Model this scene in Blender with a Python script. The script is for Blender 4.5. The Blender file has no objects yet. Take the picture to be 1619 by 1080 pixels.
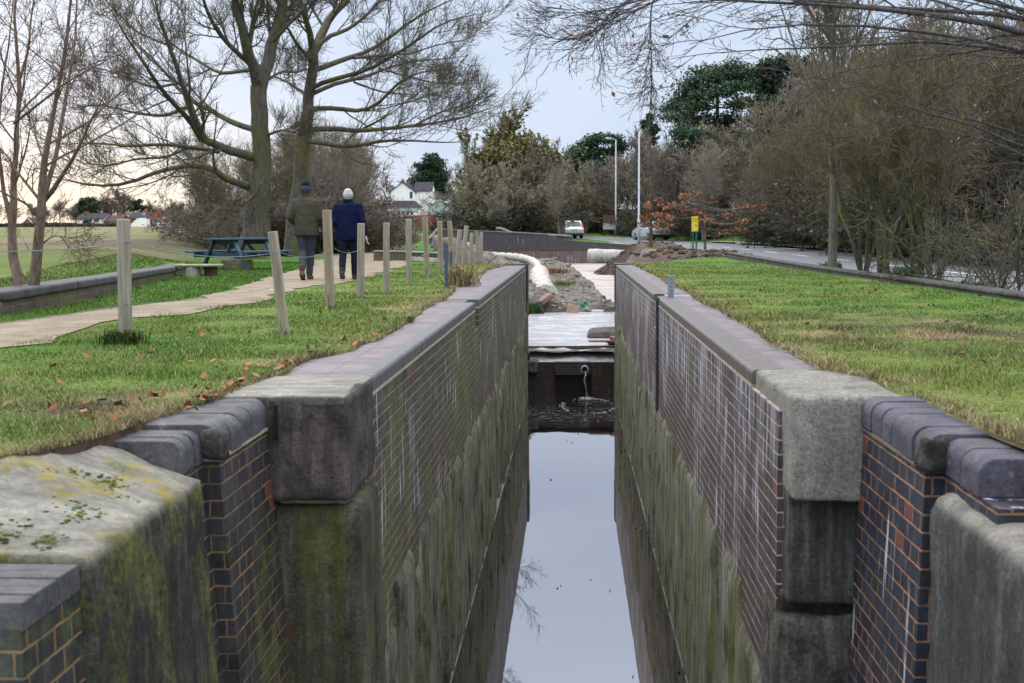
import bpy, math, random
import numpy as np
from mathutils import Vector, Matrix
random.seed(7)
PI = math.pi
scene = bpy.context.scene
COL = scene.collection
def RNG(s): return np.random.default_rng(s)

# ------------------------------------------------------------------ camera geometry (also used to measure the place)
F = 1850.; PX, PY = 809.5, 540.; CZ = .81
_v = np.array([(905.-PX)/F, -(366.-PY)/F, -1.])
_Y = _v/np.linalg.norm(_v)
_Z = np.cross(np.array([1., .007, 0.]), _v); _Z /= np.linalg.norm(_Z)
if _Z[1] < 0: _Z = -_Z
RM = np.array([np.cross(_Y, _Z), _Y, _Z])
CAM = np.array([0, 0, CZ])
def at(px, py, d):                      # photo pixel -> point at distance d along the lock
    r = RM@np.array([(px-PX)/F, -(py-PY)/F, -1.]); return CAM+r*(d/r[1])
def on(px, py, z=0.):                   # photo pixel -> point at height z
    r = RM@np.array([(px-PX)/F, -(py-PY)/F, -1.]); return CAM+r*((z-CZ)/r[2])

# ------------------------------------------------------------------ tagging
def tag(o, label=None, cat=None, group=None, kind=None):
    if label: o['label'] = label
    if cat: o['category'] = cat
    if group: o['group'] = group
    if kind: o['kind'] = kind
    return o
def empty(name, loc, label, cat, group=None, rz=0):
    o = bpy.data.objects.new(name, None); COL.objects.link(o)
    o.location = loc; o.rotation_euler = (0, 0, rz); o.empty_display_size = .1
    return tag(o, label, cat, group)
def link(name, me, mat, parent=None, smooth=False):
    o = bpy.data.objects.new(name, me); COL.objects.link(o)
    if mat is not None:
        for m in (mat if isinstance(mat, (list, tuple)) else [mat]): me.materials.append(m)
    if parent is not None: o.parent = parent
    if smooth: me.polygons.foreach_set('use_smooth', np.ones(len(me.polygons), bool))
    return o
def dup(root, loc, rz=None, label=None, scale=None):
    c = root.copy(); COL.objects.link(c); c.location = loc
    if rz is not None: c.rotation_euler = (0, 0, rz)
    if scale is not None: c.scale = scale if isinstance(scale, tuple) else (scale,)*3
    if label: c['label'] = label
    for ch in list(root.children):
        d = ch.copy(); COL.objects.link(d); d.parent = c
        for g in list(ch.children):
            e = g.copy(); COL.objects.link(e); e.parent = d
    return c
def bevel(o, w=.01, seg=2, ang=40):
    m = o.modifiers.new('bevel', 'BEVEL'); m.width = w; m.segments = seg
    m.limit_method = 'ANGLE'; m.angle_limit = math.radians(ang); return o

# ------------------------------------------------------------------ mesh builders
def mesh_np(name, V, Fq, col=None):
    V = np.asarray(V, np.float32); Fq = np.asarray(Fq, np.int32); k = Fq.shape[1]
    me = bpy.data.meshes.new(name)
    me.vertices.add(len(V)); me.vertices.foreach_set('co', V.ravel())
    me.loops.add(Fq.size); me.loops.foreach_set('vertex_index', Fq.ravel())
    me.polygons.add(len(Fq)); me.polygons.foreach_set('loop_start', np.arange(0, Fq.size, k, dtype=np.int32))
    me.polygons.foreach_set('loop_total', np.full(len(Fq), k, np.int32))
    if col is not None:
        a = me.attributes.new('Col', 'FLOAT_COLOR', 'POINT')
        c = np.ones((len(V), 4), np.float32); c[:, :3] = col; a.data.foreach_set('color', c.ravel())
    me.update(calc_edges=True); return me
class MB:
    def __init__(s): s.v = []; s.f = []
    def add(s, vs, fs):
        b = len(s.v); s.v += [tuple(map(float, p)) for p in vs]; s.f += [tuple(b+i for i in f) for f in fs]; return s
    def hexa(s, p):                     # 4 bottom, 4 top (ccw)
        return s.add(p, [(3, 2, 1, 0), (4, 5, 6, 7), (0, 1, 5, 4), (1, 2, 6, 5), (2, 3, 7, 6), (3, 0, 4, 7)])
    def box(s, x0, x1, y0, y1, z0, z1):
        return s.hexa([(x0, y0, z0), (x1, y0, z0), (x1, y1, z0), (x0, y1, z0), (x0, y0, z1), (x1, y0, z1), (x1, y1, z1), (x0, y1, z1)])
    def beam(s, a, b, w, h, up=(0, 0, 1)):
        a = Vector(a); b = Vector(b); t = (b-a).normalized(); u = t.cross(Vector(up)).normalized(); n = u.cross(t)
        q = [(-1, -1), (1, -1), (1, 1), (-1, 1)]
        P = [c+u*(i*w/2)+n*(j*h/2) for c in (a, b) for i, j in q]
        return s.add(P, [(3, 2, 1, 0), (4, 5, 6, 7), (0, 1, 5, 4), (1, 2, 6, 5), (2, 3, 7, 6), (3, 0, 4, 7)])
    def prism(s, poly, axis, a, b):     # polygon in the two other axes, extruded a..b
        n = len(poly)
        def P(u, w, t):
            return {'x': (t, u, w), 'y': (u, t, w), 'z': (u, w, t)}[axis]
        return s.add([P(u, w, a) for u, w in poly]+[P(u, w, b) for u, w in poly],
                     [tuple(range(n))[::-1], tuple(range(n, 2*n))]+[(i, (i+1) % n, n+(i+1) % n, n+i) for i in range(n)])
    def tube(s, pts, rad, sides=8, sx=1., cap=True):
        pts = [Vector(p) for p in pts]; n = len(pts)
        if not hasattr(rad, '__len__'): rad = [rad]*n
        b = len(s.v); ref = None
        for i, p in enumerate(pts):
            t = (pts[min(i+1, n-1)]-pts[max(i-1, 0)]).normalized()
            if ref is None: ref = Vector((1, 0, 0)) if abs(t.x) < .8 else Vector((0, 1, 0))
            u = (ref-t*ref.dot(t)).normalized(); w = t.cross(u); ref = u
            for k in range(sides):
                a = 2*PI*k/sides; s.v.append(tuple(p+u*(math.cos(a)*rad[i]*sx)+w*(math.sin(a)*rad[i])))
        for i in range(n-1):
            for k in range(sides):
                s.f.append((b+i*sides+k, b+i*sides+(k+1) % sides, b+(i+1)*sides+(k+1) % sides, b+(i+1)*sides+k))
        if cap:
            s.f.append(tuple(b+k for k in range(sides))[::-1]); s.f.append(tuple(b+(n-1)*sides+k for k in range(sides)))
        return s
    def rings(s, R, sides=16):          # closed loft: list of (centre, rx, ry) horizontal ellipses
        b = len(s.v)
        for (cx, cy, cz), rx, ry in R:
            for k in range(sides):
                a = 2*PI*k/sides; s.v.append((cx+rx*math.cos(a), cy+ry*math.sin(a), cz))
        n = len(R)
        for i in range(n-1):
            for k in range(sides):
                s.f.append((b+i*sides+k, b+i*sides+(k+1) % sides, b+(i+1)*sides+(k+1) % sides, b+(i+1)*sides+k))
        s.f.append(tuple(b+k for k in range(sides))[::-1]); s.f.append(tuple(b+(n-1)*sides+k for k in range(sides)))
        return s
    def ball(s, c, rx, ry=None, rz=None, nu=12, nv=8):
        ry = ry or rx; rz = rz or rx; R = []
        for i in range(nv+1):
            t = -PI/2+PI*(i+.08*(i == 0)-.08*(i == nv))/nv
            R.append(((c[0], c[1], c[2]+rz*math.sin(t)), rx*math.cos(t), ry*math.cos(t)))
        return s.rings(R, nu)
    def xform(s, M, start=0):
        for i in range(start, len(s.v)): s.v[i] = tuple(M@Vector(s.v[i]))
        return s
    def build(s, name, mat, parent=None, smooth=False):
        me = bpy.data.meshes.new(name); me.from_pydata(s.v, [], s.f); me.update()
        return link(name, me, mat, parent, smooth)
def grid_mesh(name, X, Y, Z, col=None, mask=None):   # 2-D arrays
    r, c = X.shape
    V = np.stack([X, Y, Z], -1).reshape(-1, 3)
    i = (np.arange(r-1)[:, None]*c+np.arange(c-1)[None]).ravel()
    Fq = np.stack([i, i+1, i+c+1, i+c], 1)
    if mask is not None: Fq = Fq[mask.ravel()]
    return mesh_np(name, V, Fq, col)

# value noise
def _h(ix, iy, seed):
    n = (ix.astype(np.int64)*374761393+iy.astype(np.int64)*668265263+seed*1442695041) & 0xffffffff
    n = ((n ^ (n >> 13))*1274126177) & 0xffffffff
    return ((n ^ (n >> 16)) & 0xffff)/65535.
def vn(x, y, s=1., seed=0):
    x = np.asarray(x, float)/s; y = np.asarray(y, float)/s
    ix = np.floor(x); iy = np.floor(y); fx = x-ix; fy = y-iy
    fx = fx*fx*(3-2*fx); fy = fy*fy*(3-2*fy)
    a = _h(ix, iy, seed); b = _h(ix+1, iy, seed); c = _h(ix, iy+1, seed); d = _h(ix+1, iy+1, seed)
    return (a*(1-fx)+b*fx)*(1-fy)+(c*(1-fx)+d*fx)*fy
def fbm(x, y, s=1., seed=0, o=3):
    r = 0; a = .5; t = 0
    for i in range(o):
        r = r+a*vn(x, y, s, seed+i*17); t += a; a *= .5; s *= .5
    return r/t
def sst(t): t = np.clip(t, 0, 1); return t*t*(3-2*t)

# vectorised tubes and branching
def tubes_np(P, R, sides=3):
    N, n, _ = P.shape
    T = np.gradient(P, axis=1); T /= np.linalg.norm(T, axis=2, keepdims=True)+1e-9
    m = T.mean(1); ref = np.where(np.abs(m[:, 2:3]) > .8, np.array([[1., 0, 0]]), np.array([[0, 0, 1.]]))[:, None, :]
    U = np.cross(T, ref); U /= np.linalg.norm(U, axis=2, keepdims=True)+1e-9
    Wv = np.cross(T, U)
    a = np.arange(sides)*2*PI/sides
    V = P[:, :, None]+R[:, :, None, None]*(np.cos(a)[:, None]*U[:, :, None]+np.sin(a)[:, None]*Wv[:, :, None])
    idx = np.arange(N*n*sides).reshape(N, n, sides)
    A = idx[:, :-1]; B = idx[:, 1:]
    Fq = np.stack([A, np.roll(A, -1, 2), np.roll(B, -1, 2), B], -1).reshape(-1, 4)
    return V.reshape(-1, 3), Fq
class Bunch:
    def __init__(s): s.V = []; s.F = []; s.n = 0
    def add(s, V, Fq): s.V.append(V); s.F.append(Fq+s.n); s.n += len(V)
    def tubes(s, P, R, sides=3): s.add(*tubes_np(P, R, sides))
    def mesh(s, name): return mesh_np(name, np.concatenate(s.V), np.concatenate(s.F))
def resample(pts, n):
    pts = np.asarray(pts, float); d = np.r_[0, np.cumsum(np.linalg.norm(np.diff(pts, axis=0), axis=1))]
    # smooth through a cubic-ish pass
    t = np.linspace(0, d[-1], n*4); q = np.stack([np.interp(t, d, pts[:, i]) for i in range(pts.shape[1])], 1)
    for _ in range(n): q[1:-1] = (q[:-2]+2*q[1:-1]+q[2:])/4
    t2 = np.linspace(0, len(q)-1, n); return np.stack([np.interp(t2, np.arange(len(q)), q[:, i]) for i in range(pts.shape[1])], 1)
def grow(P, R, rng, k, t0, t1, ang, L, n=5, wander=.15, trop=(0, 0, .08), rr=.55, tip=.35, lvar=.35, taper=.5, flat=0.):
    """k children on every parent of P (N,m,3)"""
    N, m, _ = P.shape
    t = (t0+(t1-t0)*(np.arange(k)[None]+rng.random((N, k)))/k)
    f = t*(m-1); i = np.minimum(f.astype(int), m-2); fr = (f-i)[..., None]
    I = np.arange(N)[:, None]
    A = P[I, i]*(1-fr)+P[I, i+1]*fr
    rA = R[I, i]*(1-fr[..., 0])+R[I, i+1]*fr[..., 0]
    T = P[I, i+1]-P[I, i]; T /= np.linalg.norm(T, axis=2, keepdims=True)+1e-9
    rv = rng.normal(size=(N, k, 3)); rv[..., 2] *= 1-flat
    side = rv-T*(rv*T).sum(-1, keepdims=True); side /= np.linalg.norm(side, axis=2, keepdims=True)+1e-9
    a = np.radians(ang[0]+ang[1]*rng.normal(size=(N, k, 1)))
    D = T*np.cos(a)+side*np.sin(a)
    Ln = L*(1-taper*t)*(1+lvar*rng.normal(size=(N, k))).clip(.3, 2)
    if not np.isscalar(L): pass
    A = A.reshape(-1, 3); D = D.reshape(-1, 3); Ln = Ln.reshape(-1); r0 = (rA*rr).reshape(-1)
    Q = np.zeros((len(A), n, 3)); Q[:, 0] = A; st = (Ln/(n-1))[:, None]; tr = np.array(trop)
    for j in range(1, n):
        D = D+wander*rng.normal(size=D.shape)+tr; D /= np.linalg.norm(D, axis=1, keepdims=True)
        Q[:, j] = Q[:, j-1]+D*st
    rad = r0[:, None]*np.linspace(1, tip, n)[None]
    return Q, rad
def cards(c, size, rng, nrm=None, aspect=1.6, tri=False):
    M = len(c); a = rng.normal(size=(M, 3)); a /= np.linalg.norm(a, axis=1, keepdims=True)
    b = rng.normal(size=(M, 3)) if nrm is None else nrm
    b = np.cross(a, b); b /= np.linalg.norm(b, axis=1, keepdims=True)+1e-9
    s = (size*(.6+.8*rng.random(M)))[:, None]
    p = [c-a*s*aspect/2, c+b*s/2, c+a*s*aspect/2, c-b*s/2]
    V = np.stack(p, 1).reshape(-1, 3); return V, np.arange(4*M).reshape(M, 4)

# ------------------------------------------------------------------ node materials
class Mat:
    def __init__(s, name, rough=.8, spec=.3, world=None):
        s.m = bpy.data.materials.new(name); s.m.use_nodes = True; s.t = s.m.node_tree
        s.b = s.t.nodes['Principled BSDF']; s.b.inputs['Roughness'].default_value = rough
        s.b.inputs['Specular IOR Level'].default_value = spec
    def n(s, typ, **kw):
        o = s.t.nodes.new('ShaderNode'+typ)
        for k, v in kw.items(): setattr(o, k, v)
        return o
    def put(s, sock, v):
        if isinstance(v, bpy.types.NodeSocket): s.t.links.new(v, sock)
        elif isinstance(v, (tuple, list)): sock.default_value = tuple(v)+(1,) if len(v) == 3 and len(sock.default_value) == 4 else v
        else: sock.default_value = v
    def pos(s): return s.n('NewGeometry').outputs['Position']
    def obj(s): return s.n('TexCoord').outputs['Object']
    def rnd(s): return s.n('NewGeometry').outputs['Random Per Island']
    def col(s): return s.n('Attribute', attribute_name='Col').outputs['Color']
    def sep(s, v):
        o = s.n('SeparateXYZ'); s.put(o.inputs[0], v); return o.outputs
    def comb(s, x, y, z=0.):
        o = s.n('CombineXYZ'); s.put(o.inputs[0], x); s.put(o.inputs[1], y); s.put(o.inputs[2], z); return o.outputs[0]
    def ma(s, op, a, b=0., c=None, clamp=False):
        o = s.n('Math', operation=op, use_clamp=clamp); s.put(o.inputs[0], a); s.put(o.inputs[1], b)
        if c is not None: s.put(o.inputs[2], c)
        return o.outputs[0]
    def sc(s, v, k):
        o = s.n('VectorMath', operation='MULTIPLY'); s.put(o.inputs[0], v); s.put(o.inputs[1], k); return o.outputs[0]
    def noise(s, v, scale, detail=4, rough=.6, dist=0.):
        o = s.n('TexNoise'); s.put(o.inputs['Vector'], v); s.put(o.inputs['Scale'], scale); s.put(o.inputs['Detail'], detail)
        s.put(o.inputs['Roughness'], rough); s.put(o.inputs['Distortion'], dist); return o.outputs['Fac']
    def vor(s, v, scale):
        o = s.n('TexVoronoi'); s.put(o.inputs['Vector'], v); s.put(o.inputs['Scale'], scale); return o.outputs
    def ramp(s, f, a, b):               # smooth 0..1 between a and b
        o = s.n('MapRange', interpolation_type='SMOOTHSTEP'); s.put(o.inputs[0], f); s.put(o.inputs[1], a); s.put(o.inputs[2], b); return o.outputs[0]
    def cr(s, f, stops):
        o = s.n('ValToRGB'); e = o.color_ramp.elements
        while len(e) < len(stops): e.new(.5)
        for i, (p, c) in enumerate(stops): e[i].position = p; e[i].color = tuple(c)+(1,)
        s.put(o.inputs[0], f); return o.outputs[0]
    def mix(s, f, a, b, mode='MIX'):
        o = s.n('MixRGB', blend_type=mode); s.put(o.inputs[0], f); s.put(o.inputs[1], a); s.put(o.inputs[2], b); return o.outputs[0]
    def white(s, v):
        o = s.n('TexWhiteNoise', noise_dimensions='3D'); s.put(o.inputs[0], v); return o.outputs['Value']
    def bump(s, h, strength=.5, dist=.01):
        o = s.n('Bump'); s.put(o.inputs['Height'], h); o.inputs['Strength'].default_value = strength; o.inputs['Distance'].default_value = dist
        s.t.links.new(o.outputs[0], s.b.inputs['Normal']); return s
    def base(s, c): s.put(s.b.inputs['Base Color'], c); return s
    def rough(s, r): s.put(s.b.inputs['Roughness'], r); return s
    def bond(s, U, V, h=.075, L=.225, joint=.010):     # English bond: header and stretcher courses
        row = s.ma('FLOOR', s.ma('DIVIDE', V, h)); par = s.ma('ABSOLUTE', s.ma('MODULO', row, 2.))
        w = s.ma('MULTIPLY_ADD', par, L/2, L/2)
        u = s.ma('ADD', s.ma('DIVIDE', U, w), s.ma('MULTIPLY', s.ma('SUBTRACT', 1., par), .5))
        iu = s.ma('FLOOR', u); fu = s.ma('SUBTRACT', u, iu); fv = s.ma('FRACT', s.ma('DIVIDE', V, h))
        du = s.ma('MULTIPLY', s.ma('MINIMUM', fu, s.ma('SUBTRACT', 1., fu)), w)
        dv = s.ma('MULTIPLY', s.ma('MINIMUM', fv, s.ma('SUBTRACT', 1., fv)), h)
        return du, dv, s.white(s.comb(iu, row, 3.3))
def simple(name, c, rough=.7, var=.25, scale=8., spec=.3, bump=0., c2=None, stretch=(1, 1, 1), world=False, metal=0., rnd=0.):
    m = Mat(name, rough, spec); p = m.sc(m.pos() if world else m.obj(), stretch)
    f = m.noise(p, scale, 5, .65)
    d = c2 or tuple(x*(1-var) for x in c); e = tuple(min(1, x*(1+var)) for x in c)
    cc = m.cr(f, [(.3, d), (.5, c), (.7, e)])
    if rnd:
        q = m.ma('MULTIPLY_ADD', m.rnd(), 2*rnd, 1-rnd)
        cc = m.mix(1., cc, m.comb(q, q, q), 'MULTIPLY')
    m.base(cc); m.b.inputs['Metallic'].default_value = metal
    if bump: m.bump(m.noise(p, scale*3, 5, .7), bump, .01)
    return m.m

def wall_brick(name, bcols, mortar, moss=0., white=0., grime=.5, mcol=(.13, .15, .03), jit=.010, orange=0., bedbias=1.):
    m = Mat(name, .65, .35); P = m.pos(); x, y, z = m.sep(P)
    wob = m.noise(P, 14., 3, .6)
    U = m.ma('ADD', m.ma('ADD', x, y), m.ma('MULTIPLY', wob, .012)); V = m.ma('ADD', m.ma('ADD', z, 10.), m.ma('MULTIPLY', m.noise(P, 7.), .011))
    du, dv, r = m.bond(U, V)
    jw = m.ma('MULTIPLY_ADD', m.noise(P, 24., 4, .7), .0062, -.0002)
    mk = m.ma('MINIMUM', du, dv)
    mortm = m.ma('SUBTRACT', 1., m.ramp(m.ma('SUBTRACT', mk, jw), 0., .0035))
    bc = m.cr(r, [(i/(len(bcols)-1), c) for i, c in enumerate(bcols)])
    bc = m.mix(1., bc, m.cr(m.noise(m.sc(P, (6, 6, 2)), 2.5, 5), [(.3, (.5,)*3), (.7, (1.45,)*3)]), 'MULTIPLY'); bc = m.mix(m.ramp(r, .980, .985), bc, (.12, .042, .03)); bc = m.mix(1., bc, m.cr(m.noise(P, 55., 4, .7), [(.3, (.7,)*3), (.7, (1.3,)*3)]), 'MULTIPLY')
    mc = m.mix(m.ramp(m.noise(P, 1.6, 3), .42, .64), mortar, (mortar[0]*.55, mortar[1]*.68, mortar[2]*.55)); mc = m.mix(m.ramp(m.noise(P, 7., 4), .5, .66), mc, tuple(v*.4 for v in mortar))
    # bed joints read stronger than the perpends
    perp = m.ramp(m.ma('SUBTRACT', du, dv), -.002, .002)
    gap = m.ramp(m.noise(P, 3.1, 4, .7), .30, .52)
    c = m.mix(m.ma('MULTIPLY', m.ma('MULTIPLY', mortm, m.ma('MULTIPLY_ADD', gap, .75, .25)), m.ma('MULTIPLY_ADD', perp, .5*bedbias, 1-.5*bedbias)), bc, mc)
    st = m.noise(m.sc(P, (7, 7, .55)), 1.6, 5, .65)
    if moss:
        mf = m.ma('MULTIPLY', m.ramp(m.noise(m.sc(P, (1, 1, .8)), 1.1, 4, .6), .56-.1*moss, .74-.06*moss), m.ramp(m.noise(P, 14., 4), .35, .6))
        c = m.mix(m.ma('MULTIPLY', mf, .85), c, m.cr(m.noise(P, 40., 3), [(.35, tuple(v*.55 for v in mcol)), (.7, mcol)]))
        c = m.mix(m.ma('MULTIPLY', m.ramp(st, .56, .72), .5*moss), c, (.085, .085, .04))
    c = m.mix(m.ma('MULTIPLY', m.ramp(st, .5, .36), grime), c, (.018, .017, .015))
    if white:
        wf = m.ma('MULTIPLY', m.ramp(m.noise(m.sc(P, (15, 15, 1.0)), 1.0, 4, .6), .62-.05*white, .68-.05*white), m.ramp(m.noise(m.sc(P, (1, 1, 1.4)), .8, 3), .46, .58))
        c = m.mix(m.ma('MULTIPLY', wf, .85), c, (.46, .46, .50))
        if white > 1.2:
            lz = m.ma('MULTIPLY', m.ma('MULTIPLY', m.ramp(z, -1.0, -.12), m.ramp(m.noise(m.sc(P, (13, 13, 1.1)), 1., 5, .7), .44, .60)), m.ramp(m.noise(m.sc(P, (1, .6, .5)), 1.), .35, .6))
            c = m.mix(m.ma('MULTIPLY', lz, .75), c, (.38, .37, .385))
    m.base(c); m.rough(m.ma('MULTIPLY_ADD', m.noise(P, 12.), .4, .4))
    hgt = m.ma('ADD', m.ma('MULTIPLY', mortm, -1.), m.ma('MULTIPLY', m.noise(P, 60., 4), .5))
    m.bump(hgt, .7, .006); return m.m
def streaked(name, cols, moss=.5, scale=1., blotch=(.05, .045, .04), wh=0., rust=0.):
    """weathered cement and stone faces: vertical runs over blotches"""
    m = Mat(name, .85, .2); P = m.pos()
    a = m.noise(m.sc(P, (9, 9, .6)), 1.3*scale, 6, .7); b = m.noise(P, 2.2*scale, 6, .7); f = m.noise(P, 46., 7, .8)
    c = m.cr(m.ma('ADD', m.ma('MULTIPLY', a, .6), m.ma('MULTIPLY', b, .4)), [(.3, cols[0]), (.5, cols[1]), (.68, cols[2])])
    c = m.mix(1., c, m.cr(f, [(.3, (.35,)*3), (.5, (1,)*3), (.7, (1.6,)*3)]), 'MULTIPLY')
    c = m.mix(m.ma('MULTIPLY', m.ramp(b, .48, .36), .8), c, blotch)
    if moss:
        mm = m.ma('MULTIPLY', m.ramp(m.noise(m.sc(P, (6, 6, .7)), .9, 5, .65), .62-.14*moss, .74-.12*moss), m.ramp(f, .25, .55))
        c = m.mix(m.ma('MULTIPLY', mm, .85), c, m.cr(m.noise(P, 5., 4), [(.3, (.035, .05, .012)), (.55, (.12, .135, .03)), (.75, (.2, .19, .035))]))
    if wh:
        w = m.ramp(m.noise(m.sc(P, (12, 12, .8)), 1., 4, .6), .70-.1*wh, .78-.1*wh)
        c = m.mix(m.ma('MULTIPLY', w, .6), c, (.36, .37, .40))
    if rust:
        w = m.ramp(m.noise(m.sc(P, (4, 4, 1.5)), 1.3, 4, .6), .66, .74)
        c = m.mix(m.ma('MULTIPLY', w, rust), c, (.16, .055, .03))
    pit = m.ramp(m.vor(P, 60.)[0], .22, .05); c = m.mix(m.ma('MULTIPLY', m.ma('MULTIPLY', pit, m.ramp(b, .4, .6)), .7), c, tuple(v*.4 for v in blotch))
    m.base(c); m.bump(m.ma('ADD', m.ma('MULTIPLY', f, 1.3), m.ma('MULTIPLY', a, .8)), 1., .025); return m.m
# ------------------------------------------------------------------ camera, world, light
cd = bpy.data.cameras.new('camera'); co = bpy.data.objects.new('camera', cd); COL.objects.link(co)
co.matrix_world = Matrix([[RM[0, 0], RM[0, 1], RM[0, 2], 0], [RM[1, 0], RM[1, 1], RM[1, 2], 0], [RM[2, 0], RM[2, 1], RM[2, 2], CZ], [0, 0, 0, 1]])
cd.sensor_width = 36; cd.lens = F/1619*36; cd.clip_end = 6000; cd.clip_start = .05
cd.dof.use_dof = True; cd.dof.focus_distance = 13.; cd.dof.aperture_fstop = 5.0
scene.camera = co
scene.view_settings.view_transform = 'Standard'; scene.view_settings.look = 'None'
scene.view_settings.exposure = 0.; scene.view_settings.gamma = 1.
SUN_AZ = math.radians(-32); SUN_EL = math.radians(16)
w = bpy.data.worlds.new('World'); scene.world = w; w.use_nodes = True; wt = w.node_tree
bg = wt.nodes['Background']; bg.inputs['Strength'].default_value = .1
wm = Mat.__new__(Mat); wm.t = wt
sky = wm.n('TexSky', sky_type='NISHITA', sun_disc=False, sun_elevation=SUN_EL, sun_rotation=SUN_AZ, air_density=1., dust_density=2., ozone_density=1.)
dirv = wm.n('TexCoord').outputs['Generated']; dx, dy, dz = wm.sep(dirv)
el = wm.ma('MAXIMUM', dz, 0.)
cl = wm.noise(wm.comb(wm.ma('DIVIDE', dx, wm.ma('ADD', el, .25)), wm.ma('DIVIDE', dy, wm.ma('ADD', el, .25)), 0.), 1.1, 5, .55, .4)
tone = wm.cr(cl, [(.3, (5.0, 6.05, 8.2)), (.5, (6.1, 7.2, 9.1)), (.72, (7.2, 8.1, 9.5))])
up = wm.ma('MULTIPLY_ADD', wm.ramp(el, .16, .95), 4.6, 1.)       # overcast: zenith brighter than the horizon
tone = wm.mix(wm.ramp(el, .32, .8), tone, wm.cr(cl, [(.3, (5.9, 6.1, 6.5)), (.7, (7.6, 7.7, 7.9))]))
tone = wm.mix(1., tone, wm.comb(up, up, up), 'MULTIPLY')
sd = wm.ma('ADD', wm.ma('MULTIPLY', dx, math.sin(SUN_AZ)), wm.ma('MULTIPLY', dy, math.cos(SUN_AZ)))
glow = wm.ma('MULTIPLY', wm.ramp(sd, .90, 1.), wm.ramp(el, .13, .0))
tone = wm.mix(wm.ma('MULTIPLY', glow, .9), tone, (11.5, 9.9, 7.7))
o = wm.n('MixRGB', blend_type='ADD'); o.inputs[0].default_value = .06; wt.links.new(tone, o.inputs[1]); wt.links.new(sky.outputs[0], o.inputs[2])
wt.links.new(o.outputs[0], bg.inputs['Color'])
ld = bpy.data.lights.new('sun', 'SUN'); ld.energy = 1.3; ld.angle = math.radians(18); ld.color = (1., .93, .84)
lo = bpy.data.objects.new('sun', ld); COL.objects.link(lo)
sdir = Vector((math.sin(SUN_AZ)*math.cos(math.radians(32)), math.cos(SUN_AZ)*math.cos(math.radians(32)), math.sin(math.radians(32))))
lo.rotation_euler = sdir.to_track_quat('Z', 'Y').to_euler(); lo.location = (-20, 30, 30)

# ------------------------------------------------------------------ materials
M = {}
M['chamber_l'] = wall_brick('chamber brick mossy', [(.036, .030, .031), (.068, .054, .045), (.056, .038, .041), (.090, .068, .052)], (.27, .25, .13), moss=1.35, white=1.0, grime=.35)
M['chamber_r'] = wall_brick('chamber brick blue', [(.030, .025, .031), (.064, .046, .045), (.052, .032, .040), (.080, .054, .047)], (.36, .28, .22), moss=.12, white=1.6, grime=.35)
M['blue_l'] = wall_brick('blue brick mossy joints', [(.016, .017, .020), (.030, .030, .032), (.022, .022, .026), (.040, .036, .034)], (.22, .125, .055), moss=.6, white=.0, grime=.5, bedbias=.15)
M['blue_r'] = wall_brick('blue brick red joints', [(.013, .016, .028), (.026, .028, .038), (.018, .021, .033), (.032, .034, .044)], (.34, .155, .085), moss=0., white=.35, grime=.4, bedbias=.1)
M['breast'] = wall_brick('breast brick', [(.016, .013, .011), (.012, .012, .012), (.05, .02, .013), (.012, .013, .011)], (.035, .03, .022), moss=1.0, white=0., grime=1., mcol=(.012, .026, .010))
M['panel'] = wall_brick('sluice head brick', [(.018, .017, .022), (.035, .03, .034), (.05, .026, .02), (.026, .024, .03)], (.085, .08, .08), grime=.6)
M['red'] = wall_brick('red brick', [(.26, .065, .03), (.18, .05, .03), (.07, .05, .05), (.22, .06, .03)], (.16, .11, .08), grime=.5)
M['old'] = wall_brick('old garden brick', [(.10, .07, .05), (.07, .055, .045), (.12, .075, .05), (.06, .05, .04)], (.16, .14, .10), moss=1.1, grime=.6)
M['farbrick'] = wall_brick('far canal brick', [(.15, .11, .10), (.11, .09, .085), (.19, .10, .085), (.13, .11, .10)], (.17, .15, .13), moss=.15, white=.5, grime=.3)
M['farcope'] = wall_brick('far blue parapet', [(.055, .05, .055), (.075, .066, .07), (.05, .046, .052), (.08, .07, .07)], (.10, .09, .09), white=.25, grime=.3)
M['render_l'] = streaked('streaked render green', [(.020, .020, .016), (.15, .148, .11), (.36, .35, .27)], moss=.95, blotch=(.02, .02, .016))
M['render_r'] = streaked('streaked render olive', [(.035, .034, .025), (.15, .145, .105), (.34, .33, .265)], moss=1.0, blotch=(.026, .024, .018), wh=.9)
M['stone_dark'] = streaked('quoin stone dark', [(.038, .032, .029), (.095, .078, .07), (.20, .17, .145)], moss=.35, scale=1.6, blotch=(.035, .03, .028), rust=.15)
M['pier_green'] = streaked('quoin pier mossy', [(.026, .024, .018), (.085, .08, .055), (.20, .19, .145)], moss=.95, scale=1.2, blotch=(.028, .026, .02), rust=.8)
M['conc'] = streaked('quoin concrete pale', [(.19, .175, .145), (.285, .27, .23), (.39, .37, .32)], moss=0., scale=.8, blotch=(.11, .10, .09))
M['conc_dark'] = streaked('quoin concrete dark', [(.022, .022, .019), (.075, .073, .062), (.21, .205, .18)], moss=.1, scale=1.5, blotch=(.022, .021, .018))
M['stone_r'] = streaked('weathered grey block', [(.08, .078, .075), (.15, .148, .145), (.27, .27, .265)], moss=.0, scale=1.4, blotch=(.055, .054, .052), wh=.3)

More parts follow.
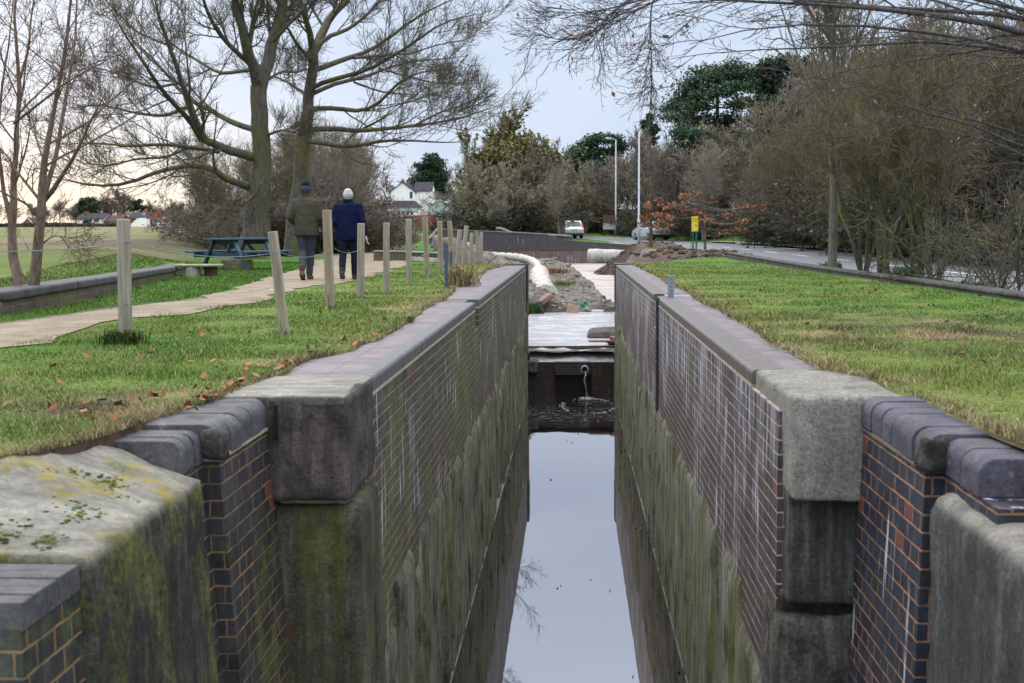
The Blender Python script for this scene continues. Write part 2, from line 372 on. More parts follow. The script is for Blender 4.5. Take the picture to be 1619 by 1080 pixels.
def slab_top(name, side, moss):
    """stone block: level faces pale and lichened, upright faces dark and streaked"""
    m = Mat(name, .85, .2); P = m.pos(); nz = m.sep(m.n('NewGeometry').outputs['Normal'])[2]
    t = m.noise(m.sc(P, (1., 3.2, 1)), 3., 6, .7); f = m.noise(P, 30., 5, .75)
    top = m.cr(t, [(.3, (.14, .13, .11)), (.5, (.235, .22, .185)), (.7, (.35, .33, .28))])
    top = m.mix(1., top, m.cr(f, [(.3, (.65,)*3), (.7, (1.3,)*3)]), 'MULTIPLY')
    if moss:
        q = m.ma('MULTIPLY', m.ramp(m.noise(P, 3.6, 5, .65), .49, .60), m.ramp(f, .40, .54))
        top = m.mix(m.ma('MULTIPLY', q, .9), top, m.cr(m.noise(P, 9., 3), [(.35, (.06, .09, .015)), (.6, (.30, .22, .03))]))
    a = m.ma('ADD', m.ma('MULTIPLY', m.noise(m.sc(P, (8, 8, .9)), 1.3, 6, .7), .55), m.ma('MULTIPLY', m.noise(P, 3.5, 7, .75), .45)); f = m.noise(P, 48., 7, .8)
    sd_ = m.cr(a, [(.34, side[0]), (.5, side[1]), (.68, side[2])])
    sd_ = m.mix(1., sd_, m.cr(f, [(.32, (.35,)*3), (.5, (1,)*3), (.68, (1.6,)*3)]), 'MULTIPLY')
    if moss:
        q = m.ma('MULTIPLY', m.ramp(m.noise(m.sc(P, (3, 3, .9)), 1.3, 5, .6), .5, .62), m.ramp(f, .35, .6))
        sd_ = m.mix(m.ma('MULTIPLY', q, .85), sd_, m.cr(m.noise(P, 6., 3), [(.35, (.05, .06, .012)), (.65, (.16, .16, .035))]))
    if moss:
        zz = m.sep(P)[2]; q = m.ma('MULTIPLY', m.ma('MULTIPLY', m.ramp(zz, -.75, -.2), m.ramp(m.noise(P, 5., 5, .7), .42, .58)), m.ramp(f, .34, .56))
        sd_ = m.mix(m.ma('MULTIPLY', q, .9), sd_, m.cr(m.noise(P, 12., 4), [(.35, (.04, .055, .012)), (.65, (.15, .16, .03))]))
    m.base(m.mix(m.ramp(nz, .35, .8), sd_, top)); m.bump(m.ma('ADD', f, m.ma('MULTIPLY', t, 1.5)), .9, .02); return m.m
M['slab_l'] = slab_top('mossy stone slab', [(.008, .008, .008), (.035, .033, .028), (.17, .155, .11)], 1)
M['slab_r'] = slab_top('pale worn slab', [(.018, .017, .017), (.055, .053, .051), (.15, .145, .14)], 0)

def coping_mat(name, front):
    m = Mat(name, .6, .35); P = m.pos(); x, y, z = m.sep(P)
    fv = m.ma('FRACT', m.ma('DIVIDE', y, .0755)); j = m.ma('MINIMUM', fv, m.ma('SUBTRACT', 1., fv))
    fu = m.ma('FRACT', m.ma('DIVIDE', m.ma('ADD', x, .02), .232)); ju = m.ma('MULTIPLY', m.ma('MINIMUM', fu, m.ma('SUBTRACT', 1., fu)), 3.)
    joint = m.ma('SUBTRACT', 1., m.ramp(m.ma('ADD', m.ma('MINIMUM', j, ju), m.ma('MULTIPLY_ADD', m.noise(P, 20.), .1, -.05)), .03, .09))
    r = m.white(m.comb(m.ma('FLOOR', m.ma('DIVIDE', x, .232)), m.ma('FLOOR', m.ma('DIVIDE', y, .0755)), 1.))
    c = m.cr(r, [(0, (.080, .064, .070)), (.4, (.125, .098, .104)), (.7, (.150, .112, .112)), (1, (.105, .090, .096))])
    c = m.mix(1., c, m.cr(m.noise(P, 3.2, 5, .7), [(.3, (.65,)*3), (.7, (1.3,)*3)]), 'MULTIPLY')
    c = m.mix(m.ma('MULTIPLY', joint, .9), c, (.06, .052, .048))
    mo = m.ma('MULTIPLY', m.ramp(m.noise(P, 2.6, 5, .7), .55, .66), m.ramp(m.noise(P, 40., 4, .7), .42, .58)); c = m.mix(m.ma('MULTIPLY', mo, .7), c, (.09, .095, .05))
    edge = m.ramp(m.ma('ABSOLUTE', x), 1.27, 1.22)
    e = m.cr(m.noise(m.sc(P, (8, 8, 1.5)), 2., 5, .7), [(.3, tuple(v*.55 for v in front)), (.5, front), (.7, tuple(v*1.3 for v in front))])
    fe = m.ma('SUBTRACT', 1., m.ramp(j, .02, .06)); e = m.mix(m.ma('MULTIPLY', fe, .8), e, (.035, .032, .03))
    c = m.mix(edge, c, e)
    m.base(c); m.bump(m.ma('ADD', m.ma('MULTIPLY', joint, -1.), m.ma('MULTIPLY', m.noise(P, 50.), .4)), .5, .006); return m.m
M['cope_l'] = coping_mat('coping bricks grey', (.088, .086, .086))
M['cope_r'] = coping_mat('coping bricks brown', (.088, .074, .068))
M['bull_l'] = simple('bullnose grey', (.082, .080, .086), .62, .45, 7., .3, .5, rnd=.28, world=True)
M['bull_r'] = simple('bullnose blue', (.080, .076, .096), .58, .45, 7., .32, .5, rnd=.28, world=True)
def bull_mat(name, c0):
    m = Mat(name, .72, .25); P = m.pos(); f = m.noise(P, 60., 7, .8)
    k = m.ma('MULTIPLY_ADD', m.rnd(), .5, .75)
    c = m.cr(m.noise(P, 6., 7, .72), [(.3, tuple(v*.5 for v in c0)), (.5, c0), (.7, tuple(v*1.5 for v in c0))])
    c = m.mix(1., c, m.comb(k, k, k), 'MULTIPLY'); c = m.mix(1., c, m.cr(f, [(.32, (.55,)*3), (.5, (1,)*3), (.68, (1.4,)*3)]), 'MULTIPLY')
    c = m.mix(m.ma('MULTIPLY', m.ramp(m.noise(P, 11., 5, .7), .60, .68), .6), c, (.20, .19, .165))
    c = m.mix(m.ma('MULTIPLY', m.ma('MULTIPLY', m.ramp(m.noise(m.sc(P, (3, 3, 1)), 2.2, 5, .7), .55, .68), m.ramp(f, .4, .56)), .6), c, (.10, .10, .035))
    m.base(c); m.bump(m.ma('ADD', f, m.noise(P, 14., 4)), .8, .012); return m.m
M['bull_l'] = bull_mat('bullnose grey', (.085, .083, .088)); M['bull_r'] = bull_mat('bullnose blue', (.080, .075, .095))
M['mortar'] = simple('mortar', (.16, .125, .09), .9, .4, 20., .1, .4, world=True)
M['mortar_pale'] = simple('pale bed mortar', (.30, .27, .19), .9, .3, 14., .1, .4, world=True)
M['moss'] = simple('moss cushion', (.06, .085, .015), .95, .5, 30., .1, .6, c2=(.02, .035, .006))
M['post'] = None
def wood_mat(name, a, b, alg=0.):
    m = Mat(name, .85, .2); P = m.obj(); g = m.noise(m.sc(P, (26, 26, 1.6)), 1.2, 5, .6)
    c = m.cr(g, [(.3, tuple(v*.6 for v in a)), (.5, a), (.7, b)])
    c = m.mix(m.ramp(m.noise(m.sc(P, (30, 30, 2.5)), 1.1, 3), .64, .7), c, tuple(v*.45 for v in a))
    if alg: 
        px_ = m.sep(P)[0]
        c = m.mix(m.ma('MULTIPLY', m.ramp(m.ma('ADD', px_, m.ma('MULTIPLY', m.noise(P, 3.), .08)), .05, .085), alg), c, (.19, .135, .055))
    m.base(c); m.bump(g, .6, .006); return m.m
M['post'] = wood_mat('weathered post wood', (.24, .21, .165), (.35, .315, .255), .38)
M['log'] = wood_mat('grey log', (.24, .205, .18), (.36, .32, .29))
M['plank'] = wood_mat('old plank', (.22, .17, .13), (.34, .29, .24))
M['tablepaint'] = simple('blue grey table paint', (.030, .066, .105), .55, .25, 10., .35, .15)
M['zinc'] = simple('galvanised steel', (.20, .245, .29), .45, .2, 20., .5, .1, metal=.4)
M['steel_dark'] = simple('dark steel', (.022, .026, .036), .5, .4, 15., .4, .2, world=True)
M['darkwood'] = simple('dark gate timber', (.035, .034, .034), .7, .5, 12., .3, .4, world=True)
M['wire'] = simple('wire', (.17, .19, .17), .5, .1, 10., .4, metal=.3)

def ground_mat():
    m = Mat('ground', .95, .1); P = m.pos(); c = m.col()
    k = m.cr(m.noise(P, 18., 5, .7), [(.3, (.55,)*3), (.5, (1,)*3), (.7, (1.4,)*3)]); c = m.mix(1., c, k, 'MULTIPLY')
    k = m.cr(m.noise(P, 1.1, 4, .65), [(.3, (.8,)*3), (.7, (1.2,)*3)]); c = m.mix(1., c, k, 'MULTIPLY')
    m.base(c); m.bump(m.noise(P, 40., 5, .7), .8, .03); return m.m
M['ground'] = ground_mat()
def blade_mat():
    m = Mat('grass blades', .6, .15); r = m.rnd(); c = m.col()
    k = m.ma('MULTIPLY_ADD', r, .8, .62); c = m.mix(1., c, m.comb(k, k, m.ma('MULTIPLY', k, .95)), 'MULTIPLY')
    m.base(c); m.b.inputs['Transmission Weight'].default_value = 0.; return m.m
M['blade'] = blade_mat()
def path_mat():
    m = Mat('gravel path', .95, .1); P = m.pos()
    c = m.cr(m.noise(P, 2.2, 5, .7), [(.3, (.14, .11, .078)), (.5, (.205, .165, .118)), (.7, (.27, .225, .17))])
    c = m.mix(1., c, m.cr(m.noise(P, 70., 3, .7), [(.3, (.6,)*3), (.7, (1.35,)*3)]), 'MULTIPLY')
    c = m.mix(m.ma('MULTIPLY', m.ramp(m.noise(P, 5., 4), .6, .7), .5), c, (.09, .12, .03))
    m.base(c); m.bump(m.noise(P, 60., 3), .6, .01); return m.m
M['path'] = path_mat()
def mud_mat():
    m = Mat('canal mud', .9, .3); P = m.pos()
    c = m.cr(m.noise(P, 1.6, 7, .72), [(.3, (.055, .045, .035)), (.48, (.13, .11, .092)), (.62, (.20, .175, .15)), (.75, (.12, .105, .08))])
    c = m.mix(m.ma('MULTIPLY', m.ramp(m.noise(P, .55, 4), .56, .66), .75), c, m.cr(m.noise(P, 8.), [(.3, (.05, .07, .02)), (.7, (.13, .14, .05))]))
    wet = m.ramp(m.noise(m.sc(P, (1.5, .7, 1)), 1.3, 4), .60, .66); c = m.mix(m.ma('MULTIPLY', wet, .6), c, (.20, .19, .19))
    m.base(c); m.rough(m.ma('MULTIPLY_ADD', wet, -.7, .9)); m.bump(m.noise(P, 9., 7, .75), 1., .12); return m.m
M['mud'] = mud_mat()
def wet_mat(name, dry, wetc, a, b, rw=.06):
    m = Mat(name, .8, .5); P = m.pos(); n = m.noise(m.sc(P, (.8, 1.5, 1)), 1., 5, .6)
    wt_ = m.ramp(n, a, b); c = m.mix(wt_, dry, wetc)
    c = m.mix(1., c, m.cr(m.noise(m.sc(P, (1, 3, 1)), 4., 5, .7), [(.3, (.75,)*3), (.7, (1.2,)*3)]), 'MULTIPLY')
    m.base(c); m.rough(m.ma('MULTIPLY_ADD', wt_, rw-.75, .75)); m.bump(m.noise(P, 6., 4), .15, .02)
    return m.m
M['wetbed'] = wet_mat('wet silted concrete', (.29, .27, .255), (.37, .36, .37), .33, .5, .22)
M['slabfar'] = wet_mat('damp concrete slab', (.25, .21, .185), (.33, .285, .26), .42, .6, .45)
def rubble_mat(name, a, b, c_):
    m = Mat(name, .95, .1); P = m.pos(); q = m.rnd()
    c = m.cr(m.noise(P, 6., 6, .75), [(.3, a), (.5, b), (.7, c_)]); k = m.ma('MULTIPLY_ADD', q, .9, .55)
    c = m.mix(1., c, m.comb(k, k, k), 'MULTIPLY'); m.base(c); m.bump(m.noise(P, 12., 6, .75), 1., .06); return m.m
M['soil'] = rubble_mat('dug brown earth', (.035, .024, .018), (.085, .06, .047), (.14, .105, .085))
M['rubble'] = wet_mat('ledge rubble', (.24, .21, .19), (.42, .42, .44), .50, .56, .15)
M['pipewhite'] = simple('white ribbed pipe', (.38, .355, .31), .8, .25, 4., .2, .3, c2=(.19, .165, .13), world=True)
M['concpipe'] = simple('pale concrete pipe', (.36, .34, .30), .85, .2, 4., .2, .2, c2=(.24, .23, .2), world=True)
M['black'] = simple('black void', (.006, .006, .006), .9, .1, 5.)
M['asphalt'] = simple('asphalt', (.10, .104, .115), .75, .15, 1.2, .4, .2, world=True)
M['paint'] = simple('road paint', (.55, .55, .54), .7, .15, 6., world=True)
M['kerbstone'] = simple('kerb stone', (.20, .19, .18), .85, .3, 3., .2, .4, world=True)
M['kerb'] = streaked('dark mossy kerb', [(.035, .033, .03), (.08, .075, .07), (.16, .155, .145)], moss=.25)
def water_mat():
    m = Mat('still lock water', .02, .5); P = m.pos(); t = m.t
    m.base((.018, .015, .012)); m.b.inputs['IOR'].default_value = 1.33
    gl = m.n('BsdfGlossy'); gl.inputs['Roughness'].default_value = .015; gl.inputs['Color'].default_value = (.99, .94, .95, 1)
    lw = m.n('LayerWeight'); lw.inputs['Blend'].default_value = .5
    b = m.n('Bump'); b.inputs['Strength'].default_value = .05; b.inputs['Distance'].default_value = .02
    yy_ = m.sep(P)[1]; near = m.ramp(yy_, 23.2, 27.2); rip = m.ma('ADD', m.noise(m.sc(P, (1, .45, 1)), 14., 3, .6), m.noise(P, 5., 2, .5))
    b.inputs['Strength'].default_value = .6; b.inputs['Distance'].default_value = .02
    hh_ = m.ma('ADD', m.ma('MULTIPLY', m.noise(m.sc(P, (1.2, .6, 1)), 2.5, 3, .5), .05), m.ma('MULTIPLY', m.ma('MULTIPLY', rip, near), 1.6))
    t.links.new(hh_, b.inputs['Height']); t.links.new(b.outputs[0], gl.inputs['Normal'])
    mx = m.n('MixShader'); out = t.nodes['Material Output']
    fr = m.n('Fresnel'); fr.inputs['IOR'].default_value = 2.7
    t.links.new(fr.outputs[0], mx.inputs[0]); t.links.new(m.b.outputs[0], mx.inputs[1]); t.links.new(gl.outputs[0], mx.inputs[2])
    t.links.new(mx.outputs[0], out.inputs['Surface']); return m.m
M['water'] = water_mat()
m = Mat('falling water', .08, .6); m.base((.36, .38, .42)); m.b.inputs['Transmission Weight'].default_value = .6; m.b.inputs['Alpha'].default_value = .55; M['stream'] = m.m
M['foam'] = simple('white matter', (.45, .46, .48), .5, .1, 20.)

# ------------------------------------------------------------------ shape of the land
gLy = [3.7, 4.1, 4.52, 5.02, 5.47, 6.03, 7.4, 7.9, 10.6, 14.2, 20., 24., 27.8, 29.]; gLx = [-2.25, -2.03, -1.86, -1.84, -1.77, -1.68, -1.66, -1.50, -1.47, -1.59, -1.78, -1.78, -1.66, -1.5]
gRy = [2.5, 3.8, 4.5, 5.05, 6.23, 6.8, 14, 22, 28.2, 29.]; gRx = [1.75, 1.72, 1.68, 1.62, 1.62, 1.41, 1.46, 1.48, 1.42, 1.3]
def eL(y): y = np.asarray(y, float); return np.interp(y, gLy, gLx)+.05*(vn(y, 0*y, .35, 3)-.5)+.10*(vn(y, 0*y+5, 1.3, 4)-.5)
def eR(y): y = np.asarray(y, float); return np.interp(y, gRy, gRx)+.05*(vn(y, 0*y, .35, 5)-.5)+.08*(vn(y, 0*y+5, 1.3, 6)-.5)
def xWall(y): return np.interp(y, [0, 12, 15.3, 21, 26, 40, 60, 100], [-5.2, -5.75, -6.3, -7.5, -8.8, -12.5, -16, -22])
RLy = [0, 20, 30, 42, 55, 66, 75, 84, 92, 100, 106, 112, 120, 135]; RLx = [6.5, 6.4, 6.2, 6.0, 5.7, 5.4, 5.0, 4.3, 3.2, .9, -2.0, -6, -13, -32]
def xRoad(y): return np.interp(y, RLy, RLx)
def zRoad(y): return np.interp(y, [0, 30, 60, 80, 92, 106, 125, 160], [-.35, -.25, -.15, -.1, -.08, .16, .45, .9])
def H(x, y):
    x = np.asarray(x, float); y = np.asarray(y, float)
    z = .02+.03*(fbm(x, y, 2.3, 11)-.5)
    far = np.sqrt(x*x+y*y); fld = .2+.0087*np.maximum(far-14, 0)
    t = sst((xWall(y)-x)/np.interp(y, [0, 24, 27, 40], [.35, .35, 2., 4.]))
    z = z*(1-t)+(fld+.06*(fbm(x, y, 5, 12)-.5))*t
    up = 3.4*sst((y-92)/150)*sst((6-x)/14)*(1-t); z = z+up
    # right side: lawn kerb, drop, road, bank
    xr = xRoad(y); zr = zRoad(y)
    e = sst((x-5.05)/1.0)*(y < 36)+sst((x-(xr-1.6))/1.4)*(y >= 36)
    z = z*(1-e)+zr*e
    bank = np.clip((x-(xr+6.6))*.28, 0, 2.6)*np.where(y < 100, 1., 0); z = z+bank
    vb = .17*sst((y-80)/2)*sst((xr-x)/1.5); z = np.maximum(z, np.where(y > 80, zr+vb, z))
    return z
def plL(y): return np.interp(y, [28.8, 30, 34, 46, 60, 70, 80], [-1.5, -2.2, -4.0, -5.5, -6.6, -8.5, -9.])
def plR(y): return np.interp(y, [28.8, 31, 36, 46, 66, 80], [1.4, 2.0, 3.1, 3.8, 4.2, 5.2])
def bedflat(y): return np.interp(y, [29.5, 41, 80], [-2.1, -2.07, -1.40])
def slabx(y): return np.interp(y, [40, 44, 84], [1.85, 1.54, -.55])
def BED(x, y):
    f = bedflat(y)-.05
    toe = np.interp(y, [29, 33, 46, 57, 61, 66, 73, 80], [-1.3, -2.1, -2.5, -2.6, -1.9, -2.7, -5.5, -8.2]); l = plL(y)
    zl = f+(np.interp(y, [56, 66], [-.12, -.55])-f)*sst((toe-x)/np.maximum(toe-l, .3)*1.05)
    xt = np.interp(y, [29, 33, 44, 60, 65, 69, 73, 77, 80], [1.3, 1.8, 2.2, 2.5, 2.0, .95, 1.2, 2.8, 4.6]); r = plR(y)
    zr = f+(-.1-f)*sst((x-xt)/np.maximum(r-xt, .3)*1.25)
    z = np.maximum(zl, zr)
    mm = sst((y-41.4)/.35)*sst((79-y)/5)*sst((slabx(y)-.05-x)/.22)
    z = z+mm*(.20+.70*(fbm(x, y*.7, 1.0, 31, 5)-.34)+.35*sst((-.3-x)/1.4))
    return z+.22*(fbm(x, y, .55, 33, 4)-.5)*(mm+.45)

GR = np.array
c_lush = GR([.062, .122, .018]); c_yel = GR([.122, .152, .034]); c_straw = GR([.25, .20, .105]); c_soil = GR([.075, .055, .038])
def gcol(x, y, edge):
    """turf colour: edge = distance from the coping"""
    n1 = fbm(x, y, 1.6, 41); n2 = fbm(x, y, .45, 42); n3 = fbm(x, y, 3.5, 43)
    yel = np.clip(.20+1.5*(n1-.47)+.55*np.exp(-np.maximum(edge, 0)/.9), 0, 1)[..., None]
    st = np.clip((n2-.60)*2.4+.70*np.exp(-np.maximum(edge, 0)/.28)-.15, 0, .9)
    patch = np.maximum(np.exp(-(((x-2.6)/1.0)**2+((y-9.2)/1.5)**2)), .9*np.exp(-(((x+2.15)/.35)**2+((y-5.35)/.5)**2)))
    st = np.clip(st+patch*(n2*1.7-.35), 0, .95)[..., None]
    c = c_lush*(1-yel)+c_yel*yel; c = c*(1-st)+c_straw*st
    so = np.clip(patch*(fbm(x, y, .3, 44)-.42)*3.5+np.exp(-np.maximum(edge, 0)/.05)*.7*(fbm(x, y, .2, 45) > .42), 0, .85)[..., None]
    return c*(1-so)+c_soil*so
def land_col(x, y):
    lush = GR([.060, .122, .017]); c = np.broadcast_to(lush, x.shape+(3,)).copy()
    c *= (.8+.45*fbm(x, y, 3., 51))[..., None]
    t = sst((xWall(y)-x)/1.)[..., None]
    far = np.hypot(x, y); s = np.clip(.35*(fbm(x, y, 4, 52)*2-.8)+sst((far-22)/25)*(.25+1.9*(fbm(x, y*2, 12, 53)-.40))*sst((-x-.27*y+2)/7), 0, .85)[..., None]
    rgh = (.65+.7*fbm(x, y, 1.3, 57, 4))[..., None]; fc = rgh*(GR([.080, .115, .024])*(1-s)+GR([.17, .13, .085])*s); c = c*(1-t)+fc*t
    # leaf litter under the trees on the right and in the thicket
    lit = np.clip(sst((x-5.1)/.5)*(y < 60)+0., 0, 1)*np.clip(.45+fbm(x, y, 2., 54), 0, 1)
    c = c*(1-lit[..., None])+GR([.075, .055, .038])*lit[..., None]
    th = sst((x+17+.12*y)/3)*sst((xWall(y)+9-x)/3)*sst((y-36)/6)*sst((105-y)/20)
    th = (sst((-8.6-x)/2)*sst((y-37)/5)*sst((75-y)/8)*sst((x+24)/4)*.75)[..., None]
    c = c*(1-th)+GR([.07, .055, .04])*th
    return c
ys = np.concatenate([[3.68], np.arange(3.7, 13, .12), np.arange(13, 28.8, .3), [28.8]])
ol = np.concatenate([[-.012], np.arange(0, 3.2, .12), np.arange(3.2, 8, .35), np.arange(8, 30, 1.4), np.geomspace(30, 3000, 22)])
Y_, O_ = np.meshgrid(ys, ol, indexing='ij'); X_ = eL(Y_)-O_
Zl = H(X_, Y_); Zl = Zl-.0*O_; Zl[:, 0] -= .22; Zl[0] -= .22
e = O_; cl_ = gcol(X_, Y_, e); a_ = sst((O_-4)/2)[..., None]; cl_ = cl_*(1-a_)+land_col(X_, Y_)*a_; cl_[:, 0] = c_soil*.6; cl_[Y_[:, 0] < 4.8, 1] = c_soil*.8
o = link('lawn_ground', grid_mesh('lawn ground', X_[:, ::-1], Y_[:, ::-1], Zl[:, ::-1], cl_[:, ::-1].reshape(-1, 3)), M['ground'], smooth=True); tag(o, kind='structure')
ysr = np.concatenate([np.arange(2.5, 13, .12), np.arange(13, 28.8, .3), [28.8]])
orr = np.concatenate([np.arange(0, 3.7, .12), np.arange(3.7, 9, .3), np.arange(9, 30, 1.2), np.geomspace(30, 3000, 20)])
Y_, O_ = np.meshgrid(ysr, orr, indexing='ij'); X_ = eR(Y_)+O_
Zr_ = H(X_, Y_); Zr_[:, 0] -= .03
cr_ = gcol(X_, Y_, O_); a_ = sst((X_-4.6)/.5)[..., None]; cr_ = cr_*(1-a_)+land_col(X_, Y_)*a_
o = link('lawn_ground', grid_mesh('lawn ground right', X_, Y_, Zr_, cr_.reshape(-1, 3)), M['ground'], smooth=True); tag(o, kind='structure')
# land beyond the lock head, left and right of the empty pound, then all the way out
ys2 = np.concatenate([[28.25], np.arange(28.8, 80, .6), [80.2]])
for sgn in (-1, 1):
    of = np.concatenate([np.arange(0, 8, .4), np.arange(8, 34, 1.2), np.geomspace(34, 3000, 22)])
    Y_, O_ = np.meshgrid(ys2, of, indexing='ij'); X_ = (plL(Y_) if sgn < 0 else plR(Y_))+sgn*O_
    Z_ = H(X_, Y_); Z_ = Z_-.14*np.exp(-O_/.4)-.03*(Y_ < 28.7)
    if sgn < 0: X_, Y_, Z_ = X_[:, ::-1], Y_[:, ::-1], Z_[:, ::-1]
    o = link('grass_ground', grid_mesh('pound side ground', X_, Y_, Z_, land_col(X_, Y_).reshape(-1, 3)), M['ground'], smooth=True); tag(o, kind='structure')
xs3 = np.concatenate([-np.geomspace(60, 3000, 16)[::-1], np.arange(-58, 58, 1.), np.geomspace(60, 3000, 16)])
ys3 = np.concatenate([np.arange(80.2, 140, 1.), np.geomspace(142, 3000, 26)])
Y_, X_ = np.meshgrid(ys3, xs3, indexing='ij')
o = link('grass_ground', grid_mesh('far ground', X_, Y_, H(X_, Y_), land_col(X_, Y_).reshape(-1, 3)), M['ground'], smooth=True); tag(o, kind='structure')
# the drained pound
Y_, T_ = np.meshgrid(np.concatenate([np.arange(28.8, 52, .11), np.arange(52, 80.3, .22)]), np.linspace(0, 1, 120), indexing='ij')
X_ = plL(Y_)+(plR(Y_)-plL(Y_))*T_
o = link('canal_bed', grid_mesh('canal bed', X_, Y_, BED(X_, Y_)), M['mud'], smooth=True); tag(o, kind='structure')
def ribbon(name, pts, mat, lift, z=None, sub=.5, kind='structure', jag=0., seed=0, label=None):
    """pts (x,y,left,right half widths)"""
    p = np.array(pts, float); d = np.r_[0, np.cumsum(np.hypot(*np.diff(p[:, :2], axis=0).T))]
    t = np.arange(0, d[-1], sub); q = np.stack([np.interp(t, d, p[:, i]) for i in range(4)], 1)
    for _ in range(6): q[1:-1, :2] = (q[:-2, :2]+2*q[1:-1, :2]+q[2:, :2])/4
    T = np.gradient(q[:, :2], axis=0); T /= np.linalg.norm(T, axis=1, keepdims=True); Nn = np.stack([-T[:, 1], T[:, 0]], 1)
    wv = np.linspace(1, -1, 9); Lw = q[:, 2]+jag*(vn(t, t*0, .6, seed)-.5); Rw = q[:, 3]+jag*(vn(t, t*0+9, .6, seed+1)-.5)
    off = np.where(wv[None] > 0, wv[None]*Lw[:, None], wv[None]*Rw[:, None])
    X = q[:, 0:1]+Nn[:, 0:1]*off; Yv = q[:, 1:2]+Nn[:, 1:2]*off
    Z = (H(X, Yv) if z is None else z(X, Yv))+lift
    o = link(name, grid_mesh(name, X, Yv, Z), mat, smooth=True); tag(o, label, kind=kind); return o, q, Nn
pp = [(-4.4, 4.8, .6, .6), (-4.62, 9.2, .62, .55), (-4.45, 11., .5, .45), (-4.25, 12.9, .55, .45), (-4.2, 15.2, .5, .5), (-4.3, 18., .75, .65), (-4.5, 21., 1.0, .8), (-5.0, 26, 1.1, 1.1), (-5.6, 30, 1.1, 1.5), (-6.3, 33, 1.1, 1.5), (-7.5, 42, .9, .9), (-9.0, 54, .8, .8), (-9.4, 62, .9, .9), (-11.2, 75, .9, .9), (-15., 100, .9, .9), (-19.5, 135, .9, .9), (-24, 170, .9, .9)]
ribbon('gravel_path', pp, M['path'], .009, jag=.55)
pp2 = [(-5.4, 30, .9, .9), (-6.2, 36, .9, .9), (-7.6, 40., .9, .6)]
pp3 = [(-8.4, 50, .8, .9), (-8.3, 57, .8, .8), (-10.4, 68, .8, .8)]
road = [(xRoad(y)+2.8+(.0 if y < 85 else (y-85)*.04), y+(0 if y < 85 else (y-85)*.12), 2.8, 2.8) for y in (0, 10, 20, 30, 40, 50, 58, 65, 72, 80, 85, 90, 95, 100, 106, 112, 120, 135)]
zroadf = lambda X, Yv: zRoad(Yv)
_, rq, rn = ribbon('road', road, M['asphalt'], .03, z=zroadf, sub=1.)
rm = MB()
def roadpt(i, off): return (rq[i, 0]+rn[i, 0]*off, rq[i, 1]+rn[i, 1]*off)
for i in range(2, len(rq)-6, 6):
    a = roadpt(i, .06); b = roadpt(i+3, .06); c = roadpt(i+3, -.06); d = roadpt(i, -.06)
    rm.add([(p[0], p[1], zRoad(p[1])+.036) for p in (d, c, b, a)], [(0, 1, 2, 3)])
for i in range(0, len(rq)-2):
    for s in (2.55, -2.55):
        a = roadpt(i, s+.05); b = roadpt(i+1, s+.05); c = roadpt(i+1, s-.05); d = roadpt(i, s-.05)
        rm.add([(p[0], p[1], zRoad(p[1])+.036) for p in (d, c, b, a)], [(0, 1, 2, 3)])
o = rm.build('road_markings', M['paint']); tag(o, kind='structure')
pv = [(q[0]-rn[i, 0]*3.5, q[1]-rn[i, 1]*3.5, .7, .7) for i, q in enumerate(rq[:90:3])]
ribbon('pavement', pv, M['kerbstone'], .13, z=zroadf, sub=1.)
# concrete bed slabs
g = np.linspace(0, 1, 30); Y_, T_ = np.meshgrid(np.linspace(29.55, 41.9, 60), g, indexing='ij'); X_ = -1.5+3.3*T_
o = link('canal_floor', grid_mesh('canal floor', X_, Y_, bedflat(Y_)+.02+.0*X_), M['wetbed'], smooth=True); tag(o, kind='structure')
Y_, T_ = np.meshgrid(np.linspace(40.5, 79.8, 80), g, indexing='ij'); X_ = slabx(Y_)+T_*np.interp(Y_, [40, 50, 60, 80], [1.2, 2.6, 4, 6.])
o = link('canal_floor', grid_mesh('canal floor slab', X_, Y_, bedflat(Y_)+.05), M['slabfar'], smooth=True); tag(o, kind='structure')
mb = MB(); mb.box(-1.7, 1.7, 1.5, 28.6, -3.2, -3.16); o = mb.build('lock_water', M['water']); tag(o, kind='structure')
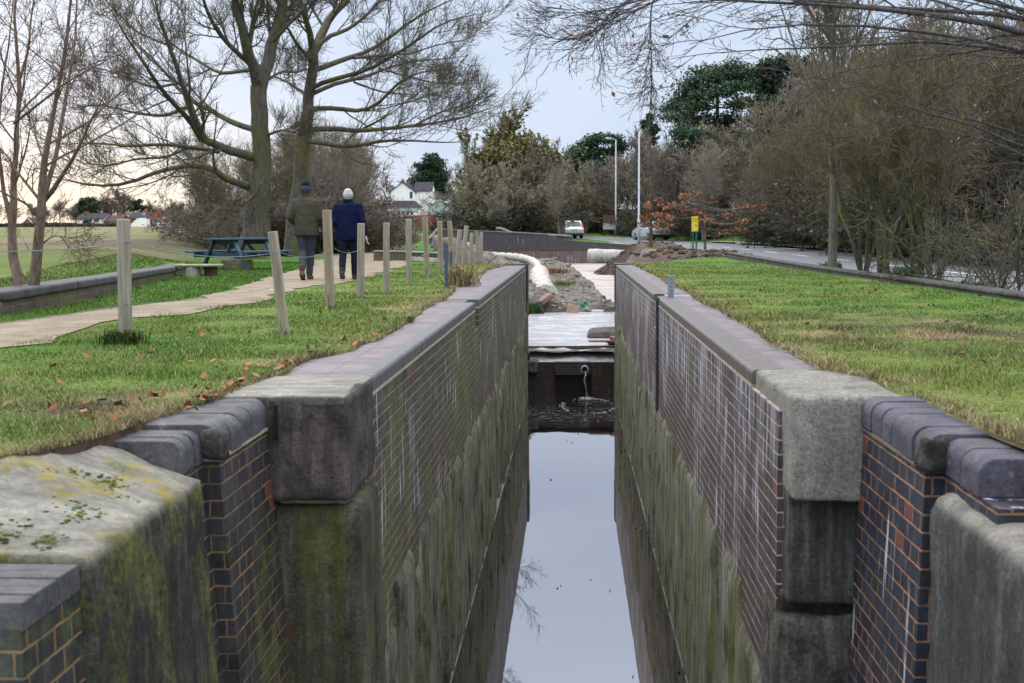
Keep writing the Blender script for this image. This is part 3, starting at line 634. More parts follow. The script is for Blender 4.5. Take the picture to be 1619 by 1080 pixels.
# ------------------------------------------------------------------ the lock chamber
M['meniscus'] = simple('tide film', (.17, .165, .15), .5, .3, 9., world=True)
XL, XR, YN, YE = -1.13, 1.045, 5.95, 28.35
ZW = -3.35
def batt(mb, x0, xb0, x1, y0, y1, z0, z1):
    """wall block whose face x0 at the top leans to xb0 at the bottom; x1 is the back"""
    lo = [(xb0, y0, z0), (x1, y0, z0), (x1, y1, z0), (xb0, y1, z0)]; hi = [(x0, y0, z1), (x1, y0, z1), (x1, y1, z1), (x0, y1, z1)]
    if x1 < x0: lo = lo[::-1]; hi = hi[::-1]
    return mb.hexa(lo+hi)
def lock_wall(side):
    s = -1 if side == 'l' else 1; X = XL if s < 0 else XR; bx = s*2.05
    lab = ('mossy dark brick lock wall with white lime runs under the wooden fence posts' if s < 0 else 'blue brick lock wall with lime stained courses and a steel channel below the open lawn')
    r = empty('lock_wall', (X, YN, 0), lab, 'lock wall', 'lock walls')
    inv = Matrix.Translation((-X, -YN, 0))
    n0, n1, nz = (13.5, 14.1, -.34) if s < 0 else (14.62, 15.2, -.42)
    mb = MB()
    for a, b, z0, z1 in ((YN, n0, ZW, -.105), (n0, n1, ZW, nz), (n1, YE, ZW, -.105)): mb.box(min(X, bx), max(X, bx), a, b, z0, z1)
    xi = X+s*.13; mb.box(min(xi, bx), max(xi, bx), n0-.002, n1+.002, nz-.003, -.006)
    mb.xform(inv); mb.build('brickwork', M['chamber_'+side], r)
    # bed joint under the coping
    mb = MB(); q = X-s*.004
    for a, b in ((6.4 if s < 0 else 6.85, n0), (n1, YE)): mb.box(min(q, bx), max(q, bx), a, b, -.105, -.088)
    mb.xform(inv); mb.build('bed_joint', M['mortar_pale'], r)
    # coping with a rounded nose
    mb = MB(); nose = [(X, -.088), (X, -.028)]+[(X+s*.028*(1-math.cos(t)), -.028+.028*math.sin(t)) for t in np.linspace(.25, PI/2, 6)]
    poly = nose+[(bx, 0.), (bx, -.088)]
    if s > 0: poly = poly[::-1]
    for a, b in ((6.4 if s < 0 else 6.85, n0), (n1, YE)): mb.prism(poly[::-1], 'y', a, b)
    mb.xform(inv); mb.build('coping', M['cope_'+side], r)
    # cement render on the lower wall, ragged along its top and standing a little proud
    yy = np.arange(YN+.12, YE-.02, .06); zz = np.linspace(0, 1, 34)
    Y2, T2 = np.meshgrid(yy, zz, indexing='ij')
    top = (-1.40 if s < 0 else -1.36)+.06*(fbm(Y2, Y2*0, 1.7, 61)-.5)+.09*(vn(Y2, Y2*0, .22, 62)-.5)-.25*(vn(Y2, Y2*0, .5, 69) > .80)+.35*np.exp(-((Y2-27.6)/.9)**2)
    if s > 0: top = top+.0
    Z2 = top+(ZW-top)*T2
    lump = .012+.018*fbm(Y2*1., Z2*.35, .5, 63, 4)+.016*(vn(Y2, Z2*.08, .25, 64) > .62)+.02*sst((-1.9-Z2)/1.)
    gone = (vn(Y2, Z2*.10, .30, 65) < .26)*(Y2 < 22)*(1. if s < 0 else .35)
    off = (lump*(1-gone)-.004*gone)*sst(T2*34/1.2)
    X2 = X-s*off
    V = (X2-X, Y2-YN, Z2)
    if s > 0: V = tuple(v[::-1] for v in V)
    me = grid_mesh('render '+side, *V); link('cement_render', me, M['render_'+side], r, smooth=True)
    mb = MB(); q = X-s*.05; mb.box(min(q, X), max(q, X), YN+.3, YE-.3, -3.162, -3.155); mb.xform(inv); mb.build('meniscus_line', M['meniscus'], r)  # pale strip: the light line at the water's edge put into its colour
    return r, X, inv, bx
wl, _, invl, _ = lock_wall('l'); wr, _, invr, _ = lock_wall('r')
# steel ladder channel and upright plate on the right wall
mb = MB(); mb.box(XR-.022, XR+.05, 14.22, 14.27, ZW, -.002); mb.box(XR-.022, XR+.05, 14.42, 14.47, ZW, -.002); mb.box(XR-.008, XR+.05, 14.27, 14.42, ZW, -.01)
for i in range(11): mb.box(XR-.03, XR-.02, 14.27, 14.42, -.25-i*.28, -.22-i*.28)
mb.xform(invr); mb.build('steel_channel', M['steel_dark'], wr)
mb = MB(); mb.box(-.037, .037, -.012, 0, 0, .27); mb.box(-.037, -.027, 0, .045, 0, .27); mb.box(.027, .037, 0, .045, 0, .27)
o = mb.build('marker_post', M['zinc']); o.location = (1.20, 14.35, 0); bevel(o, .004); tag(o, 'short pale blue galvanised channel post standing on the right coping', 'metal post')
mb = MB()
for i in range(5):
    mb = MB(); mb.tube([(0, -.0135, .04+i*.045), (0, -.012, .04+i*.045)], .006, 8); mb.build('bolt_hole', M['black'], o)
# pier ends at the lock head
def head_pier(x0, x1, y0, y1, name, label, mats):
    r = empty(name, ((x0+x1)/2, y0, -2.6), label, 'pier', 'lock head piers'); inv = Matrix.Translation((-(x0+x1)/2, -y0, 2.6))
    mb = MB(); mb.box(x0, x1, y0, y1, -.92, .03); mb.xform(inv); bevel(mb.build('timber_facing', mats[0], r), .012)
    mb = MB(); mb.box(x0+.012, x1-.012, y0+.012, y1, -2.12, -.92); mb.xform(inv); mb.build('brick_base', mats[1], r)
    mb = MB(); mb.box(x0-.02, x1+.03, y0-.03, y1, -3.3, -2.12); mb.xform(inv); bevel(mb.build('plinth', mats[2], r), .02)
head_pier(-1.9, -1.085, 28.42, 29.0, 'head_pier', 'dark pier with orange brick lower half at the far end of the left lock wall', (M['darkwood'], M['red'], M['breast']))
head_pier(1.028, 1.9, 28.42, 29.0, 'head_pier', 'dark steel faced pier at the far end of the right lock wall', (M['steel_dark'], M['darkwood'], M['breast']))

# ------------------------------------------------------------------ quoin blocks at the near end of the chamber
def rough_box(name, mat, parent, x0, x1, y0, y1, z0, z1, xb=None, bev=.03, amp=.012, seed=1, div=14):
    """bevelled stone whose faces are worn: a subdivided box pushed about by noise. xb = extra x of (left,right) faces at the bottom"""
    import bmesh
    bm = bmesh.new(); bmesh.ops.create_cube(bm, size=1)
    bmesh.ops.bevel(bm, geom=bm.edges[:], offset=bev, segments=3, profile=.6, affect='EDGES') if False else None
    bmesh.ops.subdivide_edges(bm, edges=bm.edges[:], cuts=div, use_grid_fill=True)
    rg = RNG(seed); dx, dy, dz = x1-x0, y1-y0, z1-z0
    for v in bm.verts:
        p = np.array(v.co)+.5; P = np.array([x0+p[0]*dx, y0+p[1]*dy, z0+p[2]*dz])
        # round the corners: pull towards the inset box
        ins = np.array([min(max(P[0], x0+bev), x1-bev), min(max(P[1], y0+bev), y1-bev), min(max(P[2], z0+bev), z1-bev)])
        dlt = P-ins; L = np.linalg.norm(dlt)
        if L > 1e-6: P = ins+dlt/L*min(L, bev)
        nrm = dlt/L if L > 1e-6 else np.zeros(3)
        nz = (fbm(np.array([P[1]+P[0]*.7]), np.array([P[2]+P[0]*.4]), .35, seed, 4)[0]-.5)*2*amp+(fbm(np.array([P[0]*1.3+P[2]]), np.array([P[1]]), .09, seed+5, 3)[0]-.5)*amp
        P = P+nrm*nz
        if xb is not None:
            f = (z1-P[2])/dz; g = (P[0]-x0)/dx; P[0] += f*(xb[0]*(1-g)+xb[1]*g)
        v.co = P
    me = bpy.data.meshes.new(name); bm.to_mesh(me); bm.free()
    return link(name, me, mat, parent, smooth=True)
ql = empty('quoin_pier', (-1.35, 5.7, -3.3), 'dark weathered stone quoin block on a mossy pier at the left lock corner', 'quoin', 'lock corner quoins')
inv = lambda r: Matrix.Translation(-r.location)
def into(o, r):
    o.data.transform(Matrix.Translation(-r.location)); o.parent = r; return o
into(rough_box('quoin_block', M['stone_dark'], None, -1.56, -1.105, 5.66, 6.42, -.515, .004, bev=.018, amp=.022, seed=3, div=22), ql)
into(rough_box('pale_cap', slab_top('worn pale cap', [(.05, .045, .04), (.11, .10, .09), (.19, .17, .15)], 0), None, -2.1, -1.12, 5.665, 6.5, -.05, .014, bev=.025, amp=.008, seed=4, div=18), ql)
into(rough_box('rendered_pier', M['pier_green'], None, -1.62, -1.055, 5.70, 6.3, -3.4, -.545, xb=(.10, .035), bev=.05, amp=.02, seed=5, div=30), ql)
into(rough_box('mortar_bed', M['mortar_pale'], None, -1.5, -1.13, 5.74, 6.3, -.56, -.50, bev=.02, amp=.01, seed=6, div=8), ql)
mb = MB(); mb.box(-1.475, -1.457, 5.652, 5.70, -.20, -.035); mb.xform(inv(ql)); mb.build('slot', M['black'], ql)
qr = empty('quoin_pier', (1.3, 5.7, -3.3), 'pale smooth concrete quoin block above a dark stepped pier at the right lock corner', 'quoin', 'lock corner quoins')
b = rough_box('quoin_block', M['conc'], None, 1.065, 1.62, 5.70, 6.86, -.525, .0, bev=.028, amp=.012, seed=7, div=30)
for v in b.data.vertices:                # the lower channel side corner is cut away on a slope
    d = max(0, (-.34-v.co.z)/.18)*max(0, min(1, (v.co.y-5.78)/.9)); v.co.z += .16*d
    v.co.x += .03*max(0, (1.3-v.co.x))*max(0, 1-(v.co.y-5.7)/.12) if v.co.x < 1.2 else 0
into(b, qr)
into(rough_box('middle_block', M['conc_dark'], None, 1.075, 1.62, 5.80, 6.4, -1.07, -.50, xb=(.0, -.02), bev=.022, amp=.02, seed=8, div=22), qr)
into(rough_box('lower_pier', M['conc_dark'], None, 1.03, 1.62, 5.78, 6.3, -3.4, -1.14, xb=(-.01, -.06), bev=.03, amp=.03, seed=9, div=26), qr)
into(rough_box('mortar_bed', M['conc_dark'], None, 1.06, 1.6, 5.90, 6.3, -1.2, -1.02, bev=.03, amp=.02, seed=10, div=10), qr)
mb = MB(); mb.box(1.475, 1.497, 5.692, 5.74, -.19, -.035); mb.xform(inv(qr)); mb.build('slot', M['black'], qr)
mb = MB(); mb.box(1.505, 1.60, 5.688, 5.74, -.33, -.012); mb.xform(inv(qr))

# ------------------------------------------------------------------ recessed brick returns with bullnose copings
def bull(r, mat, s, xf, xb, y0, y1, n, z, rad=.065, h=.145, seed=0):
    rg = RNG(seed); w = (y1-y0)/n
    for i in range(n):
        a = y0+i*w+.004; b = a+w-.009; dz = z+rg.normal()*.0025; x = xf+rg.normal()*.004
        rr = rad*(1+.06*rg.normal())
        poly = [(x, dz-h), (x, dz-rr)]+[(x+s*rr*(1-math.cos(t)), dz-rr+rr*math.sin(t)) for t in np.linspace(.15, PI/2, 8)]+[(xb, dz), (xb, dz-h)]
        if s > 0: poly = poly[::-1]
        mb = MB(); mb.prism(poly[::-1], 'y', a, b); mb.xform(inv(r)); o = mb.build('coping_brick', mat, r); bevel(o, .006, 2, 50)
    mb = MB(); q = xf+s*.012; y0 += .03; mb.box(min(q, xb), max(q, xb), y0, y1, z-h, z-.012) if rad < .03 else mb.prism(([(q, z-h), (q, z-rad), (q+s*rad*.3, z-.02), (q+s*rad, z-.007), (xb, z-.007), (xb, z-h)])[::(-1 if s < 0 else 1)], 'y', y0+.001, y1-.001)
    mb.xform(inv(r)); mb.build('mortar_joint', M['mortar'], r)
for s, k, xf, bt, y0, y1 in ((-1, 'l', -1.515, .065, 4.87, 5.72), (1, 'r', 1.41, -.028, 4.69, 5.74)):
    lab = 'brick return wall with orange joints under grey bullnose coping beside the left quoin' if s < 0 else 'blue brick return wall with red joints under bullnose coping beside the right quoin'
    r = empty('return_wall', (xf, y0, ZW), lab, 'brick wall', 'brick returns beside the quoins')
    mb = MB(); batt(mb, xf, xf+bt*3.2, s*2.2, y0, y1, ZW, -.148); mb.xform(inv(r)); mb.build('brickwork', M['blue_'+k], r)
    y2 = y0-.6; xf2 = xf+s*.07
    mb = MB(); batt(mb, xf2, xf2+bt*3.2, s*2.2, y2, y0, ZW, -.165); mb.xform(inv(r)); mb.build('stepped_brickwork', M['blue_'+k], r)
    bull(r, M['bull_'+k], s, xf+s*-.004, s*2.02, y0-.01, y1+(.0 if s < 0 else -.03), 6 if s > 0 else 5, .0, seed=3+s)
    bull(r, M['bull_'+k], s, xf2+s*-.006, s*(1.95 if s < 0 else 2.25), y0-.01-(.27 if s < 0 else .42), y0-.012, 3 if s < 0 else 2, -.018, seed=9+s)
    mb = MB(); q = xf-s*.006; mb.box(min(q, s*2.0), max(q, s*2.0), y0-.005, y1, -.160, -.146); mb.xform(inv(r)); mb.build('bed_joint', M['mortar_pale' if s < 0 else 'mortar'], r)
# broken coping corner lumps
for s, c, k in ((-1, (-1.53, 4.86, -.075), 'l'), (1, (1.44, 4.68, -.07), 'r')):
    o = rough_box('broken_mortar', M['conc_dark'], None, c[0]-.05, c[0]+.06, c[1]-.035, c[1]+.05, c[2]-.07, c[2]+.055, bev=.02, amp=.05, seed=20+s, div=8)
    par = [x for x in bpy.data.objects if x.name.startswith('return_wall')][0 if s < 0 else 1]; into(o, par)

# ------------------------------------------------------------------ big worn slabs nearest the camera
o = rough_box('stone_slab', M['slab_l'], None, -4.2, -1.49, 3.44, 4.60, -3.3, -.165, xb=(0, .17), bev=.03, amp=.026, seed=31, div=40)
for v in o.data.vertices: v.co.z += .37*max(0, min(.46, -1.53-v.co.x))*max(0, min(1, (v.co.z+.6)/.4))*max(0, min(1, (v.co.y-3.5)/.5))
tag(o, 'big lichen spotted stone block with a mossy dark face in the near left corner', 'stone block', 'large stone blocks')
mb = MB(); rg = RNG(77)
for i in range(520):
    px_ = -1.525-abs(rg.normal())*.12; py_ = 3.5+rg.random()*.75; q = .0025+.0065*rg.random()**2; c_ = rg.integers(0, 14); px_ = -1.56-.30*_h(np.array([c_]), np.array([3]), 9)[0]+rg.normal()*.035; py_ = 3.5+.8*_h(np.array([c_]), np.array([4]), 9)[0]+rg.normal()*.05
    mb.ball((px_, py_, -.166+.37*max(0, -1.53-px_)*max(0, min(1, (py_-3.5)/.5))), q*1.5, q*1.3, q*.5, 8, 5)
mb.build('moss_cushion', M['moss'], o, smooth=True)
r = empty('brick_pier', (-1.5, 3.1, -3.3), 'blue brick pier with square coping in the bottom left corner, nearest the camera', 'brick pier')
mb = MB(); batt(mb, -1.515, -1.45, -4.2, 3.05, 3.434, ZW, -.27); mb.xform(inv(r)); mb.build('brickwork', M['blue_l'], r)
for i in range(5):
    mb = MB(); mb.box(-4.2, -1.508, 3.05+i*.0765, 3.05+i*.0765+.069, -.275, -.192+.0015*(i % 2)); mb.xform(inv(r)); bevel(mb.build('coping_brick', M['bull_l'], r), .004)
mb = MB(); mb.box(-4.2, -1.512, 3.052, 3.432, -.275, -.198); mb.xform(inv(r)); mb.build('mortar_joint', M['mortar'], r)
o = rough_box('stone_slab', M['slab_r'], None, 1.40, 4.2, 2.2, 4.62, -3.3, -.215, xb=(-.05, 0), bev=.085, amp=.02, seed=37, div=44)
tag(o, 'rounded pale grey stone block with streaked face in the near right corner', 'stone block', 'large stone blocks')

# ------------------------------------------------------------------ lock head: breast wall, ledge, pipe
bw = empty('breast_wall', (0, 28.3, -3.3), 'dark wet brick breast wall with a spouting pipe at the head of the lock', 'wall')
mb = MB(); mb.box(-1.3, 1.2, 28.36, 28.9, -3.35, -2.36); mb.xform(inv(bw)); mb.build('brickwork', M['breast'], bw)
mb = MB(); mb.box(-.42, .42, 28.28, 28.40, -2.66, -2.345); mb.xform(inv(bw)); mb.build('brick_panel', M['panel'], bw)
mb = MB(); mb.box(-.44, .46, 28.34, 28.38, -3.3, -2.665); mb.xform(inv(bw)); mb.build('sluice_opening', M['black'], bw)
b = rough_box('fallen_stone', M['conc_dark'], None, -1.2, -.85, 28.2, 28.7, -2.62, -2.33, bev=.05, amp=.04, seed=41, div=10); into(b, bw)
Xg, Yg = np.meshgrid(np.linspace(-1.3, 1.2, 60), np.linspace(28.36, 29.62, 32))
Zg = -2.355+.22*sst((Yg-28.6)/.9)+.09*(fbm(Xg, Yg, .25, 71, 4)-.5)*sst((Yg-28.4)/.2)
o = link('ledge', grid_mesh('ledge', Xg, Yg-28.3, Zg+3.3), M['rubble'], bw, smooth=True)
mb = MB(); mb.box(-1.5, 1.5, 29.5, 29.62, -2.5, -2.11); mb.xform(inv(bw)); bevel(mb.build('sill', M['darkwood'], bw), .01)
mb = MB()
pts = [(.29, y, -2.52) for y in (28.16, 28.17, 28.42)]
mb.tube(pts, [.092, .095, .095], 18); mb.xform(inv(bw)); mb.build('drain_pipe', M['concpipe'], bw, smooth=False)
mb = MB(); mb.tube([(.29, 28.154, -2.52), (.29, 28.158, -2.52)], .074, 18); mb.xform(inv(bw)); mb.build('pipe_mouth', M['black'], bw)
mb = MB(); P = []; Rr = []
for i in range(12):
    t = i/11; P.append((.29+.02*math.sin(t*9)+.03*t, 28.15-.26*t**.6, -2.575-.59*t*t-.02*t)); Rr.append(.030*(1-.3*t)+.006*math.sin(t*14))
mb.tube(P, Rr, 10); o = mb.build('water_stream', M['stream'], smooth=True); tag(o, 'thin stream of water falling from the drain pipe', 'water stream')
o.data.transform(Matrix.Translation((-.3, -28, 3.16))); o.location = (.3, 28, -3.16)
mb = MB(); rg = RNG(5)
for i in range(230):
    a = rg.random()*2*PI; ex = 1+rg.normal()*.05; 
    if math.sin(a*3+1) > .3 and rg.random() < .85: continue
    x = .36+.60*ex*math.cos(a); y = 26.55+1.15*ex*math.sin(a)
    q = .004+.008*rg.random()**2; mb.ball((x, y, -3.158), q*2.4, q*2.2, q*.4, 6, 3)
for i in range(70):
    mb.ball((.3+rg.normal()*.09, 27.75+rg.normal()*.12, -3.157), .012, .02, .007, 6, 3)
o = mb.build('foam_ring', M['foam'], smooth=True); tag(o, 'broken ring of white foam on the water below the pipe', 'foam', kind='stuff')

rg = RNG(99); P = np.stack([XL+.06+(XR-XL-.12)*rg.random(60)**1.0, 7.5+20*rg.random(60), np.full(60, -3.154)], 1); k = rg.random(60) < .6
P[k, 0] = np.where(rg.random(k.sum()) < .5, XL+.07+.12*rg.random(k.sum()), XR-.07-.12*rg.random(k.sum()))
nn = rg.normal(size=P.shape)*.08; nn[:, 2] = 1; V, Fq = cards(P, .03, rg, nrm=nn, aspect=1.5)
o = link('floating_leaves', mesh_np('floating leaves', V, Fq), simple('wet leaf', (.05, .035, .02), .5, .3, 9.)); tag(o, 'few dark leaves floating on the lock water', 'leaves', kind='stuff')
# ------------------------------------------------------------------ things lying in the drained pound
def ribbed(name, pts, r0, pitch, mat, label, cat, sides=14, amp=.10, seed=0):
    p = resample(pts, 60); d = np.r_[0, np.cumsum(np.linalg.norm(np.diff(p, axis=0), axis=1))]
    t = np.arange(0, d[-1], pitch/4); q = np.stack([np.interp(t, d, p[:, i]) for i in range(3)], 1)
    rad = r0*(1+amp*np.array([[-1, .35, 1, .35][i % 4] for i in range(len(t))]))*(1+.05*np.sin(t*1.7+seed))
    mb = MB(); mb.tube(q, list(rad), sides); o = mb.build(name, mat, smooth=True); c = p[0]; o.data.transform(Matrix.Translation(tuple(-c))); o.location = c
    return tag(o, label, cat)
ribbed('drainage_pipe', [at(690, 400, 72), at(722, 401.5, 70), at(760, 403, 68.5), at(795, 405, 67), at(822, 407.5, 65.5), at(840, 412, 63.5), at(850, 420, 61), at(855, 429, 59), at(856, 436, 57.8)], .20, .7, M['pipewhite'], 'long pale ribbed pipe lying along the left bank of the empty pound', 'pipe', amp=.17)
ribbed('drainage_pipe', [at(853, 434, 58), at(853, 442, 54), at(855, 452, 50.5), at(859, 462, 47.5), at(864, 469, 45.6)], .42, .9, M['pipewhite'], 'short ribbed pale pipe half sunk in mud behind the left pier', 'pipe', sides=20, amp=.13)
def ring_pipe(name, c, yaw, R0, R1, L, mat, label, cat, tilt=0., group=None):
    mb = MB(); n = 28
    for y, ro, ri in ((0, R0, R1), (L, R0, R1)):
        for rr in (ro, ri):
            for k in range(n): a = 2*PI*k/n; mb.v.append((rr*math.cos(a), y, rr*math.sin(a)))
    for k in range(n):
        k2 = (k+1) % n; A, B, C_, D = 0, n, 2*n, 3*n
        mb.f += [(A+k, A+k2, B+k2, B+k), (C_+k, D+k, D+k2, C_+k2), (A+k, C_+k, C_+k2, A+k2), (B+k, B+k2, D+k2, D+k)]
    o = mb.build(name, mat, smooth=False); bevel(o, .02, 2); o.location = tuple(c); o.rotation_euler = (tilt, 0, yaw); return tag(o, label, cat, group)
c = at(874, 497, 41.6); ring_pipe('concrete_pipe', (c[0], c[1], c[2]-.05), math.radians(-8), .40, .30, 2.2, M['concpipe'], 'half buried pale concrete pipe with a dark mouth at the edge of the mud', 'pipe')
def rock(name, c, sx, sy, sz, mat, label, cat, seed, rz=0., rx=0., ry=0., div=8, amp=.03, bev=None, group=None):
    o = rough_box(name, mat, None, -sx/2, sx/2, -sy/2, sy/2, -sz/2, sz/2, bev=bev or min(sx, sy, sz)*.25, amp=amp, seed=seed, div=div)
    o.location = tuple(c); o.rotation_euler = (rx, ry, rz); return tag(o, label, cat, group)
rock('paving_slab', at(905, 493, 41.2), .42, .07, .55, M['red'] if False else simple('buff slab', (.26, .18, .14), .9, .25, 6.), 'buff brown slab leaning on edge at the front of the mud', 'slab', 51, rx=-.3, ry=.22, bev=.015, amp=.01)
rock('timber_block', at(851, 487, 41.0), .26, .3, .5, M['darkwood'], 'dark broken timber lying against the concrete pipe', 'timber', 52, ry=-.55, rx=.2)
rock('paving_slab', at(861, 473, 41.5), .5, .5, .16, simple('brown slab', (.20, .13, .10), .9, .3, 6.), 'broken brown slab tilted on top of the ribbed pipe', 'slab', 53, ry=-.6, rz=.4, bev=.02)
c = at(800, 411, 47); rock('stick', at(779, 410, 46.2), .03, .03, .5, M['darkwood'], 'dark stick lying across the pale pipe', 'stick', 54, ry=.9, bev=.008, amp=.004)
rg = RNG(66)
mb = MB()
for i in range(26):
    p = at(922+rg.normal()*9, 487+rg.normal()*3.5, 41.7+rg.random()*.5); mb.ball(p, .06+.07*rg.random(), .06, .04+.04*rg.random(), 7, 5)
o = mb.build('green_netting', simple('green plastic netting', (.03, .16, .10), .5, .4, 12., bump=.5), smooth=True); tag(o, 'crumpled green plastic netting at the front of the mud', 'netting')
rock('white_sack', at(944, 493, 41.5), .45, .25, .14, M['foam'], 'dirty white sack beside the green netting', 'sack', 55, amp=.06)
mb = MB(); p0 = at(936, 541, 29.9); 
o = rock('plank', (.78, 29.72, -1.97), .75, .16, .045, M['plank'], 'pale plank sticking out over the wet floor by the right pier', 'plank', 56, rz=.05, bev=.008, amp=.004)
mb = MB(); rg = RNG(8)
hb = empty('brick_heap', (1.1, 29.8, -2.1), 'small heap of loose orange bricks under the plank by the right pier', 'bricks')
for i in range(16):
    mb = MB(); mb.box(-.1, .1, -.05, .05, -.03, .03)
    mb.xform(Matrix.Translation((-.18+.36*rg.random(), -.15+.5*rg.random(), .04+.26*rg.random()**1.5))@Matrix.Rotation(rg.random()*3, 4, 'Z')@Matrix.Rotation(rg.normal()*.4, 4, 'X'))
    bevel(mb.build('brick', M['red'] if i % 3 else M['darkwood'], hb), .006)
rock('silt_mound', at(955, 528, 32.2), .9, 1.2, .3, M['mud'], 'low mud mound on the wet floor by the right pier', 'mud mound', 57, amp=.06, div=12, bev=.14)
for i, (px, py, d, rr, ln) in enumerate(((948, 405, 70, .44, 1.35), (973, 405.5, 69, .42, 1.3))):
    c = at(px, py, d); mb = MB()
    P = [(c[0]-ln/2*1.0, c[1]+.15, c[2]), (c[0]-ln/2+.04, c[1]+.14, c[2]), (c[0]-ln*.1, c[1], c[2]), (c[0]+ln/2-.05, c[1]-.14, c[2]-.03), (c[0]+ln/2, c[1]-.15, c[2]-.03)]
    mb.tube(P, [rr*.72, rr*.98, rr*1.0, rr*.92, rr*.72], 20); o = mb.build('concrete_pipe', M['concpipe'], smooth=True); o.data.transform(Matrix.Translation((-c[0], -c[1], -c[2]))); o.location = tuple(c)
    tag(o, ['large pale pipe section on the right bank, the left one of the pair', 'pale pipe section on the right bank beside the brown earth heap'][i], 'pipe', 'pale pipe sections on the right bank')
# heaps
def heap(name, x0, x1, y0, y1, hf, mat, label, cat, seed, base=None, nx=120, ny=60, clods=0, kind=None):
    X, Yv = np.meshgrid(np.linspace(x0, x1, nx), np.linspace(y0, y1, ny))
    u = (X-x0)/(x1-x0); v = (Yv-y0)/(y1-y0); env = (sst(np.minimum(u, 1-u)/.22)*sst(np.minimum(v, 1-v)/.4))
    Z = (H(X, Yv) if base is None else base(X, Yv))-.12+env*hf*(.55+.9*fbm(X, Yv, 1.1, seed, 5))+env*.22*hf*(fbm(X, Yv, .3, seed+3, 3)-.5)
    o = link(name, grid_mesh(name, X, Yv, Z), mat, smooth=False); tag(o, label, cat, kind=kind)
    if clods:
        rg = RNG(seed); mb = MB()
        for i in range(clods):
            a, b = int(rg.random()*ny), int(rg.random()*nx)
            if env[a, b] < .3: continue
            q = .03+.07*rg.random()**2; mb.ball((X[a, b], Yv[a, b], Z[a, b]+q*.3), q*1.3, q, q*.8, 6, 4)
        c = mb.build('clod', mat, o); tag(c, kind='stuff')
    return o
heap('soil_heap', 1.9, 6.1, 34.0, 39.5, .27, M['soil'], 'long heap of dug brown earth beyond the right lawn', 'soil heap', 81, clods=420)
heap('soil_heap', 1.0, 4.0, 64., 69.5, .22, M['soil'], 'small spill of brown rubble below the pale pipe sections', 'soil heap', 83, base=lambda X, Yv: BED(X, Yv)+.1, nx=70, ny=70, clods=260)
heap('soil_heap', 3.2, 6.2, 60, 74., .22, M['soil'], 'brown earth piled behind the pale pipe sections', 'soil heap', 85, base=lambda X, Yv: np.maximum(BED(X, Yv), -.3)+.1, nx=60, ny=60, clods=120)
rg = RNG(88); mb = MB()
for i in range(700):
    y = 41.5+36*rg.random()**1.6; x = slabx(y)-.1-rg.random()*3.2; q = (.02+.07*rg.random()**3)*(1+.012*(y-41)); mb.ball((x, y, float(BED(x, y))+q*.3), q*1.4, q*1.1, q*.8, 6, 4)
o = mb.build('mud_stones', M['rubbletone'] if 'rubbletone' in M else rubble_mat('mud stones', (.10, .085, .07), (.19, .17, .15), (.30, .28, .26))); tag(o, 'stones and lumps strewn over the mud', 'stones', kind='stuff')
# ------------------------------------------------------------------ walls and kerbs further off
def px_poly(pts, d): return [(at(x, y, d)[0], at(x, y, d)[2]) for x, y in pts]
r = empty('bridge_parapet', (0, 80, -1.5), 'long dark blue brick parapet closing the far end of the empty pound', 'parapet wall')
T = Matrix.Translation((0, -80, 1.5))
mb = MB(); mb.prism(px_poly([(678, 396), (678, 378), (692, 363.5), (760, 365.5), (866, 371), (886, 379), (1000, 387), (1016, 390), (1016, 396)], 80)[::-1], 'y', 80, 80.45); mb.xform(T); mb.build('parapet', M['farcope'], r)
mb = MB(); mb.prism(px_poly([(678, 430), (678, 396), (1040, 396), (1040, 430)], 80)[::-1], 'y', 80.02, 80.4); mb.xform(T); mb.build('brick_base', M['farbrick'], r)
mb = MB(); a = at(679, 377.5, 80); b = at(692, 363, 80); mb.beam((a[0], 80.2, a[2]+.05), (b[0], 80.2, b[2]+.05), .55, .16); mb.xform(T); bevel(mb.build('coping_stone', M['concpipe'], r), .02)
mb = MB(); a = at(692, 363, 80); b = at(866, 370.6, 80); mb.beam((a[0], 80.2, a[2]+.03), (b[0], 80.2, b[2]+.03), .5, .06); mb.xform(T); mb.build('coping_course', M['kerbstone'], r)
mb = MB(); 
for i in range(5):
    a = at(720+i*42, 383+i*1.2, 80); mb.box(a[0]-.01, a[0]+.01, 79.985, 80.0, a[2]-.5, a[2]+.1)
r2 = empty('bridge_parapet', (0, 94, 0), 'further grey parapet with pale sloping coping beyond the grass verge', 'parapet wall'); T2 = Matrix.Translation((0, -94, 0))
P2 = px_poly([(784, 384), (784, 361), (792, 361), (808, 368), (905, 373.5), (905, 388)], 94)
mb = MB(); mb.prism(P2[::-1], 'y', 94, 94.4); mb.xform(T2); mb.build('brickwork', M['farcope'], r2)
for p, q in (((784, 361), (792, 361)), ((792, 361), (808, 368)), ((808, 368), (904, 373.3))):
    a = at(*p, 94); b = at(*q, 94); mb = MB(); mb.beam((a[0], 94.2, a[2]+.03), (b[0], 94.2, b[2]+.03), .55, .13); mb.xform(T2); mb.build('coping_stone', M['concpipe'], r2)
M['capgrey'] = simple('old rounded cap', (.062, .06, .064), .8, .35, 4., .2, .4, world=True)
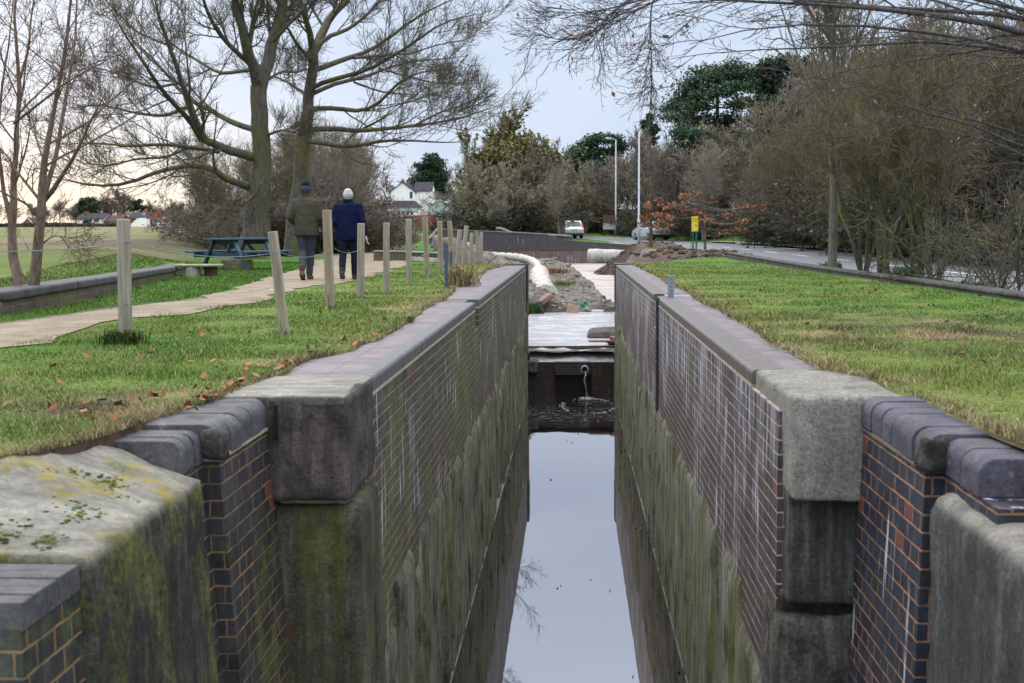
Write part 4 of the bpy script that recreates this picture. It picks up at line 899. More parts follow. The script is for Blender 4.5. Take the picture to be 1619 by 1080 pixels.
def wall_run(name, pts, h, th, mats, label, cat, cope=.1, over=.03, z0=-.5):
    """low wall following pts (x, y, ztop)"""
    r = empty(name, (pts[0][0], pts[0][1], 0), label, cat); T = Matrix.Translation((-pts[0][0], -pts[0][1], 0))
    mb = MB(); mc = MB(); n = len(pts)
    P = [Vector(p) for p in pts]
    for i in range(n-1):
        a, b = P[i], P[i+1]; t = Vector((b.x-a.x, b.y-a.y, 0)).normalized(); nn = Vector((-t.y, t.x, 0))
        for m_, w_, lo, hi in ((mb, th/2, None, -cope), (mc, th/2+over, -cope, 0)):
            q = [a-nn*w_, a+nn*w_, b+nn*w_, b-nn*w_]; q = q[::-1]
            bot = [(v.x, v.y, (z0+min(0, 0)) if lo is None else v.z+lo) for v in q]; top = [(v.x, v.y, v.z+hi) for v in q]
            m_.hexa(bot+top)
    mb.xform(T); mc.xform(T); mb.build('brickwork', mats[0], r); bevel(mc.build('coping', mats[1], r), .03, 3); return r
wall_run('garden_wall', [(xWall(y)+.05, y, z) for y, z in ((11., .27), (13.3, .28), (15.5, .27), (18, .25), (21, .22), (24.5, .20))], .3, .30, (M['old'], M['capgrey']), 'low mossy old brick wall with rounded grey coping below the field', 'low wall', cope=.10, over=.035)
a = on(598, 399, .1); 
pa = [at(592, 396, 33), at(640, 396.5, 33), at(694, 399, 32.4)]
wall_run('garden_wall', [tuple(p) for p in pa], .3, .3, (M['old'], M['kerbstone']), 'short low brick wall beside the gravel path near the far fence posts', 'low wall', cope=.05)
mb = MB(); a = at(650, 409, 32.); b = at(694, 411.5, 31.4); mb.beam(a, b, .12, .1); o = mb.build('kerb', M['concpipe']); o.data.transform(Matrix.Translation(tuple(-a))); o.location = tuple(a); tag(o, 'short pale stone kerb at the foot of the low brick wall', 'kerb')
kz = [(4.98, 9.5, .11), (4.95, 13, .11), (4.88, 18.5, .11), (4.72, 22.3, .12), (4.6, 27, .15), (4.5, 31.5, .19), (4.45, 33, .2)]
wall_run('kerb_wall', kz, .2, .22, (M['kerb'], M['kerb']), 'dark low stone kerb wall edging the right lawn under the trees', 'kerb wall', cope=.06, over=.015)
mb = MB()
for px_, py_ in ((1190, 412), (1222, 416), (1232, 418), (1249, 420)):
    p = on(px_, py_, .09); mb.box(p[0]-.16, p[0]+.06, p[1]-.12, p[1]+.12, .0, .16)

# ------------------------------------------------------------------ fence posts and wires
posts = [((195, 346), (199, 545), 22), ((431, 366), (450, 528), 16.5), ((517, 332), (522, 487), 15), ((571, 353), (570, 472), 12), ((611, 352), (611, 465), 10.5), ((646, 346), (647, 449), 9.5),
         ((672, 343), (675, 439), 9), ((695, 349), (697, 435), 8.5), ((710.5, 349), (716, 430), 8), ((727, 363), (722, 425), 7.5), ((737.5, 357), (732, 422), 7.5), ((746, 368), (744.5, 418), 6.5), ((753, 366), (757, 412), 6), ((761, 367), (760, 411), 6)]
plab = ['thickest pale fence post, a dark grass tuft at its foot, nearest the left edge', 'pale fence post leaning left just in front of the picnic table', 'tall pale fence post standing between the two walkers', 'pale fence post in front of the blue jacketed walker',
        'grey fence post with bare grass around it right of the walkers', 'pale fence post below the white house, left of the red fence', 'pale fence post below the red fence', 'brown stained fence post left of the metal stakes', 'tall leaning pale fence post behind the metal stakes',
        'thin fence post leaning right beyond the metal stakes', 'second leaning fence post beyond the metal stakes', 'short far fence post in front of the dark parapet', 'far fence post leaning left in front of the dark parapet', 'furthest upright fence post by the white pipe']
tops = []
for i, ((tx, ty), (bx, by), wpx) in enumerate(posts):
    b = on(bx, by, .02); d = b[1]; t = at(tx, ty, d); r0 = wpx*d/F/2
    rg = RNG(100+i); v = t-b; L = np.linalg.norm(v)
    mb = MB(); q = [-.25, 0, L*.3, L*.6, L-.012, L-.002, L]; k = [1.04, 1.03, 1., .99, .975, .93, .55]
    mb.tube([(0, 0, z) for z in q], [r0*x for x in k], 14)
    o = mb.build('fence_post', M['post'], smooth=True); o.location = tuple(b)
    o.rotation_euler = Vector(v).to_track_quat('Z', 'Y').to_euler()
    tag(o, plab[i], 'fence post', 'round wooden fence posts on the left bank'); tops.append((b, t, r0))
def wire(name, pts, label, rad=.0026, sag=.05):
    P = []
    for a, b in zip(pts[:-1], pts[1:]):
        for k in range(8): u = k/8; p = np.array(a)*(1-u)+np.array(b)*u; p[2] -= sag*4*u*(1-u); P.append(p)
    P.append(np.array(pts[-1])); c = P[0]; mb = MB(); mb.tube([p-c for p in P], rad, 5); o = mb.build(name, M['wire'], smooth=True); o.location = tuple(c); return tag(o, label, 'wire')
def pp_(i, f, s=1): b, t, r0 = tops[i]; p = b*(1-f)+t*f; return p+np.array([r0*s*.95, -r0*.3, 0])
wire('fence_wire', [(-3.9, 6.2, .80)]+[pp_(0, .82), pp_(1, .80), pp_(2, .62), pp_(3, .70)], 'slack wire strung along the nearest fence posts', sag=.07)
wire('fence_wire', [pp_(5, .40), pp_(6, .42), pp_(7, .48), pp_(8, .50), pp_(10, .5), pp_(13, .5)], 'thin wire joining the further fence posts', rad=.004, sag=.02)
wire('fence_wire', [(-4.3, 6.6, .22), pp_(0, .33), tuple(on(340, 463, .1)), tuple(on(440, 452, .25))], 'low slack wire crossing in front of the gravel path', sag=.03)
for (tx, ty), (bx, by), lab in (((706, 386), (706, 455), 'taller dark blue metal stake standing in the grass by the coping'), ((713, 398), (713.5, 433), 'shorter blue metal stake beside the wooden posts')):
    b = on(bx, by, .02); t = at(tx, ty, b[1]); L = t[2]-b[2]; mb = MB(); mb.box(-.025, .025, -.004, .004, -.2, L); mb.box(-.004, .004, 0, .035, -.2, L)
    o = mb.build('metal_stake', M['steel_blue'] if 'steel_blue' in M else M.setdefault('steel_blue', simple('blue steel stake', (.045, .062, .105), .5, .3, 10., .4))); o.location = tuple(b); tag(o, lab, 'metal stake')

# ------------------------------------------------------------------ picnic table and bench slab
c = on(362, 428, .02); TB = empty('picnic_table', (c[0]+.1, c[1]+.55, .02), 'blue grey painted wooden picnic table on the grass beyond the path', 'picnic table', rz=math.radians(-24))
def part(mb, name, mat, par, bw=.006): return bevel(mb.build(name, mat, par), bw)
for i in range(5):
    mb = MB(); mb.box(-.36+i*.148, -.36+i*.148+.138, -.78, .78, .66, .70); part(mb, 'top_board', M['tablepaint'], TB)
for s in (-1, 1):
    for k in range(2):
        mb = MB(); mb.box(*sorted((s*(.60+k*.15), s*(.74+k*.15))), -.78, .78, .385, .425); part(mb, 'seat_board', M['tablepaint'], TB)
    for yv in (-.52, .52):
        mb = MB(); mb.beam((s*.27, yv, .655), (s*.63, yv, -.01), .045, .10, (0, 1, 0)); part(mb, 'leg', M['tablepaint'], TB)
for yv in (-.52, .52):
    mb = MB(); mb.box(-.90, .90, yv+.03, yv+.07, .285, .383); part(mb, 'seat_bearer', M['tablepaint'], TB)
    mb = MB(); mb.box(-.35, .35, yv+.03, yv+.07, .56, .658); part(mb, 'top_bearer', M['tablepaint'], TB)
    mb = MB(); mb.beam((0, yv+.05, .34), (0, yv*.35, .62), .05, .05); part(mb, 'brace', M['tablepaint'], TB)
c = on(305, 437, .02); BN = empty('stone_bench', tuple(c), 'low bench of a flat mossy slab resting on cut logs beside the picnic table', 'bench')
s_ = c[1]/F
mb = MB(); mb.box(-27*s_, 44*s_, -.15, .28, .185, .225); part(mb, 'slab', simple('mossy slab', (.26, .25, .17), .9, .35, 6., .2, .4, c2=(.13, .15, .06)), BN, .012)
mb = MB(); mb.tube([(0, 0, -.05), (0, 0, .17), (0, 0, .184)], [.155, .145, .14], 14); mb.build('log', M['log'], BN, smooth=False)
mb = MB(); mb.tube([(.30, .16, -.05), (.30, .16, .17), (.30, .16, .184)], [.13, .125, .12], 12); mb.build('log', M['darkwood'] if False else simple('brown log', (.10, .06, .04), .9, .3, 9.), BN)
c = on(372, 428, .03); rock('stone_trough', (c[0]-.05, c[1]+.35, .14), .62, .35, .26, M['old'], 'long mossy stone block on the grass under the picnic table', 'stone block', 91, amp=.02, bev=.03)

# ------------------------------------------------------------------ the two walkers
def fabric(name, c, var=.25, sc=14.): return simple(name, c, .95, var, sc, .05, .35)
SK = simple('skin', (.42, .25, .18), .6, .1, 6.)
def fuse(o, vox=.012, it=6):
    m = o.modifiers.new('fuse', 'REMESH'); m.mode = 'VOXEL'; m.voxel_size = vox; m.use_smooth_shade = True
    s2 = o.modifiers.new('smooth', 'SMOOTH'); s2.factor = .5; s2.iterations = it; return o
def fold(o, size, st):
    tx = bpy.data.textures.new('folds', 'CLOUDS'); tx.noise_scale = size; m = o.modifiers.new('folds', 'DISPLACE'); m.texture = tx; m.strength = st; m.mid_level = .5; return o
def hand(mb, c, dirn, side, s=1.):
    c = Vector(c); d = Vector(dirn).normalized(); u = Vector(side).normalized(); n = d.cross(u)
    mb.tube([c-d*.02, c+d*.02, c+d*.06*s, c+d*.085*s], [.024*s, .030*s, .034*s, .026*s], 10, sx=.6)
    for i, (o_, L) in enumerate(((-.026, .062), (-.009, .072), (.009, .068), (.026, .052))):
        b = c+d*.078*s+u*o_*s; mb.tube([b, b+d*L*.5*s+n*.006, b+d*L*.85*s+n*.024, b+d*L*s*.9+n*.034], [.0095*s, .009*s, .0085*s, .006*s], 7)
    b = c+d*.02+u*-.03*s; mb.tube([b, b-u*.022*s+d*.028*s, b-u*.026*s+d*.06*s], [.012*s, .011*s, .008*s], 7)
def walker(px, py, H_, label, woman):
    c = on(px, py, .04); r = empty('person', (c[0], c[1], .03), label, 'person', rz=math.radians(4))
    k = H_/1.72
    S = Matrix.Scale(k, 4)
    def fin(mb, name, mat, vox=.012, it=6): mb.xform(S); return fuse(mb.build(name, mat, r, smooth=True), vox, it)
    wx = 1.12 if woman else 1.
    # walking legs: trailing left leg with lifted heel, right leg under the body
    if woman: hipL, kneeL, ankL = (-.10, 0, .88), (-.11, .0, .48), (-.11, -.20, .15); hipR, kneeR, ankR = (.10, 0, .88), (.095, .07, .48), (.085, .10, .10)
    else: hipL, kneeL, ankL = (-.095, 0, .90), (-.07, .02, .50), (-.055, -.22, .20); hipR, kneeR, ankR = (.095, 0, .90), (.055, .09, .50), (.02, .08, .10)
    mb = MB()
    mb.rings([((0, 0, .80), .155*wx, .12), ((0, 0, .9), .175*wx, .13), ((0, 0, 1.0), .16*wx, .12)], 16)
    for h, kn, an in ((hipL, kneeL, ankL), (hipR, kneeR, ankR)):
        lerp = lambda a, b, t: tuple(a[i]*(1-t)+b[i]*t for i in range(3))
        mb.tube([h, lerp(h, kn, .5), kn, lerp(kn, an, .4), lerp(kn, an, .85), an], [.105*wx, .09*wx, .070, .068, .062, .066] if not woman else [.115*wx, .098*wx, .074, .066, .058, .058], 12)
    fold(fin(mb, 'trousers', fabric('trousers '+('navy' if woman else 'grey blue'), (.012, .014, .026) if woman else (.045, .05, .068)), .012, 4), .09, .018)
    for an, lift in ((ankL, 1), (ankR, 0)):
        mb = MB(); an = Vector(an)
        if lift and not woman: tip = an+Vector((0, .10, -.15)); heel = an+Vector((0, -.07, -.06))
        elif lift: tip = an+Vector((.0, .14, -.085)); heel = an+Vector((0, -.06, -.065))
        else: tip = an+Vector((.01, .17, -.06)); heel = an+Vector((0, -.05, -.06))
        mb.tube([an+Vector((0, 0, .08)), an, heel*.5+an*.5], [.058, .056, .05], 12)
        mb.tube([heel, heel*.6+tip*.4, tip*.8+heel*.2, tip], [.045, .047, .05, .034], 12)
        b = fin(mb, 'boot', simple('boot leather', (.07, .04, .03) if not woman else (.03, .025, .022), .7, .3, 14.), .01, 4)
        ms = MB(); u = (tip-heel).normalized(); dn = u.cross(Vector((1, 0, 0))); dn = dn if dn.z < 0 else -dn
        ms.beam(heel+dn*.045-u*.02, tip+dn*.04+u*.02, .085, .02, dn); ms.xform(S); q = bevel(ms.build('sole', simple('boot sole', (.16, .05, .035) if not woman else (.02, .02, .02), .8), b), .008)
        if woman and lift:
            ms = MB(); ms.tube([an+Vector((-.061, 0, .0)), an+Vector((0, -.061, .0)), an+Vector((.061, 0, .0))], .012, 6); ms.xform(S); ms.build('reflective_strip', M['kerbstone'], b)
    # jacket with sleeves
    mb = MB()
    if woman:
        T_ = [((0, 0, .74), .215, .155), ((0, 0, .84), .235, .165), ((0, 0, 1.0), .235, .155), ((0, .01, 1.16), .225, .15), ((0, .015, 1.30), .225, .14), ((0, .02, 1.39), .19, .12), ((0, .03, 1.45), .10, .085), ((0, .035, 1.51), .072, .075)]
        shL, elL, wrL = (-.205, .02, 1.36), (-.255, -.05, 1.08), (-.19, .12, .93)
        shR, elR, wrR = (.205, .02, 1.36), (.275, -.06, 1.08), (.325, -.02, .83)
    else:
        T_ = [((0, 0, .77), .212, .15), ((0, 0, .86), .218, .155), ((0, 0, 1.0), .212, .15), ((0, .01, 1.16), .215, .148), ((0, .015, 1.30), .215, .14), ((0, .02, 1.39), .165, .112), ((0, .03, 1.465), .105, .085), ((0, .035, 1.50), .08, .078)]
        shL, elL, wrL = (-.20, .02, 1.345), (-.285, -.06, 1.09), (-.20, .15, .97)
        shR, elR, wrR = (.20, .02, 1.345), (.262, -.03, 1.08), (.205, .16, .95)
    mb.rings(T_, 22)
    for a, b, c2 in ((shL, elL, wrL), (shR, elR, wrR)):
        mid = tuple((a[i]+b[i])/2 for i in range(3)); m2 = tuple((b[i]+c2[i])/2 for i in range(3))
        mb.tube([(a[0]*.72, a[1], a[2]-.0), a, mid, b, m2, c2], [.075, .082, .074, .066, .058, .05], 12)
    jc = (.0068, .0095, .032) if woman else (.055, .050, .037)
    j = fold(fin(mb, 'jacket', fabric('fleece blue' if woman else 'wax jacket olive', jc, .2, 9.), .012, 6), .11, .03)
    mb = MB(); cz = 1.455 if woman else 1.455
    mb.rings([((0, .025, cz-.02), .10, .088), ((0, .025, cz+.02), .092, .085), ((0, .03, cz+.055), .078, .08)], 18); fin(mb, 'collar', fabric('collar', tuple(v*.7 for v in jc)), .01, 3)
    # body: head with face and ears, neck, hands - one surface
    mb = MB(); hz = 1.575 if woman else 1.585; hy = .045
    mb.ball((0, hy, hz), .076, .096, .112, 18, 14)
    mb.tube([(0, .03, 1.42), (0, .035, 1.50), (0, .04, 1.56)], [.062, .055, .06], 12)
    mb.tube([(0, hy+.085, hz+.012), (0, hy+.108, hz-.022), (0, hy+.094, hz-.034)], [.010, .016, .012], 8)
    mb.ball((0, hy+.070, hz-.075), .040, .030, .030, 10, 6); mb.ball((0, hy+.088, hz-.052), .024, .012, .007, 8, 5)
    for s in (-1, 1):
        mb.ball((s*.078, hy-.002, hz-.012), .012, .024, .033, 8, 6); mb.ball((s*.030, hy+.080, hz+.008), .013, .012, .010, 8, 5)
    mb.rings([((0, 0, .95), .12, .09), ((0, .01, 1.2), .13, .09), ((0, .015, 1.36), .14, .08), ((0, .03, 1.45), .06, .055)], 14)
    for a, b, c2 in ((shL, elL, wrL), (shR, elR, wrR)): mb.tube([(a[0]*.6, a[1], a[2]), a, b, c2], [.05, .05, .042, .028], 10)
    for h, kn, an in ((hipL, kneeL, ankL), (hipR, kneeR, ankR)): mb.tube([(h[0], h[1], 1.0), h, kn, an], [.08, .08, .055, .04], 10)
    dL = Vector(wrL)-Vector(elL); dR = Vector(wrR)-Vector(elR)
    hand(mb, Vector(wrL)+dL.normalized()*.01, dL, (0, 0, 1)); hand(mb, Vector(wrR)+dR.normalized()*.015, dR+Vector((0, .02, -.1)), (0, 1, 0), 1.15 if woman else 1.)
    mb.xform(S); fuse(mb.build('body', SK, r, smooth=True), .0065, 2)
    # knitted hat and hair
    mb = MB()
    mb.rings([((0, hy-.006, hz+.0), .088, .106), ((0, hy-.006, hz+.03), .092, .110), ((0, hy-.008, hz+.075), .083, .100), ((0, hy-.01, hz+.115), .055, .068), ((0, hy-.01, hz+.138), .015, .02)], 20)
    if not woman: fin(mb, 'hat', fabric('black knitted hat', (.010, .010, .014)), .009, 3)
    else:
        hm = Mat('patterned knitted hat', .95, .05); P = hm.obj(); z = hm.sep(P)[2]; band = hm.ma('SINE', hm.ma('MULTIPLY', z, 150.)); vz = hm.vor(P, 42.)[0]
        hm.base(hm.mix(hm.ramp(hm.ma('MULTIPLY', band, hm.ramp(vz, .2, .6)), .1, .5), (.44, .42, .40), (.25, .19, .18))); fin(mb, 'hat', hm.m, .009, 3)
    mb = MB(); mb.rings([((0, hy-.006, hz-.038), .087, .104), ((0, hy-.006, hz-.0), .097, .115), ((0, hy-.006, hz+.035), .098, .116), ((0, hy-.006, hz+.045), .09, .108)], 20)
    fin(mb, 'hat_band', fabric('hat band', (.40, .38, .37) if woman else (.055, .062, .085)), .009, 2)
    mb = MB(); mb.rings([((0, hy-.035, hz-.085), .055, .05), ((0, hy-.03, hz-.05), .076, .078), ((0, hy-.012, hz-.01), .083, .098)], 16)
    fin(mb, 'hair', fabric('grey hair', (.30, .29, .28) if woman else (.05, .04, .035)), .009, 2)
    return r
walker(486.5, 441.5, 1.655, 'person in olive jacket, grey trousers and black knitted hat, walking away on the left', False)
walker(552.5, 441.5, 1.53, 'person in blue fleece, navy trousers and pale patterned knitted hat, walking away on the right', True)

# ------------------------------------------------------------------ street lamps and signs
def lamp(px, pyb, pyt, d, s, label):
    b = at(px, pyb, d); t = at(px, pyt, d); L = t[2]-b[2]; b[2] = min(b[2], H(b[0], b[1])-.0) if False else b[2]
    r = empty('street_lamp', tuple(b), label, 'street lamp', 'street lamps along the far road')
    m = M.setdefault('lampgrey', simple('grey lamp steel', (.30, .33, .36), .5, .12, 3., .4))
    mb = MB(); mb.tube([(0, 0, -.6), (0, 0, 1.6), (0, 0, 1.62), (0, 0, L)], [.11, .11, .075, .055], 10); mb.build('pole', m, r, smooth=True)
    mb = MB(); mb.tube([(0, 0, L-.05), (s*.25, 0, L+.06), (s*.5, 0, L+.1)], .045, 8); mb.build('arm', m, r, smooth=True)
    mb = MB(); mb.tube([(s*.35, 0, L+.1), (s*.5, 0, L+.1), (s*.95, 0, L+.14), (s*1.05, 0, L+.14)], [.04, .1, .12, .05], 8, sx=.6); h = mb.build('lantern', m, r, smooth=True)
    mb = MB(); mb.tube([(s*.55, 0, L+.03), (s*.9, 0, L+.055)], .06, 8); mb.build('lens', M['kerbstone'], h)
lamp(973.5, 369, 221, 118, -1, 'shorter grey street lamp beside the notice board, its lantern to the left')
lamp(1010, 381, 168, 88, 1, 'taller grey street lamp left of the copper leaved tree, its lantern to the right')
def board(name, px0, px1, py0, py1, pyb, d, mat, legmat, label, cat, yaw=0, legs=(.25, .75)):
    a = at(px0, py1, d); b = at(px1, py0, d); g = at((px0+px1)/2, pyb, d); w_ = b[0]-a[0]; h_ = b[2]-a[2]
    r = empty(name, (a[0]+w_/2, d, g[2]), label, cat, rz=yaw); z0 = a[2]-g[2]
    mb = MB(); mb.box(-w_/2, w_/2, -.015, .015, z0, z0+h_); bevel(mb.build('panel', mat, r), .008)
    for f in legs:
        mb = MB(); x = -w_/2+w_*f; mb.box(x-.035, x+.035, .016, .07, -.4, z0+h_*.8); mb.build('leg', legmat, r)
    return r, w_, h_, z0
ys_ = simple('yellow sign sheet', (.68, .52, .02), .45, .06, 4., .4); gl_ = simple('green sign leg', (.015, .10, .065), .5, .2, 5.)
r, w_, h_, z0 = board('road_sign', 1093.5, 1104, 342.5, 366, 380, 52, ys_, gl_, 'yellow upright works sign on green legs in front of the bare trees', 'sign')
rg = RNG(3); slm = simple('sign lettering', (.10, .075, .02), .6)
for j, (zz, hh) in enumerate(((.86, .035), (.80, .03), (.70, .02), (.64, .02), (.45, .02), (.40, .02), (.34, .02))):
    mb = MB(); x = -w_*.38 if j < 4 else -w_*.02
    while x < w_*.36: l = w_*(.05+.09*rg.random()); mb.box(x, min(x+l, w_*.4), -.019, -.0155, z0+h_*zz, z0+h_*(zz+hh)); x += l+w_*.035
    mb.build('lettering', slm, r)

mb = MB(); mb.box(-w_*.34, -w_*.12, -.0195, -.0155, z0+h_*.26, z0+h_*.46); mb.build('pictogram', M['foam'], r); mb = MB(); mb.box(w_*.2, w_*.42, -.0195, -.0155, z0+.02, z0+h_*.16); mb.build('white_panel', M['foam'], r)
mb = MB(); mb.box(-w_*.62, -w_*.55, .016, .07, -.4, z0+.05); mb.box(-w_*.62, -w_*.1, .016, .05, .12, .18); mb.build('cross_rail', gl_, r)
r, w_, h_, z0 = board('notice_board', 953, 973, 340, 362.5, 371, 116, simple('brown board', (.12, .07, .05), .8, .25, 3.), M['darkwood'], 'brown and white notice board beside the shorter street lamp', 'notice board', legs=(.1, .9))
mb = MB(); mb.box(-w_*.48, w_*.5, -.03, -.016, z0-.02, z0+h_*.42); mb.build('white_panel', M['foam'], r)

# ------------------------------------------------------------------ cars
def car(loc, head, paint, label, cat='car'):
    r = empty('parked_car' if False else 'car', tuple(loc), label, cat, rz=head)
    pm = Mat('car paint', .3, .5); pm.base(paint); pm.b.inputs['Metallic'].default_value = .35; pm.b.inputs['Coat Weight'].default_value = .5
    glass = M.setdefault('carglass', simple('car glass', (.05, .065, .085), .08, .1, 2., .6)); blk = M.setdefault('tyre', simple('black rubber', (.012, .012, .013), .8, .1, 5.)); red = M.setdefault('lampred', simple('red lamp', (.55, .03, .025), .25, .1, 4., .5))
    rim = M['zinc']
    mb = MB()
    prof = [(-2.02, .34), (-2.10, .55), (-2.08, .85), (-2.0, 1.0), (1.02, .99), (1.75, .86), (2.02, .70), (2.08, .45), (2.02, .30), (1.62, .26), (-1.7, .26)]
    mb.prism(prof[::-1], 'x', -.86, .86)
    zb, zt = .97, 1.55; B = [(-.83, -2.0), (.83, -2.0), (.83, 1.1), (-.83, 1.1)]; Tt = [(-.64, -1.72), (.64, -1.72), (.62, .05), (-.62, .05)]
    mb.hexa([(x, y, zb) for x, y in B]+[(x, y, zt) for x, y in Tt]); bevel(mb.build('body', pm.m, r, smooth=True), .07, 4, 25)
    def pane(i, j, u0, u1, v0, v1, name):
        P = [np.array((*B[i], zb)), np.array((*B[j], zb)), np.array((*Tt[j], zt)), np.array((*Tt[i], zt))]
        n = np.cross(P[1]-P[0], P[3]-P[0]); n /= np.linalg.norm(n)
        q = [(P[0]*(1-u)+P[1]*u)*(1-v)+(P[3]*(1-u)+P[2]*u)*v for u, v in ((u0, v0), (u1, v0), (u1, v1), (u0, v1))]
        mb = MB(); mb.hexa([p-n*.02 for p in q]+[p+n*.012 for p in q]); mb.build(name, glass, r)
    pane(0, 1, .1, .9, .14, .86, 'rear_window'); pane(2, 3, .08, .92, .08, .9, 'windscreen')
    for i, j in ((1, 2), (3, 0)):
        a_, b_ = ((.14, .5), (.54, .86)) if i == 1 else ((.14, .46), (.5, .86)); pane(i, j, *a_, .16, .84, 'side_window'); pane(i, j, *b_, .16, .84, 'side_window')
    for s in (-1, 1):
        mb = MB(); mb.hexa([(s*.83-.06, -2.10, .72), (s*.83+.05, -2.10, .72), (s*.83+.05, -1.95, .72), (s*.83-.06, -1.95, .72), (s*.70-.045, -1.93, 1.34), (s*.70+.05, -1.93, 1.34), (s*.70+.05, -1.80, 1.34), (s*.70-.045, -1.80, 1.34)]); bevel(mb.build('tail_lamp', red, r), .015)
        mb = MB(); mb.box(*sorted((s*.55, s*.80)), 1.95, 2.07, .56, .72); mb.build('headlight', M['foam'], r)
        mb = MB(); mb.box(*sorted((s*.86, s*1.02)), .75, .85, .95, 1.07); bevel(mb.build('wing_mirror', pm.m, r), .02)
        for yv in (-1.32, 1.32):
            mb = MB(); mb.tube([(s*.66, yv, .31), (s*.68, yv, .31), (s*.86, yv, .31), (s*.88, yv, .31)], [.27, .31, .31, .28], 20); wv = mb.build('wheel', blk, r)
            mb = MB(); mb.tube([(s*.87, yv, .31), (s*.89, yv, .31)], [.20, .18], 14); mb.build('rim', rim, wv)
    mb = MB(); mb.box(-.78, .78, -2.13, -2.0, .30, .46); bevel(mb.build('bumper', blk, r), .03)
    mb = MB(); mb.box(-.26, .26, -2.115, -2.08, .72, .83); pl = mb.build('number_plate', M.setdefault('plate', simple('yellow plate', (.55, .42, .10), .5, .05)), r)
    return r
c = at(900.5, 377, 104); car((c[0], c[1], zRoad(c[1])+.06), math.radians(12), (.55, .56, .58, 1)[:3], 'silver estate car with tall red tail lamps driving away past the slender tree')
c = at(1029, 382, 98); car((c[0], c[1], float(H(np.array([c[0]]), np.array([c[1]]))[0])+.03), math.radians(20), (.56, .58, .62), 'silver car partly hidden behind the copper leaved tree')

# ------------------------------------------------------------------ houses
WH = simple('white render', (.80, .78, .73), .8, .06, .5); SL = simple('dark slate roof', (.045, .045, .05), .95, .25, 1.5, .03); RB = simple('red house brick', (.30, .085, .05), .9, .2, 1., .05)
RT = simple('brown tiled roof', (.075, .048, .042), .95, .25, 1.5, .03); GLS = simple('dark window', (.05, .055, .065), .2, .1, 1.); WF = simple('white window frame', (.75, .76, .78), .6, .05)
def gable(r, x0, x1, y0, y1, z0, ze, zr, wall, roof, axis='y', over=.25, name='wall'):
    """gable block; ridge along axis"""
    mb = MB()
    if axis == 'y':
        xm = (x0+x1)/2; mb.prism([(x0, z0), (x1, z0), (x1, ze), (xm, zr), (x0, ze)][::-1], 'y', y0, y1)
        R_ = [[(x0-over, ze-over*.6), (xm, zr+.05), (xm, zr+.2), (x0-over, ze-over*.6+.15)], [(x1+over, ze-over*.6), (x1+over, ze-over*.6+.15), (xm, zr+.2), (xm, zr+.05)]]
        w_ = mb.build(name, wall, r); mr = MB()
        for q in R_: mr.prism(q, 'y', y0-over, y1+over)
    else:
        ym = (y0+y1)/2; mb.prism([(y0, z0), (y1, z0), (y1, ze), (ym, zr), (y0, ze)], 'x', x0, x1); w_ = mb.build(name, wall, r); mr = MB()
        for q in ([(y0-over, ze-over*.6), (ym, zr+.05), (ym, zr+.2), (y0-over, ze-over*.6+.15)], [(y1+over, ze-over*.6), (y1+over, ze-over*.6+.15), (ym, zr+.2), (ym, zr+.05)]): mr.prism(q, 'x', x0-over, x1+over)
    return w_, mr.build('roof', roof, r)
def win(r, x, z, w_, h_, y, frame=WF):
    mb = MB(); mb.box(x-w_/2, x+w_/2, y-.06, y, z, z+h_); f = mb.build('window', frame, r)
    mb = MB(); n = max(1, int(w_/.9)); g = w_/n
    for i in range(n): mb.box(x-w_/2+i*g+.1, x-w_/2+(i+1)*g-.08, y-.09, y-.062, z+.1, z+h_-.1)
    mb.build('pane', GLS, f)
D = 262.; q = F/D
def hx(px): return (px-905)/q
b = at(650, 350, D); zb = b[2]-.5; Zp = lambda py, px=650: at(px, py, D)[2]-zb
r = empty('white_house', (0, D, zb), 'white rendered house with a slate roof seen between the trees', 'house')
gable(r, hx(617), hx(657), 0, 9, 0, Zp(304), Zp(288.5), WH, SL, 'y')
gable(r, hx(655), hx(682), 1.2, 8.4, 0, Zp(301.5), Zp(288), WH, SL, 'x', name='side_wing')
mb = MB(); mb.box(hx(632), hx(637), 3, 4, Zp(300), Zp(283)); mb.build('chimney', RB, r)
win(r, hx(651), Zp(314), .8, 1.6, -.01)
mb = MB(); mb.box(hx(620), hx(667), -3, -.02, 0, Zp(327)); mb.build('lean_to', WH, r)
mb = MB(); mb.hexa([(hx(618), -3.4, Zp(328)), (hx(669), -3.4, Zp(328)), (hx(669), -.02, Zp(328)), (hx(618), -.02, Zp(328)), (hx(624), -1.2, Zp(317.5)), (hx(657), -1.2, Zp(317.5)), (hx(657), -.03, Zp(317.5)), (hx(624), -.03, Zp(317.5))]); mb.build('lean_to_roof', SL, r)
for i in range(4): win(r, hx(634.5+i*6.6), Zp(341), .75, 1.15, -3.01)
mb = MB(); mb.box(hx(631), hx(658), -3.06, -3.0, Zp(333), Zp(329)); mb.build('fascia', simple('pale blue fascia', (.50, .60, .62), .7, .05), r)
r = empty('outbuilding', (hx(700), D-8, zb), 'pale green shed with a light metal roof right of the white house', 'shed')
o_ = hx(700); gable(r, hx(684)-o_, hx(722)-o_, 0, 6, 0, Zp(327), Zp(319), simple('pale green cladding', (.33, .38, .35), .8, .08, 1.), simple('light metal roof', (.55, .60, .66), .5, .1, 1.), 'y')
r = empty('garden_fence', (0, 225, 0), 'red boarded fence in front of the white house', 'fence'); Q = lambda x, y: at(x, y, 225)
mb = MB()
for i in range(14):
    x = 640+i*3.6; a = Q(x, 350); t = Q(x+3.4, 341.5-(x-640)*.05); mb.box(a[0], t[0], 0, .05, a[2]-1, t[2])
mb.build('boards', simple('red boards', (.24, .05, .04), .8, .25, 2.), r)
